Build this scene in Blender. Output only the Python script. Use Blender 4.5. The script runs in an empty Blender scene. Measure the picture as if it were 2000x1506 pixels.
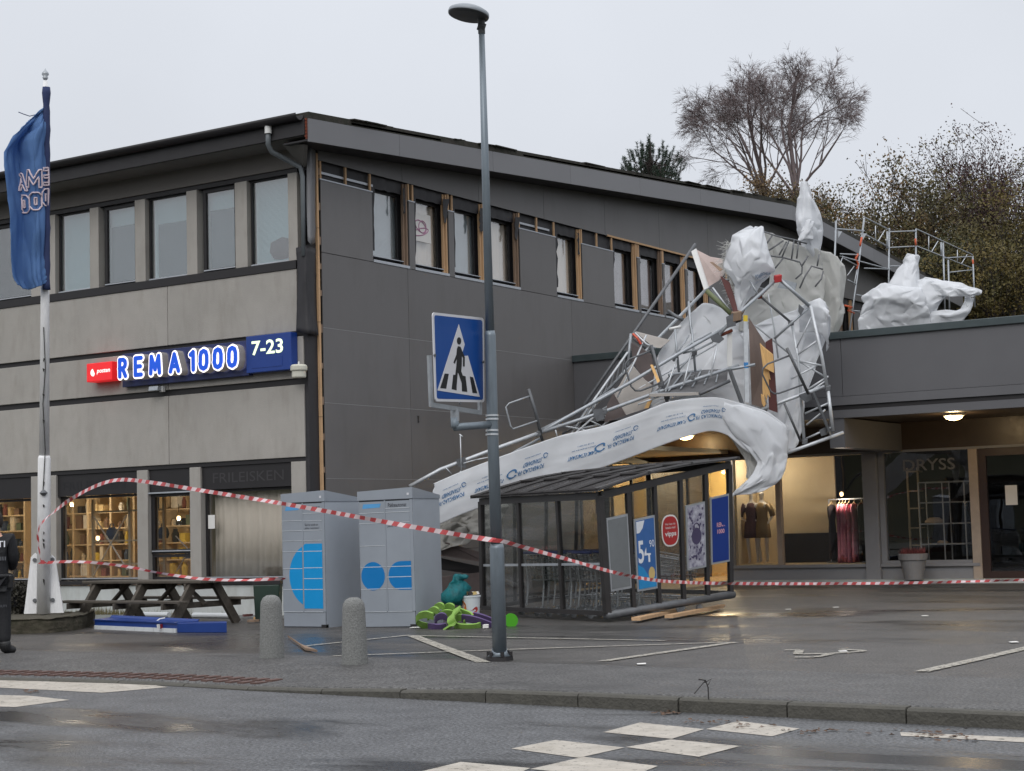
import bpy, bmesh, math, random
from mathutils import Vector, Matrix, noise
V=Vector; R=math.radians; rnd=random.Random(7)
S=bpy.context.scene
# ---------------------------------------------------------------- camera, sky, sun, exposure
F=3309.36; YAW,PIT,ROL=R(32.644),R(4.761),R(-1.588)
cf=V((-math.sin(YAW)*math.cos(PIT),math.cos(YAW)*math.cos(PIT),math.sin(PIT)))
cr0=V((math.cos(YAW),math.sin(YAW),0)); cu0=cr0.cross(cf)
cr=cr0*math.cos(ROL)+cu0*math.sin(ROL); cu=cu0*math.cos(ROL)-cr0*math.sin(ROL)
CAM=V((0,0,1.5))
cam=bpy.data.cameras.new('camera'); co=bpy.data.objects.new('camera',cam); S.collection.objects.link(co)
cam.sensor_width=36; cam.lens=F/2000*36; cam.clip_start=.1; cam.clip_end=3000
co.matrix_world=Matrix(((cr.x,cu.x,-cf.x,0),(cr.y,cu.y,-cf.y,0),(cr.z,cu.z,-cf.z,1.5),(0,0,0,1)))
S.camera=co
W=bpy.data.worlds.new('World'); S.world=W; W.use_nodes=True
nt=W.node_tree; N=nt.nodes; N.clear(); LK=nt.links.new
out=N.new('ShaderNodeOutputWorld'); bg=N.new('ShaderNodeBackground'); LK(bg.outputs[0],out.inputs[0])
sky=N.new('ShaderNodeTexSky'); sky.sky_type='NISHITA'; sky.sun_disc=False; sky.sun_elevation=R(38); sky.sun_rotation=R(200)
sky.air_density=1.5; sky.dust_density=4
tc=N.new('ShaderNodeTexCoord'); sx=N.new('ShaderNodeSeparateXYZ'); LK(tc.outputs['Generated'],sx.inputs[0])
ramp=N.new('ShaderNodeValToRGB'); LK(sx.outputs['Z'],ramp.inputs[0])          # overcast: brighter towards the zenith
e=ramp.color_ramp.elements; e[0].position=0; e[0].color=(.60,.63,.69,1); e[1].position=1; e[1].color=(1.5,1.52,1.58,1)
e1=e.new(.33); e1.color=(.73,.765,.83,1)
nz=N.new('ShaderNodeTexNoise'); nz.inputs['Scale'].default_value=3.2; nz.inputs['Detail'].default_value=5; LK(tc.outputs['Generated'],nz.inputs[0])
mr=N.new('ShaderNodeMapRange'); mr.inputs[1].default_value=.3; mr.inputs[2].default_value=.7; mr.inputs[3].default_value=.945; mr.inputs[4].default_value=1.04
LK(nz.outputs[0],mr.inputs[0])
mu=N.new('ShaderNodeVectorMath'); mu.operation='SCALE'; LK(ramp.outputs[0],mu.inputs[0]); LK(mr.outputs[0],mu.inputs['Scale'])
hs=N.new('ShaderNodeHueSaturation'); hs.inputs['Saturation'].default_value=.25; LK(sky.outputs[0],hs.inputs['Color'])
s2=N.new('ShaderNodeVectorMath'); s2.operation='SCALE'; s2.inputs['Scale'].default_value=.012; LK(hs.outputs[0],s2.inputs[0])
ad=N.new('ShaderNodeVectorMath'); ad.operation='ADD'; LK(mu.outputs[0],ad.inputs[0]); LK(s2.outputs[0],ad.inputs[1])
LK(ad.outputs[0],bg.inputs[0]); bg.inputs[1].default_value=.97
sl=bpy.data.lights.new('sun','SUN'); so=bpy.data.objects.new('sun',sl); S.collection.objects.link(so)
sl.energy=.85; sl.angle=R(35); sl.color=(1,.97,.93); so.rotation_euler=(R(52),0,R(20)); so.location=(0,-10,40)
vs=S.view_settings; vs.view_transform='Standard'; vs.look='None'; vs.exposure=0; vs.gamma=1
S.cycles.max_bounces=8; S.cycles.transparent_max_bounces=16; S.cycles.sample_clamp_indirect=6; S.cycles.caustics_reflective=False; S.cycles.caustics_refractive=False
S.cycles.use_denoising=True
# ---------------------------------------------------------------- measuring: a sight line met with a real plane
def ray(x,y): return cf+cr*((x-1000)/F)-cu*((y-753)/F)
def gz(x,y,z=0.): d=ray(x,y); return CAM+d*((z-1.5)/d.z)
def gx(x,y,X): d=ray(x,y); return CAM+d*(X/d.x)
def gy(x,y,Y): d=ray(x,y); return CAM+d*(Y/d.y)
def gd(x,y,D): return CAM+ray(x,y)*D
RT=V((cr0.x,cr0.y,0)); FW=V((-math.sin(YAW),math.cos(YAW),0)); UP=V((0,0,1))
# ---------------------------------------------------------------- materials
def L(c):
    def f(u): u/=255; return u/12.92 if u<=.04045 else ((u+.055)/1.055)**2.4
    return tuple(f(u) for u in c)
MATS={}
def mat(name,c,rough=.6,metal=0,var=.12,scale=4,bump=0,bscale=30,c2=None,stretch=None,spec=.5,emit=0,ecol=None,rvar=.08,det=6):
    m=bpy.data.materials.new(name); m.use_nodes=True; t=m.node_tree; n=t.nodes; l=t.links.new; p=n['Principled BSDF']
    c=L(c); tc=n.new('ShaderNodeTexCoord'); src=tc.outputs['Object']
    if stretch:
        mp=n.new('ShaderNodeMapping'); mp.inputs['Scale'].default_value=stretch; l(src,mp.inputs[0]); src=mp.outputs[0]
    no=n.new('ShaderNodeTexNoise'); no.inputs['Scale'].default_value=scale; no.inputs['Detail'].default_value=det; no.inputs['Roughness'].default_value=.65; l(src,no.inputs[0])
    r=n.new('ShaderNodeValToRGB'); l(no.outputs[0],r.inputs[0]); E=r.color_ramp.elements; E[0].position=.3; E[1].position=.7
    d=L(c2) if c2 else tuple(min(1,u*(1+var)) for u in c); a=c if c2 else tuple(u*(1-var) for u in c)
    E[0].color=(*a,1); E[1].color=(*d,1); l(r.outputs[0],p.inputs['Base Color'])
    rm=n.new('ShaderNodeMapRange'); l(no.outputs[0],rm.inputs[0]); rm.inputs[1].default_value=.3; rm.inputs[2].default_value=.7
    rm.inputs[3].default_value=max(.02,rough-rvar); rm.inputs[4].default_value=min(1,rough+rvar); l(rm.outputs[0],p.inputs['Roughness'])
    p.inputs['Metallic'].default_value=metal; p.inputs['Specular IOR Level'].default_value=spec
    if bump:
        nb=n.new('ShaderNodeTexNoise'); nb.inputs['Scale'].default_value=bscale; nb.inputs['Detail'].default_value=5; l(tc.outputs['Object'],nb.inputs[0])
        b=n.new('ShaderNodeBump'); b.inputs['Strength'].default_value=bump; b.inputs['Distance'].default_value=.02; l(nb.outputs[0],b.inputs['Height']); l(b.outputs[0],p.inputs['Normal'])
    if emit:
        p.inputs['Emission Color'].default_value=(*(L(ecol) if ecol else c),1); p.inputs['Emission Strength'].default_value=emit
    MATS[name]=m; return m
def glass(name,tint=(1,1,1),refl=1.0,rough=0.0,k=1.0):
    m=bpy.data.materials.new(name); m.use_nodes=True; t=m.node_tree; n=t.nodes; l=t.links.new; n.clear()
    o=n.new('ShaderNodeOutputMaterial'); mx=n.new('ShaderNodeMixShader'); tr=n.new('ShaderNodeBsdfTransparent'); gl=n.new('ShaderNodeBsdfGlossy')
    tr.inputs[0].default_value=(*tint,1); gl.inputs['Roughness'].default_value=rough; gl.inputs[0].default_value=(refl,refl,refl,1)
    lw=n.new('ShaderNodeLayerWeight'); lw.inputs[0].default_value=.5; pw=n.new('ShaderNodeMath'); pw.operation='POWER'; pw.inputs[1].default_value=4; l(lw.outputs['Facing'],pw.inputs[0])
    fr=n.new('ShaderNodeMapRange'); l(pw.outputs[0],fr.inputs[0]); fr.inputs[3].default_value=.055*k; fr.inputs[4].default_value=.95
    tc=n.new('ShaderNodeTexCoord'); no=n.new('ShaderNodeTexNoise'); no.inputs['Scale'].default_value=.9; l(tc.outputs['Object'],no.inputs[0])
    b=n.new('ShaderNodeBump'); b.inputs['Strength'].default_value=.06; b.inputs['Distance'].default_value=.05; l(no.outputs[0],b.inputs['Height']); l(b.outputs[0],gl.inputs['Normal'])
    l(fr.outputs[0],mx.inputs[0]); l(tr.outputs[0],mx.inputs[1]); l(gl.outputs[0],mx.inputs[2]); l(mx.outputs[0],o.inputs[0]); MATS[name]=m; return m
def cloth(name,c,trans=.35,bump=.25,bscale=9,rough=.45,var=.05,scale=2):
    m=mat(name,c,rough,var=var,scale=scale,bump=bump,bscale=bscale,spec=.3); t=m.node_tree; n=t.nodes; l=t.links.new
    b=[x for x in n if x.type=='BUMP'][0]; no=b.inputs['Height'].links[0].from_node; no.noise_type='RIDGED_MULTIFRACTAL'; no.inputs['Detail'].default_value=3; no.inputs['Distortion'].default_value=.6; b.inputs['Distance'].default_value=.07
    p=n['Principled BSDF']; o=n['Material Output']; mx=n.new('ShaderNodeMixShader'); tr=n.new('ShaderNodeBsdfTranslucent'); tr.inputs[0].default_value=(*L(c),1)
    mx.inputs[0].default_value=trans; l(p.outputs[0],mx.inputs[1]); l(tr.outputs[0],mx.inputs[2]); l(mx.outputs[0],o.inputs[0]); return m
def pattern(m,fn):                    # extra node work on an existing material
    t=m.node_tree; fn(t.nodes,t.links.new,t.nodes['Principled BSDF']); return m
# ---------------------------------------------------------------- mesh builder
def fr(d):
    d=d.normalized(); a=UP if abs(d.z)<.9 else V((1,0,0)); x=a.cross(d).normalized(); return x,d.cross(x)
class MB:
    def __init__(s): s.v=[]; s.f=[]; s.m=[]
    def add(s,vs,fs,mi=0):
        b=len(s.v); s.v+=[V(p) for p in vs]; s.f+=[[b+i for i in f] for f in fs]; s.m+=[mi]*len(fs); return s
    def box(s,x0,x1,y0,y1,z0,z1,mi=0):
        return s.obox(V(((x0+x1)/2,(y0+y1)/2,(z0+z1)/2)),V(((x1-x0)/2,0,0)),V((0,(y1-y0)/2,0)),V((0,0,(z1-z0)/2)),mi)
    def obox(s,c,a,b,d,mi=0):
        c,a,b,d=V(c),V(a),V(b),V(d); vs=[c+a*i+b*j+d*k for i in(-1,1) for j in(-1,1) for k in(-1,1)]
        return s.add(vs,[(0,1,3,2),(4,6,7,5),(0,4,5,1),(2,3,7,6),(0,2,6,4),(1,5,7,3)],mi)
    def bar(s,p,q,w,h,up=None,mi=0):
        p,q=V(p),V(q); d=q-p; u=V(up) if up is not None else fr(d)[1]; x=d.cross(u).normalized(); u=x.cross(d).normalized()
        return s.obox((p+q)/2,d/2,x*w/2,u*h/2,mi)
    def path(s,pts,r,n=8,closed=False,mi=0):
        pts=[V(p) for p in pts]; k=len(pts); rs=r if isinstance(r,(list,tuple)) else [r]*k; b=len(s.v); x=None
        for i,p in enumerate(pts):
            a=pts[i-1] if i or closed else p; c=pts[(i+1)%k] if i<k-1 or closed else p; d=(c-a)
            if d.length<1e-7: d=V((0,0,1))
            d.normalize()
            if x is None: x=fr(d)[0]
            x=(x-d*x.dot(d)); x=x.normalized() if x.length>1e-6 else fr(d)[0]; y=d.cross(x)
            s.v+=[p+(x*math.cos(2*math.pi*j/n)+y*math.sin(2*math.pi*j/n))*rs[i] for j in range(n)]
        fs=[(b+i*n+j,b+i*n+(j+1)%n,b+((i+1)%k)*n+(j+1)%n,b+((i+1)%k)*n+j) for i in range(k if closed else k-1) for j in range(n)]
        if not closed: fs+=[tuple(b+j for j in reversed(range(n))),tuple(b+(k-1)*n+j for j in range(n))]
        s.f+=[list(f) for f in fs]; s.m+=[mi]*len(fs); return s
    def tube(s,p,q,r,r2=None,n=8,mi=0): return s.path([p,q],[r,r if r2 is None else r2],n,mi=mi)
    def prism(s,pts,d,mi=0,side=None):
        pts=[V(p) for p in pts]; d=V(d); k=len(pts)
        s.add(pts+[p+d for p in pts],[tuple(reversed(range(k))),tuple(range(k,2*k))],mi)
        b=len(s.v)-2*k; fs=[[b+i,b+(i+1)%k,b+k+(i+1)%k,b+k+i] for i in range(k)]; s.f+=fs; s.m+=[mi if side is None else side]*k; return s
    def lathe(s,prof,c=(0,0,0),n=20,mi=0,ax=UP,x=None):
        c=V(c); ax=V(ax).normalized(); a,b2=fr(ax); b=len(s.v)
        for r,z in prof: s.v+=[c+ax*z+(a*math.cos(2*math.pi*j/n)+b2*math.sin(2*math.pi*j/n))*r for j in range(n)]
        k=len(prof); fs=[[b+i*n+j,b+i*n+(j+1)%n,b+(i+1)*n+(j+1)%n,b+(i+1)*n+j] for i in range(k-1) for j in range(n)]
        fs+=[[b+j for j in reversed(range(n))],[b+(k-1)*n+j for j in range(n)]]; s.f+=fs; s.m+=[mi]*len(fs); return s
    def grid(s,P,mi=0):
        b=len(s.v); nu=len(P); nv=len(P[0]); s.v+=[V(p) for r in P for p in r]
        fs=[[b+i*nv+j,b+i*nv+j+1,b+(i+1)*nv+j+1,b+(i+1)*nv+j] for i in range(nu-1) for j in range(nv-1)]; s.f+=fs; s.m+=[mi]*len(fs); return s
    def build(s,name,m,parent=None,smooth=False,bevel=0,solid=0,local=False,sub=0):
        o0=V((0,0,0))
        if parent is not None and not local:
            t=parent
            while t.parent: t=t.parent
            o0=V(t.location)
        elif parent is None and not local and s.v:
            lo=V([min(p[i] for p in s.v) for i in range(3)]); hi=V([max(p[i] for p in s.v) for i in range(3)]); o0=V(((lo.x+hi.x)/2,(lo.y+hi.y)/2,lo.z))
        me=bpy.data.meshes.new(name); me.from_pydata([p-o0 for p in s.v],[],s.f)
        for x in (m if isinstance(m,(list,tuple)) else [m]): me.materials.append(MATS[x] if isinstance(x,str) else x)
        me.polygons.foreach_set('material_index',s.m)
        if smooth: me.polygons.foreach_set('use_smooth',[True]*len(s.f))
        me.update(); o=bpy.data.objects.new(name,me); S.collection.objects.link(o)
        if parent is not None: o.parent=parent
        else: o.location=o0
        if bevel: b=o.modifiers.new('b','BEVEL'); b.width=bevel; b.segments=2; b.limit_method='ANGLE'
        if solid: b=o.modifiers.new('s','SOLIDIFY'); b.thickness=solid; b.offset=0
        if sub: b=o.modifiers.new('u','SUBSURF'); b.levels=sub; b.render_levels=sub
        return o
def tag(o,label,cat,group=None,kind=None):
    if label: o['label']=label
    if cat: o['category']=cat
    if group: o['group']=group
    if kind: o['kind']=kind
    return o
def root(name,loc,label,cat,group=None,rz=0,rot=None):
    o=bpy.data.objects.new(name,None); S.collection.objects.link(o); o.location=V(loc); o.rotation_euler=rot if rot else (0,0,rz); o.empty_display_size=.2
    return tag(o,label,cat,group)
def struct(o): o['kind']='structure'; return o
def copy_tree(o,parent=None):
    c=o.copy(); S.collection.objects.link(c)
    if parent is not None: c.parent=parent
    for ch in [x for x in S.objects if x.parent==o]: copy_tree(ch,c)
    return c
def text2(body,h,w=None,bold=0,shear=0):         # lettering as flat triangles: ([(u,v)],[faces],width)
    cu_=bpy.data.curves.new('t','FONT'); cu_.body=body; cu_.size=1; cu_.offset=bold; cu_.shear=shear; cu_.resolution_u=3
    o=bpy.data.objects.new('t',cu_); me=bpy.data.meshes.new_from_object(o); vs=[(p.co.x,p.co.y) for p in me.vertices]; fs=[tuple(p.vertices) for p in me.polygons]
    bpy.data.objects.remove(o); bpy.data.meshes.remove(me); bpy.data.curves.remove(cu_)
    if not vs: return [],[],0
    x0=min(p[0] for p in vs); x1=max(p[0] for p in vs); y0=min(p[1] for p in vs); y1=max(p[1] for p in vs); k=h/(y1-y0); kx=w/(x1-x0) if w else k
    return [((p[0]-x0)*kx,(p[1]-y0)*k) for p in vs],fs,(x1-x0)*kx
def put_text(mb,body,o,u,v,h,w=None,bold=.0,mi=0,shear=0):
    vs,fs,ww=text2(body,h,w,bold,shear); o,u,v=V(o),V(u).normalized(),V(v).normalized(); mb.add([o+u*a+v*b for a,b in vs],fs,mi); return ww
def cr_(a,b,c,d,t): return (b*2+(c-a)*t+(a*2-b*5+c*4-d)*t*t+(b*3-a-c*3+d)*t*t*t)*.5
def spline(pts,t):
    k=len(pts)-1; x=min(max(t,0),1)*k; i=min(int(x),k-1); f=x-i
    g=lambda j: pts[j] if 0<=j<=k else (pts[0]*2-pts[1] if j<0 else pts[k]*2-pts[k-1])
    return cr_(g(i-1),g(i),g(i+1),g(i+2),f)
FD=[V((random.Random(i).uniform(-1,1),random.Random(i+50).uniform(-1,1),random.Random(i+90).uniform(-1,1))).normalized() for i in range(40)]
def crumple(p,f,seed):                # sharp-ridged drapery: warped triangle folds
    h=0; q=V((seed*3.1,seed*1.7,seed*.9))
    w1=noise.noise(p*f*.6+q)*.8; w2=noise.noise(p*f*1.3+q*2)*.5
    for k,(a,g) in enumerate(((.5,.55),(.34,.9),(.22,1.7),(.12,3.1))):
        d=FD[(seed*5+k)%40]; x=p.dot(d)*f*g+w1*(1+.3*k)+w2+seed*.37*k; h+=a*(abs((x%1)-.5)*2-.5)
    return h+.12*noise.noise(p*f*6+q)
def spl2(pts,t,c=.62):
    k=len(pts)-1; x=min(max(t,0),1)*k; i=min(int(x),k-1); f=x-i
    return pts[i].lerp(pts[i+1],f)*(1-c)+spline(pts,t)*c
class Sheet:                          # cloth surface through a grid of control points, with folds
    def __init__(s,ctrl,amp=.05,f=1.2,seed=0,rag=0): s.c=[[V(p) for p in r] for r in ctrl]; s.a=amp; s.f_=f; s.s=seed; s.rag=rag
    def raw(s,u,v):
        if s.rag:
            k=lambda x,j: max(0,noise.noise(V((x*7,s.s,j)))+.35*noise.noise(V((x*24,s.s,j)))+.15)*s.rag
            a,b=k(v,1),k(v,2); u2=a+u*(1-a-b); a,b=k(u,3),k(u,4); v=a+v*(1-a-b); u=u2
        return spl2([spl2(r,v) for r in s.c],u)
    def nrm(s,u,v):
        e=.01; a=s.raw(min(u+e,1),v)-s.raw(max(u-e,0),v); b=s.raw(u,min(v+e,1))-s.raw(u,max(v-e,0)); n=a.cross(b); return n.normalized() if n.length>1e-9 else V((0,-1,0))
    def fold(s,u,v):                  # long drawn folds with sharp crests, fanning across the sheet
        q=random.Random(s.s); h=0
        for nf,am in ((1.6,.5),(2.9,.38),(5.2,.16)):
            th=q.uniform(-.6,.6)+(1.57 if q.random()<.35 else 0); ph=q.uniform(0,9); w=noise.noise(V((u*1.3+ph,v*1.3,s.s)))*.55+noise.noise(V((u*3.1,v*3.1+ph,s.s)))*.16
            x=nf*s.f_*(v*math.cos(th)+u*math.sin(th)+w)+ph; m=min(1,max(0,.55+1.3*noise.noise(V((u*2.2+ph,v*2.2,s.s+4))))); r=abs(math.sin(math.pi*x)); h+=am*m*((1-r)**1.6-.3)
        return h*1.5+.10*noise.noise(V((u*9,v*9,s.s)))
    def at(s,u,v,off=0):
        p=s.raw(u,v); n=s.nrm(u,v); return p+n*(s.a*s.fold(u,v)+off)
    def facets(s,mb,nu,nv,mi=0,jit=.42):   # crisp creased sheet: uneven flat triangles
        q=random.Random(s.s+7); P=[[s.at(min(1,max(0,(i+(q.uniform(-jit,jit) if 0<i<nu else 0))/nu)),min(1,max(0,(j+(q.uniform(-jit,jit) if 0<j<nv else 0))/nv)),s.a*.22*q.uniform(-1,1)) for j in range(nv+1)] for i in range(nu+1)]
        b=len(mb.v); mb.v+=[p for r in P for p in r]
        for i in range(nu):
            for j in range(nv):
                a,c,d,e=b+i*(nv+1)+j,b+i*(nv+1)+j+1,b+(i+1)*(nv+1)+j+1,b+(i+1)*(nv+1)+j
                for t in (((a,c,d),(a,d,e)) if q.random()<.5 else ((a,c,e),(c,d,e))): mb.f.append(list(t)); mb.m.append(mi)
        return mb
    def mesh(s,mb,nu,nv,mi=0): return mb.grid([[s.at(i/nu,j/nv) for j in range(nv+1)] for i in range(nu+1)],mi)
def strip(o,pts,w,mi=0):              # flat painted line through ground points
    for a,b in zip(pts,pts[1:]):
        d=(b-a).normalized(); n=V((-d.y,d.x,0))*w/2; o.add([a-n,b-n,b+n,a+n],[(0,1,2,3)],mi)
# ---------------------------------------------------------------- material list
mat('concrete',(168,164,158),.85,var=.09,scale=1.1,bump=.3,bscale=60)
def _stain2(n,l,p):
    src=p.inputs['Base Color'].links[0].from_socket; tc=n.new('ShaderNodeTexCoord'); mp=n.new('ShaderNodeMapping'); mp.inputs['Scale'].default_value=(1.5,1.5,.42); l(tc.outputs['Object'],mp.inputs[0])
    no=n.new('ShaderNodeTexNoise'); no.inputs['Scale'].default_value=2.2; no.inputs['Detail'].default_value=9; no.inputs['Roughness'].default_value=.62; l(mp.outputs[0],no.inputs[0])
    r=n.new('ShaderNodeValToRGB'); l(no.outputs[0],r.inputs[0]); r.color_ramp.elements[0].position=.28; r.color_ramp.elements[1].position=.52
    r.color_ramp.elements[0].color=(.70,.68,.64,1); r.color_ramp.elements[1].color=(1,1,1,1)
    mx=n.new('ShaderNodeMix'); mx.data_type='RGBA'; mx.blend_type='MULTIPLY'; mx.inputs[0].default_value=.8; l(src,mx.inputs[6]); l(r.outputs[0],mx.inputs[7]); l(mx.outputs[2],p.inputs['Base Color'])
pattern(MATS['concrete'],_stain2); [x for x in MATS['concrete'].node_tree.nodes if x.type=='MIX'][0].inputs[0].default_value=.5
mat('plinth',(196,200,198),.8,var=.1,scale=2,bump=.2); pattern(MATS['plinth'],_stain2)
mat('black_trim',(34,32,34),.55,var=.2); mat('frieze',(112,108,104),.7,var=.08,scale=2); mat('soffit',(120,118,114),.8)
mat('cladding',(106,104,104),.42,var=.05,scale=.8,spec=.45,rvar=.06); mat('cladding_annex',(98,98,101),.4,var=.05,scale=.8,spec=.5)
mat('fascia_grey',(118,118,121),.45,var=.06,scale=.8); mat('cap',(70,80,82),.4,metal=.2); mat('joint',(150,150,150),.5)
mat('roof_felt',(58,52,48),.95,var=.3,scale=6,bump=.8,bscale=14,c2=(40,44,34)); mat('membrane',(48,47,50),.6,var=.15,bump=.4,bscale=5)
mat('wood',(200,164,126),.75,var=.15,scale=6,stretch=(3,3,.4),bump=.2); mat('wood_dark',(136,114,96),.8,var=.25,scale=5,stretch=(3,3,.5)); mat('brick_red',(120,62,44),.9)
mat('galv',(170,175,180),.42,metal=.4,var=.15,scale=8); mat('galv_light',(206,210,214),.4,metal=.3,var=.12,scale=9); mat('galv_dark',(108,110,113),.5,metal=.4,var=.2,scale=8)
mat('zinc_trim',(182,186,192),.4,metal=.4,var=.1); mat('pipe_grey',(112,118,122),.45,var=.1); mat('white',(226,226,224),.5,var=.05)
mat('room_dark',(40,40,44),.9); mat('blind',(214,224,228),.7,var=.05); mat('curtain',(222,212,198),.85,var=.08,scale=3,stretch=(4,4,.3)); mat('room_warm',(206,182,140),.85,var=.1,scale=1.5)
mat('room_cream',(226,206,168),.85,var=.05); mat('shelf_wood',(196,172,136),.7,var=.12); mat('dark_paint',(70,58,48),.38,var=.1); mat('frame_grey',(142,142,146),.5,var=.06); mat('frame_beige',(176,160,146),.55)
glass('glass',k=2.2); glass('glass_dark',(.55,.58,.6)); glass('glass_sky',(.80,.86,.88)); glass('shelter_glass',(.86,.87,.87)); glass('shop_glass',(.82,.84,.87),.8,k=1.3)
mat('paper',(232,230,226),.7,var=.03)
# ---------------------------------------------------------------- ground
def wet(name,c,dry=.75,amt=(.46,.60),size=.35,speck=30,wetc=(.36,.35,.34),con=.7,bs=.9):
    m=mat(name,c,dry,var=con,scale=speck,bump=bs,bscale=60,det=2,rvar=.2); q=[x for x in m.node_tree.nodes if x.type=='VALTORGB'][0].color_ramp.elements; q[0].position=.42; q[1].position=.60
    def fn(n,l,p):
        src=p.inputs['Base Color'].links[0].from_socket; tc=n.new('ShaderNodeTexCoord'); mp=n.new('ShaderNodeMapping'); l(tc.outputs['Object'],mp.inputs[0])
        mp.inputs['Rotation'].default_value=(0,0,-YAW); mp.inputs['Scale'].default_value=(.28,1.0,1)
        no=n.new('ShaderNodeTexNoise'); no.inputs['Scale'].default_value=size; no.inputs['Detail'].default_value=8; no.inputs['Roughness'].default_value=.66; no.inputs['Distortion'].default_value=.5; l(mp.outputs[0],no.inputs[0])
        n3=n.new('ShaderNodeTexNoise'); n3.inputs['Scale'].default_value=2.3; n3.inputs['Detail'].default_value=6; l(tc.outputs['Object'],n3.inputs[0])
        t=n.new('ShaderNodeMapRange'); l(n3.outputs[0],t.inputs[0]); t.inputs[1].default_value=.3; t.inputs[2].default_value=.7; t.inputs[3].default_value=.78; t.inputs[4].default_value=1.18
        sc=n.new('ShaderNodeVectorMath'); sc.operation='SCALE'; l(src,sc.inputs[0]); l(t.outputs[0],sc.inputs['Scale'])
        r=n.new('ShaderNodeMapRange'); r.inputs[1].default_value=amt[0]; r.inputs[2].default_value=amt[1]; l(no.outputs[0],r.inputs[0])
        mx=n.new('ShaderNodeMix'); mx.data_type='RGBA'; mx.blend_type='MULTIPLY'; l(r.outputs[0],mx.inputs[0]); l(sc.outputs[0],mx.inputs[6]); mx.inputs[7].default_value=(*wetc,1)
        l(mx.outputs[2],p.inputs['Base Color'])
        r2=n.new('ShaderNodeMapRange'); l(r.outputs[0],r2.inputs[0]); r2.inputs[3].default_value=dry; r2.inputs[4].default_value=.26; l(r2.outputs[0],p.inputs['Roughness'])
        b=[x for x in n if x.type=='BUMP'][0]; r3=n.new('ShaderNodeMapRange'); l(r.outputs[0],r3.inputs[0]); r3.inputs[3].default_value=bs; r3.inputs[4].default_value=.05; l(r3.outputs[0],b.inputs['Strength'])
    return pattern(m,fn)
wet('asphalt_road',(94,95,97),.46,(.48,.58),.5,34,(.30,.29,.28),.5,.7); wet('asphalt_lot',(82,79,76),.5,(.48,.62),.42,38,(.34,.33,.32),.5,.7); wet('asphalt_walk',(86,85,84),.55,(.54,.70),.6,34,(.42,.41,.4),.5,.7); wet('ground_far',(84,86,78),.8)
mat('road_paint',(184,177,166),.55,var=.12,scale=5,bump=.3,bscale=120); pattern(MATS['road_paint'],_stain2); mat('line_paint',(170,165,154),.6,var=.2,scale=9)
def worn(m,lo=.36,hi=.44):
    def fn(n,l,p):
        o=n['Material Output']; tc=n.new('ShaderNodeTexCoord'); no=n.new('ShaderNodeTexNoise'); no.inputs['Scale'].default_value=14; no.inputs['Detail'].default_value=8; no.inputs['Roughness'].default_value=.75; l(tc.outputs['Object'],no.inputs[0])
        r=n.new('ShaderNodeMapRange'); r.inputs[1].default_value=lo; r.inputs[2].default_value=hi; l(no.outputs[0],r.inputs[0]); t=n.new('ShaderNodeBsdfTransparent'); mx=n.new('ShaderNodeMixShader'); l(r.outputs[0],mx.inputs[0]); l(t.outputs[0],mx.inputs[1]); l(p.outputs[0],mx.inputs[2]); l(mx.outputs[0],o.inputs[0])
    return pattern(m,fn)
worn(MATS['road_paint'],.34,.44); worn(MATS['line_paint'],.40,.50)
def per_object(m,amt):                # neighbouring panels differ a little in tone
    def fn(n,l,p):
        src=p.inputs['Base Color'].links[0].from_socket; oi=n.new('ShaderNodeObjectInfo'); r=n.new('ShaderNodeMapRange'); l(oi.outputs['Random'],r.inputs[0]); r.inputs[3].default_value=1-amt; r.inputs[4].default_value=1+amt
        sc=n.new('ShaderNodeVectorMath'); sc.operation='SCALE'; l(src,sc.inputs[0]); l(r.outputs[0],sc.inputs['Scale']); l(sc.outputs[0],p.inputs['Base Color'])
    return pattern(m,fn)
pattern(MATS['cladding'],_stain2); [x for x in MATS['cladding'].node_tree.nodes if x.type=='MIX'][0].inputs[0].default_value=.28
per_object(MATS['cladding'],.07); per_object(MATS['fascia_grey'],.05); per_object(MATS['concrete'],.05); per_object(MATS['cladding_annex'],.05)
mat('kerb_stone',(80,78,72),.8,var=.25,scale=9,bump=.6,bscale=40); mat('tactile',(98,76,70),.8,var=.2,scale=8)
mb=MB(); mb.add([(-1500,-1500,-.16),(1500,-1500,-.16),(1500,1500,-.16),(-1500,1500,-.16)],[(0,1,2,3)]); struct(mb.build('ground','ground_far'))
kp=[gz(x,y) for x,y in ((-900,1292),(-150,1306),(250,1315),(500,1327),(1000,1349),(1500,1371),(2000,1394),(2500,1418),(4000,1500))]
kd=[spline(kp,i/800) for i in range(801)]; kc=[0]
for a,b in zip(kd,kd[1:]): kc.append(kc[-1]+(b-a).length)
KL=kc[-1]
import bisect
def kat(t):
    s=min(max(t,0),1)*KL; i=min(max(bisect.bisect(kc,s)-1,0),799); f=(s-kc[i])/(kc[i+1]-kc[i]); return kd[i].lerp(kd[i+1],f)
def drop(p): # how far the kerb is dropped at the crossing
    s=(p-gz(760,1338)).dot((kp[6]-kp[2]).normalized()); t=min(1,max(0,.5-s/5)); return t*t*(3-2*t)
def kn(t):
    a=kat(max(t-.003,0)); b=kat(min(t+.003,1)); d=(b-a).normalized(); return V((-d.y,d.x,0))
nk=120; rows=[]; N0=kn(.5)
for s_ in (.08,.12,.4,.8,1.3,1.9,2.6):
    rows.append([])
    for i in range(nk+1):
        p=kat(i/nk)+N0*s_; q=max(0,1-s_/1.9); rows[-1].append(V((p.x,p.y,.006-.085*drop(p)*q*q*(3-2*q)+(-.03 if s_<.1 else .004 if s_<2.6 else -.004))))
struct(MB().grid(list(zip(*rows))).build('pavement','asphalt_walk',smooth=True))
lot=[[],[]]
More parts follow.
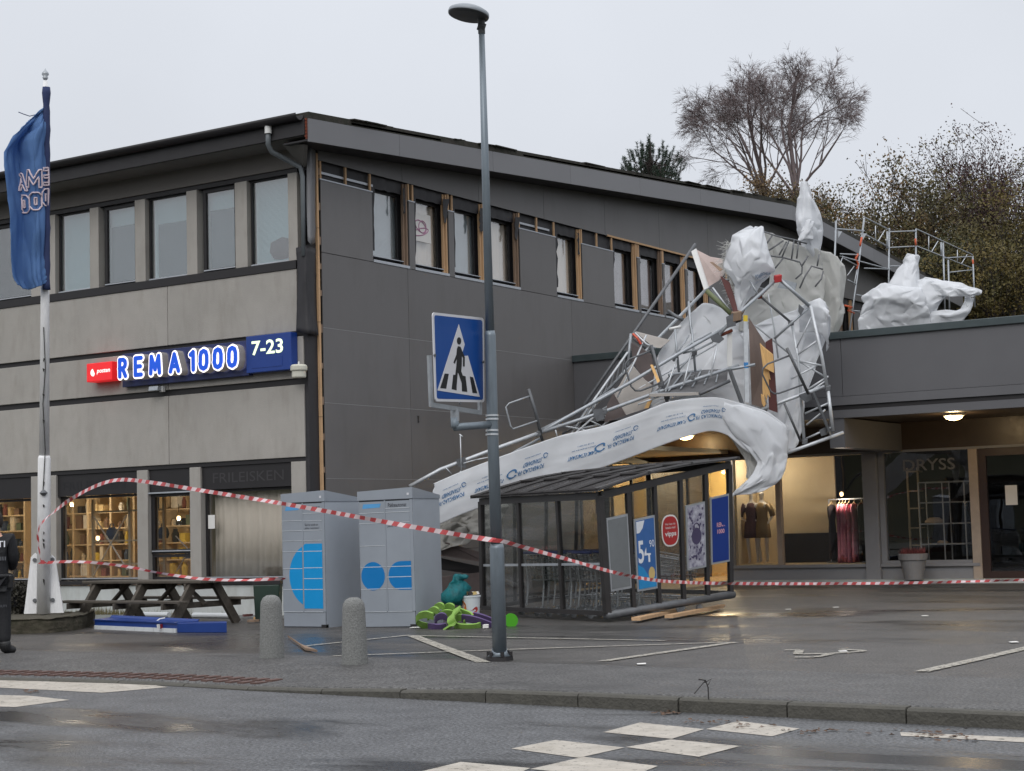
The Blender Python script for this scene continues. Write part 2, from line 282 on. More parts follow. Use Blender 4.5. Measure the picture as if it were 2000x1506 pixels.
for i in range(nk+1):
    p=kat(i/nk)+N0*1.85; lot[0].append(V((p.x,p.y,.0)))
    p=kat(i/nk)+N0*62; lot[1].append(V((p.x,p.y,.0)))
struct(MB().grid(list(zip(*lot))).build('parking_lot','asphalt_lot'))
mb=MB(); k=[kat(i/60) for i in range(61)]; mb.grid([[V((p.x,p.y,-.12)) for p in k],[V((p.x,p.y,-.12))-N0*18 for i,p in enumerate(k)]]); struct(mb.build('road','asphalt_road'))
mb=MB(); i=0; t=0.0                                           # kerb of separate stones with open joints
while t<1:
    t2=min(t+1.04/KL,1); a,b=kat(t+.007/KL),kat(t2-.007/KL); n=kn((t+t2)/2); za,zb=-.09*drop(a)+rnd.uniform(-.006,.006),-.09*drop(b)+rnd.uniform(-.006,.006)
    if abs(a.x)<60:
        c=[a-n*rnd.uniform(0,.012),b-n*rnd.uniform(0,.012),b+n*.14,a+n*.14]; mb.add([V((p.x,p.y,-.16)) for p in c]+[V((c[0].x,c[0].y,za-.02)),V((c[1].x,c[1].y,zb-.02)),V((c[2].x,c[2].y,zb+.004)),V((c[3].x,c[3].y,za+.004))]+[c[0]+n*.025+UP*za,c[1]+n*.025+UP*zb],
            [(0,1,5,4),(1,2,6,9,5),(2,3,7,6),(3,0,4,8,7),(4,5,9,8),(8,9,6,7)])
    t=t2
struct(mb.build('kerb','kerb_stone'))
mb=MB()
def pz(p,s_): q=max(0,1-s_/1.9); return .010-.085*drop(p)*q*q*(3-2*q)
def px_of(p): d=p-CAM; return 1000+F*d.dot(cr)/d.dot(cf)
i=0
while i<KL/.2:
    p=kat(i*.2/KL); x=px_of(p) if (p-CAM).dot(cf)>5 else 9999; i+=1
    if -120<x<490:
        for s_ in (.24,.46):
            c=p+N0*s_; n=kn(i*.2/KL); d=V((n.y,-n.x,0)); mb.obox(V((c.x,c.y,pz(p,s_)+.004)),d*.05,N0*.085,UP*.012)
struct(mb.build('tactile_strip','tactile'))
# painted markings
zr=-.116; mb=MB()
for q in (((-40,1324),(240,1329),(328,1342),(200,1353),(-60,1340)),((-60,1356),(60,1359),(136,1367),(30,1381),(-60,1378)),
  ((1178,1430),(1250,1411),(1375,1424),(1312,1443)),((1378,1424),(1443,1408),(1562,1423),(1508,1438)),((998,1462),(1085,1445),(1220,1460),(1130,1480)),
  ((1222,1459),(1310,1444),(1446,1457),(1365,1478)),((1035,1502),(1140,1478),(1285,1496),(1225,1520)),((800,1512),(900,1488),(1036,1500),(990,1520)),((1758,1430),(2060,1443),(2060,1453),(1760,1437))):
    mb.add([gz(x,y,zr) for x,y in q],[tuple(range(len(q)))])
struct(mb.build('road_marking','road_paint'))
mb=MB(); g=lambda *a:[gz(x,y,.012) for x,y in a]
strip(mb,g((650,1281),(1000,1268),(1420,1254)),.09); strip(mb,g((800,1241),(1300,1251)),.09); strip(mb,g((590,1262),(800,1240)),.09); strip(mb,g((806,1241),(860,1262),(944,1293)),.16)
strip(mb,g((1176,1291),(1330,1269),(1436,1254)),.13); strip(mb,g((1800,1311),(1900,1289),(2040,1257)),.15)
strip(mb,g((1532,1269),(1562,1269),(1558,1277),(1620,1276),(1650,1274),(1684,1272),(1684,1270),(1640,1267.5)),.10); strip(mb,g((1552,1283),(1592,1283),(1622,1277)),.10)
struct(mb.build('parking_marking','line_paint'))
def terrain(name,f,x0,x1,y0,y1,nx,ny,m):
    P=[[V((x0+(x1-x0)*i/nx,y0+(y1-y0)*j/ny,0)) for j in range(ny+1)] for i in range(nx+1)]
    for r in P:
        for p in r: p.z=f(p.x,p.y)
    struct(MB().grid(P).build(name,m,smooth=True))
mat('hill',(70,68,46),.95,var=.4,scale=.15,c2=(48,50,34),bump=1,bscale=.5)
sm=lambda a,b,x:(lambda t:t*t*(3-2*t))(min(1,max(0,(x-a)/(b-a))))
def hz_(x,y): return -.2+13*sm(64,110,y+.25*(x+20))+14*sm(100,190,y)+2*noise.noise(V((x*.05,y*.05,0)))*sm(66,90,y)
terrain('hill',hz_,-160,120,62,240,50,40,'hill')
terrain('wooded_slope',lambda x,y:-.2+15*sm(34,75,-y)+5*noise.noise(V((x*.06,y*.06,3)))*sm(34,60,-y),-160,160,-140,-30,50,30,'hill')
# ---------------------------------------------------------------- the two-storey building
BL=root('commercial_building',(-26,24,0),'two-storey grey concrete shop building with a dark clad gable wall stripped around its windows','building')
YF=24.0; XG=-19.77
def P(mb,name,m,par=BL,**k): return mb.build(name,m,par,**k)
def bx(name,m,x0,x1,y0,y1,z0,z1,par=BL,bevel=0): return MB().box(x0,x1,y0,y1,z0,z1).build(name,m,par,bevel=bevel)
cuts=[-38,-32.2,-26.75,-23.3,-19.9]
for z0,z1,xe in ((5.2,6.36,-20.03),(4.33,5.1,-19.9),(2.88,4.21,-19.9)):
    for a,b in zip(cuts,cuts[1:]):
        bx('facade_panel','concrete',a+.006,min(b,xe)-.006,YF,YF+.2,z0,z1,bevel=.008)
bx('wall','black_trim',-38,-19.95,YF+.2,YF+.32,2.8,6.5); bx('plinth','plinth',-38,-19.9,YF,YF+.25,-.1,.56); bx('plinth_sill','black_trim',-38,-19.9,YF-.05,YF+.25,.575,.66)
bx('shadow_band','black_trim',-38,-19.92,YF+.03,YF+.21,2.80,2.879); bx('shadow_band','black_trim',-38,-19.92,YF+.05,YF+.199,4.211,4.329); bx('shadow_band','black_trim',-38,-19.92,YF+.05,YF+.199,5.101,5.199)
bx('sill_band','black_trim',-38,-20.03,YF-.02,YF+.24,6.365,6.52); bx('frieze','frieze',-38,-19.9,YF-.01,YF+.3,8.26,9.2); bx('head_band','black_trim',-38,-20.0,YF+.03,YF+.3,8.17,8.255)
# upper windows of the street front
uw=[(-28.6,-27.19,1),(-26.43,-25.46,0),(-25.17,-24.19,1),(-23.87,-22.8,0),(-22.49,-21.55,1),(-21.21,-20.24,0)]
k=-28.6
while k>-37: uw.insert(0,(k-2.4,k-1.4,0)); uw.insert(0,(k-1.25-2.7,k-2.7,1)); k-=4.2
pe=[-38]+[v for a,b,o in uw for v in (a,b)]+[-19.98]
for i in range(0,len(pe),2):
    if pe[i+1]-pe[i]>.03: bx('pillar','concrete',pe[i]+.02,pe[i+1]-.02,YF+.01,YF+.3,6.522,8.168,bevel=.006)
def window(x0,x1,z0,z1,y,ft,par,m='glass_sky',fm='black_trim',sill=True):
    f=MB(); d=.07; f.box(x0,x0+ft,y,y+d,z0,z1).box(x1-ft,x1,y,y+d,z0,z1).box(x0+ft,x1-ft,y+.001,y+d-.001,z1-ft,z1).box(x0+ft,x1-ft,y+.001,y+d-.001,z0,z0+ft)
    w=f.build('window',fm,par,bevel=.004); MB().box(x0+ft-.01,x1-ft+.01,y+.03,y+.042,z0+ft-.01,z1-ft+.01).build('pane',m,w)
    if sill: MB().box(x0+ft*.5,x1-ft*.5,y-.035,y-.002,z0+ft*.5,z0+ft*.5+.022).build('sill','zinc_trim',w)
    return w
mat('blind_cool',(184,214,220),.7,var=.05,scale=.7); mat('blind_deep',(54,78,86),.7,var=.08,scale=.7)
for i,(a,b,o) in enumerate(uw):
    w=window(a+(.06 if o else 0),b,6.524,8.165,YF+.10,.075 if o else .03,BL,'glass')
    m=MB(); c=rnd.choice(('blind_cool','blind_deep')) if o else 'blind_cool'; zz=6.56
    while zz<8.15: m.obox(V(((a+b)/2,YF+.24,zz)),V(((b-a)/2-.05,0,0)),V((0,.012,.006)),V((0,-.0015,.003)).normalized()*.0012+V((0,0,.0009))); zz+=.022
    m.box(a,b,YF+.262,YF+.27,6.53,8.16); m.build('blind',c,w)
    if i>=len(uw)-5 and o or i==len(uw)-3: MB().box(a+.16,b,YF+.20,YF+.215,6.56,7.75-.1*(i%2)).build('blind','blind_deep',w)
mat('pane_reflection',(136,128,130),.8,var=.35,scale=2.2); mat('office_chair',(48,54,58),.8); 
c=MB().lathe([(.001,0),(.2,.02),(.31,.16),(.28,.34),(.001,.42)],(-20.55,YF+.22,6.62),14,ax=(0,0,1)).build('office_chair','office_chair',smooth=True)
for v in c.data.vertices: v.co.y*=.12
tag(c,'round grey chair back showing low in the rightmost upper window','chair')
# ground floor front
gp=[(-38,-36.2),(-27.2,-26.46),(-24.18,-23.89),(-22.78,-22.5),(-20.25,-19.91)]; gp.insert(1,(-31.5,-30.9))
for a,b in gp: bx('pillar','concrete',a,b,YF+.01,YF+.3,.661,2.80,bevel=.006)
gw=[(-36.2,-31.5),(-30.9,-27.2),(-26.46,-24.18),(-23.89,-22.78),(-22.5,-20.25)]
mat('sign_dark',(30,30,33),.4)
for i,(a,b) in enumerate(gw):
    bx('header','black_trim',a,b,YF+.06,YF+.2,2.36,2.799)
    if i!=3:
        w=window(a,b,.662,2.355,YF+.14,.05,BL,'glass' if i==4 else 'shop_glass')
    else:
        w=window(a,b,1.16,2.355,YF+.10,.09,BL,'shop_glass'); window(a,b,.662,1.155,YF+.12,.06,BL,'shop_glass',sill=False); bx('head_trim','zinc_trim',a,b,YF+.02,YF+.058,2.33,2.358)
mb=MB(); put_text(mb,'FRILEISKEN',(-22.22,YF+.057,2.48),(1,0,0),(0,0,1),.19,1.75); MATS['faint']=mat('faint',(58,56,58),.5); mb.build('lettering','faint',BL)
mb=MB(); put_text(mb,'FRILEISKEN',(-26.3,YF+.057,2.48),(1,0,0),(0,0,1),.17,1.75); mb.build('lettering','sign_dark',BL)  # near-black lettering on the dark header
bx('interior_wall','room_warm',-36,-22.66,28.4,28.5,-.1,2.8); bx('interior_floor','shelf_wood',-36,-20,YF+.3,28.4,.2,.3); bx('interior_ceiling','room_cream',-36,-20,YF+.32,28.4,2.72,2.79)
bx('interior_wall','room_warm',-22.7,-22.6,YF+.35,28.4,.3,2.7); bx('interior_wall','room_dark',-22.6,-20,25.6,25.7,.3,2.7); bx('interior_wall','room_warm',-36.1,-36,YF+.3,28.4,.3,2.7)
cur=MB(); pts=[]
for i in range(91): x=-22.45+2.15*i/90; pts.append((x,YF+.34+.012*math.sin(i*.9)+.02*math.sin(i*.31+1)))
cur.grid([[V((x,y,.68)),V((x,y,2.34))] for x,y in pts]); c=cur.build('curtain','curtain',smooth=True,solid=.004); tag(c,'pale floor-length curtain drawn across the window under the faint black fascia lettering','curtain')
n_=MB().box(-22.42,-22.25,YF+.125,YF+.127,1.62,1.88).build('notice','paper'); tag(n_,'white paper notice taped inside the glass left of the pale curtain','notice')
mat('steel_tube',(150,146,140),.3,metal=.8)
for i in range(3):
    x=-20.62+i*.13; t=MB().tube((x,YF+.26,.67),(x,YF+.26,1.2+.02*(i%2)),.035,n=12).build('steel_cylinder','steel_tube',smooth=False); tag(t,'slim steel cylinder on the sill before the curtain, '+('leftmost of three','middle of three','rightmost of three')[i],'cylinder','steel cylinders in the curtained window')
# roof, gutter, fascia
XE,YE,ZE,YR,ZR,YB,ZB=-19.15,23.35,9.05,45.2,10.64,60.5,9.53
rf=MB()
def roofp(x): return [V((x,YE,ZE)),V((x,YR,ZR)),V((x,YB,ZB)),V((x,YB,ZB-.12)),V((x,YR,ZR-.12)),V((x,YE,ZE-.12))]
nseg=60
a=roofp(-42); b=roofp(XE-.0); rf.add(a+b,[(0,1,7,6),(1,2,8,7),(2,3,9,8),(3,4,10,9),(4,5,11,10),(5,0,6,11),(6,7,10,11),(7,8,9,10),(0,5,4,1),(1,4,3,2)])
for i in range(36):                                              # ragged felt edge along the gable
    t=.03+.96*rnd.random(); y=YE+(YB-YE)*t; z=ZE+(ZR-ZE)*(y-YE)/(YR-YE) if y<YR else ZR+(ZB-ZR)*(y-YR)/(YB-YR)
    rf.obox(V((XE-.03+rnd.uniform(-.1,.03),y,z+.002)),V((.06,.02,0)),V((-.02,.2+rnd.random()*.3,(.2+rnd.random()*.3)*(.073 if y<YR else -.073)+.008)),V((0,0,.006+rnd.random()*.006)))
roof=P(rf,'roof','roof_felt')
g_=MB()
prof=[(YE-.11*math.cos(t)-.02,ZE-.05-.11*math.sin(t)) for t in [math.pi*i/8 for i in range(9)]]
g_.grid([[V((x,y-.11,z)) for y,z in prof] for x in (-42,-36,-30,-25,XE-.1)]); MB.build(g_,'gutter','black_trim',roof,smooth=True,solid=.012)
bx('eaves_fascia','black_trim',-42,XE-.06,YE-.05,YE,ZE-.42,ZE-.13,roof)
bx('eaves_soffit','soffit',-42,XE-.06,YE,YF,ZE-.43,ZE-.40,roof)
def roofz(y): return ZE+(ZR-ZE)*(y-YE)/(YR-YE) if y<YR else ZR+(ZB-ZR)*(y-YR)/(YB-YR)
ys=[YE,26.1,29.4,32.6,35.9,39.2,42.2,YR,48.4,51.6,54.8,57.8,YB]
for a,b in zip(ys,ys[1:]):
    q=.004; MB().prism([(XE-.03,a+q,roofz(a)-.10),(XE-.03,b-q,roofz(b)-.10),(XE-.03,b-q,roofz(b)-.545),(XE-.03,a+q,roofz(a)-.545)],(.028,0,0)).build('gable_fascia','fascia_grey',roof)
mb=MB()
for a,b in zip(ys,ys[1:]): mb.prism([(XG+.02,a,roofz(a)-.5),(XG+.02,b,roofz(b)-.5),(XG+.02,b,roofz(b)-.53),(XG+.02,a,roofz(a)-.53)],(XE-.05-XG,0,0))
mb.build('gable_soffit','black_trim',roof)
mb=MB()
for a,b in ((24.6,27.5),(30.6,41)): mb.prism([(XE,a,roofz(a)-.06),(XE,b,roofz(b)-.06),(XE,b,roofz(b)-.10),(XE,a,roofz(a)-.10)],(-.03,0,0))
mb.build('edge_lath','wood',roof)
mb=MB(); mb.box(XE-.06,XE-.035,YE-.02,YE+.02,ZE-.5,ZE-.13)
for i in range(6): mb.box(XE-.07,XE-.031,YE-.03,YE+.03,ZE-.16-i*.06,ZE-.12-i*.06)
mb.build('corner_end','brick_red',roof)
mb=MB(); Z=.02                                                    # corner bracket under the eaves
mb.prism([gy(552,284,23.55),gy(594,282,23.45),gy(592,326,23.95)],(0,.1,0)); mb.build('eaves_bracket','soffit',roof)
dp=[gy(524,258,23.25),gy(524,282,23.3),gy(530,296,23.4),gy(560,312,23.7),gy(586,326,23.9),gy(591,345,23.93),gy(593,500,23.93)]
MB().path(dp,[.05,.05,.05,.05,.045,.045,.042],10).build('downpipe','pipe_grey',BL,smooth=True)
MB().tube(dp[0]-V((0,0,.03)),dp[0]+V((0,0,.12)),.066,n=12).build('downpipe_collar','white',BL,smooth=False)
# gable wall: backing membrane, openings, cladding panels, battens
gwin=[(26.04,27.17,1),(27.41,28.56,1),(28.8,29.92,1),(30.1,31.3,1),(32.92,34.03,1),(35.61,36.75,1),(36.93,38.1,1),(38.24,39.36,1),(39.54,40.7,1),(42.0,43.1,1),(45.5,46.6,1),(50,51.1,1)]
ge=[24.36]+[v for a,b,_ in gwin for v in (a,b)]+[60.3]
bm=MB(); bm.box(XG-.35,XG-.09,24.36,60.3,.0,6.70); bm.box(XG-.35,XG-.09,24.36,60.3,8.24,8.9)
for i in range(0,len(ge),2): bm.box(XG-.349,XG-.091,ge[i],ge[i+1],6.70,8.24)
def gtop(): return [V((XG-.35,24.36,8.9))]
bm.prism([(XG-.348,24.36,8.9),(XG-.348,24.36,roofz(24.36)-.14),(XG-.348,YR,ZR-.14),(XG-.348,60.3,roofz(60.3)-.14),(XG-.348,60.3,8.9)],(.258,0,0)); P(bm,'backing_wall','membrane')
def panel(y0,y1,z0,z1,z0b=None,z1b=None):
    g=.005; m=MB(); a=[(XG-.02,y0+g,z0+g),(XG-.02,y1-g,(z0 if z0b is None else z0b)+g),(XG-.02,y1-g,(z1 if z1b is None else z1b)-g),(XG-.02,y0+g,z1-g)]
    m.prism(a,(.02,0,0)); m.build('cladding_panel','cladding',BL)
zs=[.05,1.08,2.48,3.88,5.28,6.69]; yc=[24.42,27.12,29.9,33.5]
for y0,y1 in zip(yc,yc[1:]):
    for z0,z1 in zip(zs,zs[1:]): panel(y0,y1,z0,z1)
for y0,y1 in ((33.5,36.9),(36.9,42.4),(42.4,48),(48,54),(54,60.3)): panel(y0,y1,4.6,6.69)
panel(33.5,33.62,.05,4.6)
yt=[24.36,27.0,29.75,32.4,35.2,38,40.8,43.6,46.4,50,54,57.2,60.3]
for y0,y1 in zip(yt,yt[1:]): panel(y0,y1,8.42,roofz(y0)-.5,None,roofz(y1)-.5)
cols=[(24.42,26.0),(27.2,27.4),(28.59,28.79),(29.95,30.09),(31.33,32.88),(34.06,35.57),(36.78,36.92),(38.12,38.23),(39.4,39.53),(40.75,41.95),(43.15,45.45),(46.65,49.95),(51.2,60.3)]
for y0,y1 in cols:
    panel(y0,y1,6.692,8.06); bx('panel_cap','zinc_trim',XG-.05,XG+.006,y0-.01,y1+.02,8.062,8.085)
    n=max(2,int((y1-y0)/.62)+1)
    for i in range(n):
        y=y0+.03+(y1-y0-.06)*i/(n-1) if n>2 else (y0+.03 if i==0 else y1-.03); (bx('batten','wood',XG-.05,XG-.015,y-.024,y+.024,8.086,8.42) if y<43 else 0)
mb=MB(); mb.box(XG-.075,XG-.052,24.05,26.1,8.19,8.235); mb.box(XG-.075,XG-.052,31.33,32.7,8.19,8.235); P(mb,'metal_lath','zinc_trim')
MB().bar((XG-.01,35.3,8.43),(XG+.0,41.0,8.44),.03,.045).build('top_batten','wood',BL)
mb=MB()
for z in (5.28,3.88,2.48): mb.box(XG-.012,XG+.0015,24.43,33.5,z-.004,z+.004)
P(mb,'joint_highlight','joint')  # lighter grey strips paint the light caught along the panel edges
for i,(a,b,_) in enumerate(gwin):
    x=XG-.24; f=MB(); t=.05; f.box(x,x+.06,a,a+t,6.76,8.2).box(x,x+.06,b-t-.07,b,6.76,8.2).box(x+.001,x+.059,a+t,b-t-.07,8.14,8.2).box(x+.001,x+.059,a+t,b-t-.07,6.76,6.82).box(x+.059,XG-.1,b-.012,b-.001,6.76,8.2)
    w=f.build('window','black_trim',BL); MB().box(x+.025,x+.035,a+t-.01,b-t-.06,6.81,8.15).build('pane','glass',w)
    MB().box(x+.06,XG-.05,a+.03,b-.1,6.82,6.835).build('sill','zinc_trim',w); MB().box(XG-.05,XG+.012,a-.03,b+.02,6.692,6.745).build('sill_profile','zinc_trim',w)
    m=MB(); m.box(XG-.1,XG-.05,b-.10,b-.055,6.76,8.4); m.box(XG-.06,XG-.012,b-.045,b-.005,6.75,8.4); m.build('stud','wood' if i%3 else 'wood_dark',w)
    if i in (0,2): 
        m=MB(); zz=6.83
        while zz<8.14: m.obox(V((x-.04,(a+b)/2-.03,zz)),V((.01,0,.006)),V((0,(b-a)/2-.07,0)),V((0,0,.0012))); zz+=.024
        m.box(x-.062,x-.055,a,b,6.8,8.16); m.build('blind','blind',w)
    elif i>4: MB().box(x-.09,x-.085,a,b,6.8,8.16).build('blind','pane_reflection',w)  # added blotched pinkish-grey sheet stands in for reflections in these panes
    elif i in (1,3,4):
        m=MB(); m.grid([[V((x-.06+.02*math.sin(j*1.3),a+(b-a)*j/24,z)) for z in (6.82,8.14)] for j in range(25)]); m.build('curtain','curtain',w,smooth=True)
    # torn membrane hanging at the left edge and over the head of the opening
    ed=[]
    for r_ in range(9):
        z=8.24-(.165*r_ if i in (0,1,2,4) else .07*r_); ed.append([V((XG-.075,a-.04,z)),V((XG-.06+.03*rnd.random(),a+.05+.05*rnd.random()+(.04 if r_<3 else 0),z+.02*rnd.random()))])
    MB().grid(ed).build('membrane_flap','membrane',w,smooth=True)
    if i<5:
        ed=[]
        for r_ in range(7): z=8.3-.085*r_; wd=(.22-.02*r_) if i in (1,2,3) else .07; ed.append([V((XG-.02+.04*rnd.random(),b-.16+.03*rnd.random(),z)),V((XG+.01,b-.16+wd*.5,z)),V((XG+.02*rnd.random(),b-.16+wd,z+.02))])
        MB().grid(ed).build('membrane_flap','membrane',w,smooth=True)
    m=MB(); m.grid([[V((XG-.078+.012*math.sin(j*1.7+i),a+(b-a)*j/12,z-.02*rnd.random()*(z<8.3))) for z in (8.42,8.3,8.19)] for j in range(13)]); m.build('head_membrane','membrane',w,smooth=True)
bx('room_shell','room_dark',XG-1.2,XG-1.1,24.5,60,6.0,8.6)
for y in (24.5,28.7,31.9,35,41.5): bx('room_partition','room_dark',XG-1.1,XG-.36,y,y+.06,6.6,8.4)
# corner: batten with shims, black membrane lapped round the corner
mb=MB(); z=.1
while z<8.5: mb.box(XG-.05,XG+.0,24.31,24.36,z,min(z+1.75,8.55)); z+=1.76
P(mb,'corner_batten','wood')
mb=MB(); z=.4
while z<8.4: mb.box(XG-.045,XG-.002,24.362,24.41,z,z+.1+.06*rnd.random()); z+=.45+.25*rnd.random()
P(mb,'shim','wood_dark')
mb=MB(); mb.box(XG-.16,XG-.055,24.03,24.36,0,8.8); P(mb,'corner_membrane','membrane')
sh=Sheet([[gy(578,484,23.96),gy(598,480,23.94),gy(617,486,24.28)],[gy(581,540,23.97),gy(598,540,23.93),gy(617,540,24.28)],[gy(580,600,23.95),gy(600,600,23.96),gy(618,600,24.28)],[gy(579,648,23.96),gy(602,652,23.93),gy(620,655,24.28)]],.03,2.5,3)
mb=MB(); sh.mesh(mb,16,12); tag(mb.build('membrane_lap','membrane',smooth=True,solid=.004),'black building membrane lapped around the corner beside the blue opening-hours sign','membrane')
sh=Sheet([[gy(600,285,23.98),gy(609,285,24.05),gy(615,285,24.28)],[gy(598,380,23.98),gy(607,380,24.02),gy(616,380,24.28)],[gy(601,470,23.93),gy(608,478,23.97),gy(616,474,24.28)]],.02,2.5,5)
mb=MB(); sh.mesh(mb,14,10); tag(mb.build('membrane_lap','fascia_grey',smooth=True,solid=.004),'grey membrane strip hanging at the building corner beside the downpipe under the eaves','membrane')
mb=MB()
for (x0,y0,x1,y1) in ((604,325,614,331),(608,484,615,489),(594,651,617,657),(609,822,620,828)): mb.prism([gy(x0,y0,24.2),gy(x1,y0-1,24.3),gy(x1,y1-1,24.3),gy(x0,y1,24.2)],(0,.015,0))
P(mb,'metal_bracket','zinc_trim')
pn=MB().prism([(XG-.195,a,z) for a,z in ((27.45,7.35),(28.22,7.35),(28.22,7.93),(27.45,7.93))],(.004,0,0)); pn.build('poster','paper'); po=S.objects['poster']; tag(po,'white poster with a pink ring emblem in the second gable window','poster')
MATS['pink']=mat('pink',(196,150,176),.6); mb=MB()
for cy,cz,rx,rz,t in ((27.86,7.55,.27,.07,.25),(27.86,7.66,.2,.11,-.35),(27.92,7.66,.13,.12,.5)):
    pts=[V((XG-.187,cy+rx*math.cos(u)*math.cos(t)-rz*math.sin(u)*math.sin(t),cz+rx*math.cos(u)*math.sin(t)+rz*math.sin(u)*math.cos(t))) for u in [2*math.pi*i/24 for i in range(24)]]
    mb.path(pts,.012,4,True)
mb.build('emblem','pink',po)
mb=MB().prism([gx(815,812,XG+.004),gx(819,812,XG+.004),gx(818,820,XG+.004),gx(819,825,XG+.004),gx(816,826,XG+.004),gx(816,819,XG+.004)],(.002,0,0)); P(mb,'slot_hole','black_trim')
# ---------------------------------------------------------------- signs and fittings on the street front
mat('sign_navy',(38,48,96),.4,var=.06); mat('sign_blue',(28,62,138),.35,var=.05); mat('letter_side',(150,148,150),.5,emit=.06,ecol=(255,240,225)); mat('led_white',(255,250,246),.4,emit=1.15,ecol=(255,244,238)); mat('led_blue',(20,76,190),.4,emit=.55,ecol=(16,84,214)); mat('led_green',(232,250,214),.4,emit=.9,ecol=(228,250,205))
mat('post_red',(224,38,44),.4,emit=.55,ecol=(226,34,40)); mat('led_soft',(255,240,235),.4,emit=.9)
SG=root('store_sign',(-22.2,YF-.1,4.77),'long navy shop sign with glowing white-edged blue letters and a 7-23 opening-hours panel','shop sign')
def lit_edge(x,z0,z1): return x
bp=MB(); bp.box(-24.42,-21.12,YF-.12,YF-.005,4.45,5.11); bp.build('back_panel','sign_navy',SG,bevel=.01); MB().box(-24.43,-21.1,YF-.135,YF-.121,4.82-.01,4.82).build('panel_seam','sign_navy',SG)
MB().box(-21.115,-20.03,YF-.2,YF-.005,4.48,5.17).build('hours_panel','sign_blue',SG,bevel=.012)
MB().box(-20.98,-20.24,YF-.206,YF-.201,4.56,4.75).build('lower_plate','sign_blue',SG,bevel=.002)
mb=MB(); put_text(mb,'7-23',(-20.97,YF-.208,4.80),(1,0,0),(0,0,1),.27,.76,bold=.02); mb.build('hours_lettering','led_green',SG)
O=[(.0,.3),(.0,.7),(.07,.92),(.25,1),(.43,.92),(.5,.7),(.5,.3),(.43,.08),(.25,0),(.07,.08),(0,.3)]
GL={'R':[[(0,0),(0,1),(.3,1),(.45,.9),(.48,.74),(.45,.6),(.3,.48),(0,.48)],[(.26,.48),(.5,0)]],'E':[[(.48,1),(0,1),(0,0),(.48,0)],[(0,.5),(.42,.5)]],'M':[[(0,0),(.06,1),(.36,.22),(.66,1),(.72,0)]],'A':[[(0,0),(.32,1),(.64,0)],[(.12,.3),(.52,.3)]],'1':[[(0,.86),(.2,1),(.2,0)]],'0':[O]}
def stroke(mb,o,u,v,sc,paths,w,d,y0,mi,side=None,shear=0):
    k=0; n=u.cross(v).normalized()
    for pth in paths:
        for (a,b),(c,e) in zip(pth,pth[1:]):
            A=V((a*sc,b*sc)); B=V((c*sc,e*sc)); t=(B-A); al=math.atan2(t.y,t.x); pts=[]
            for i in range(9): q=al+math.pi/2+math.pi*i/8; pts.append(A+V((math.cos(q),math.sin(q)))*w)
            for i in range(9): q=al-math.pi/2+math.pi*i/8; pts.append(B+V((math.cos(q),math.sin(q)))*w)
            f=y0+k*.0012; k+=1
            mb.prism([o+u*p.x+v*p.y+n*f for p in pts],n*-(d),mi=mi,side=side)
def letters(word,x0,step,zb,sc,par):
    x=x0
    for ch in word:
        m=MB(); o=V((x,YF-.12,zb)); u=V((1,0,0)); v=V((0,0,1)); stroke(m,o,u,v,sc,GL[ch],.078,.17,.19,0,1); lt=m.build('letter',('led_white','letter_side'),par)
        m=MB(); stroke(m,o,u,v,sc,GL[ch],.044,.012,.209,0); m.build('letter_face','led_blue',lt)
        x+=step[ch]
letters('REMA',-24.28,{'R':.425,'E':.41,'M':.52,'A':.4},4.64,.325,SG); letters('1000',-22.40,{'1':.25,'0':.36},4.635,.335,SG)
PS=root('box_sign',(-24.9,YF-.05,4.78),'small illuminated red box sign left of the long navy shop sign','sign')
MB().box(-25.27,-24.56,YF-.26,YF-.005,4.60,4.97).build('sign_box','post_red',PS,bevel=.015)
mb=MB(); put_text(mb,'posten',(-24.98,YF-.262,4.735),(1,0,0),(0,0,1),.105,.37,bold=.02,shear=.15)
mb.prism([V((-25.08+.075*math.cos(t)*(1 if t<5 else .6),YF-.262,4.78+.075*math.sin(t))) for t in [math.pi*.55+i*math.pi*1.35/12 for i in range(13)]],(0,.001,0)); mb.build('lettering','led_soft',PS)
FL=root('floodlight',gy(305,760,YF-.1),'small grey floodlight and junction box under the long navy sign','floodlight')
MB().obox(gy(303,759,YF-.14),(.12,0,0),(0,.06,0),(0,.01,.045)).build('lamp_body','galv',FL,bevel=.01); MB().obox(gy(317,760,YF-.05),(.045,0,0),(0,.04,0),(0,0,.055)).build('junction_box','white',FL,bevel=.006)
SR=root('alarm_beacon',gy(585,720,YF-.12),'cream cylindrical alarm siren on the building corner beside the 7-23 panel','siren'); q=gy(584,738,YF-.16)
mat('cream',(206,204,190),.6,var=.1,scale=10)
MB().lathe([(.001,0),(.12,.0),(.13,.02),(.13,.13)],q,20).build('housing','cream',SR,smooth=False); MB().lathe([(.15,.131),(.155,.15),(.155,.21),(.13,.24),(.001,.25)],q,20).build('cap','cream',SR); MB().tube(q+V((0,0,.25)),q+V((0,0,.30)),.015).build('antenna','white',SR)
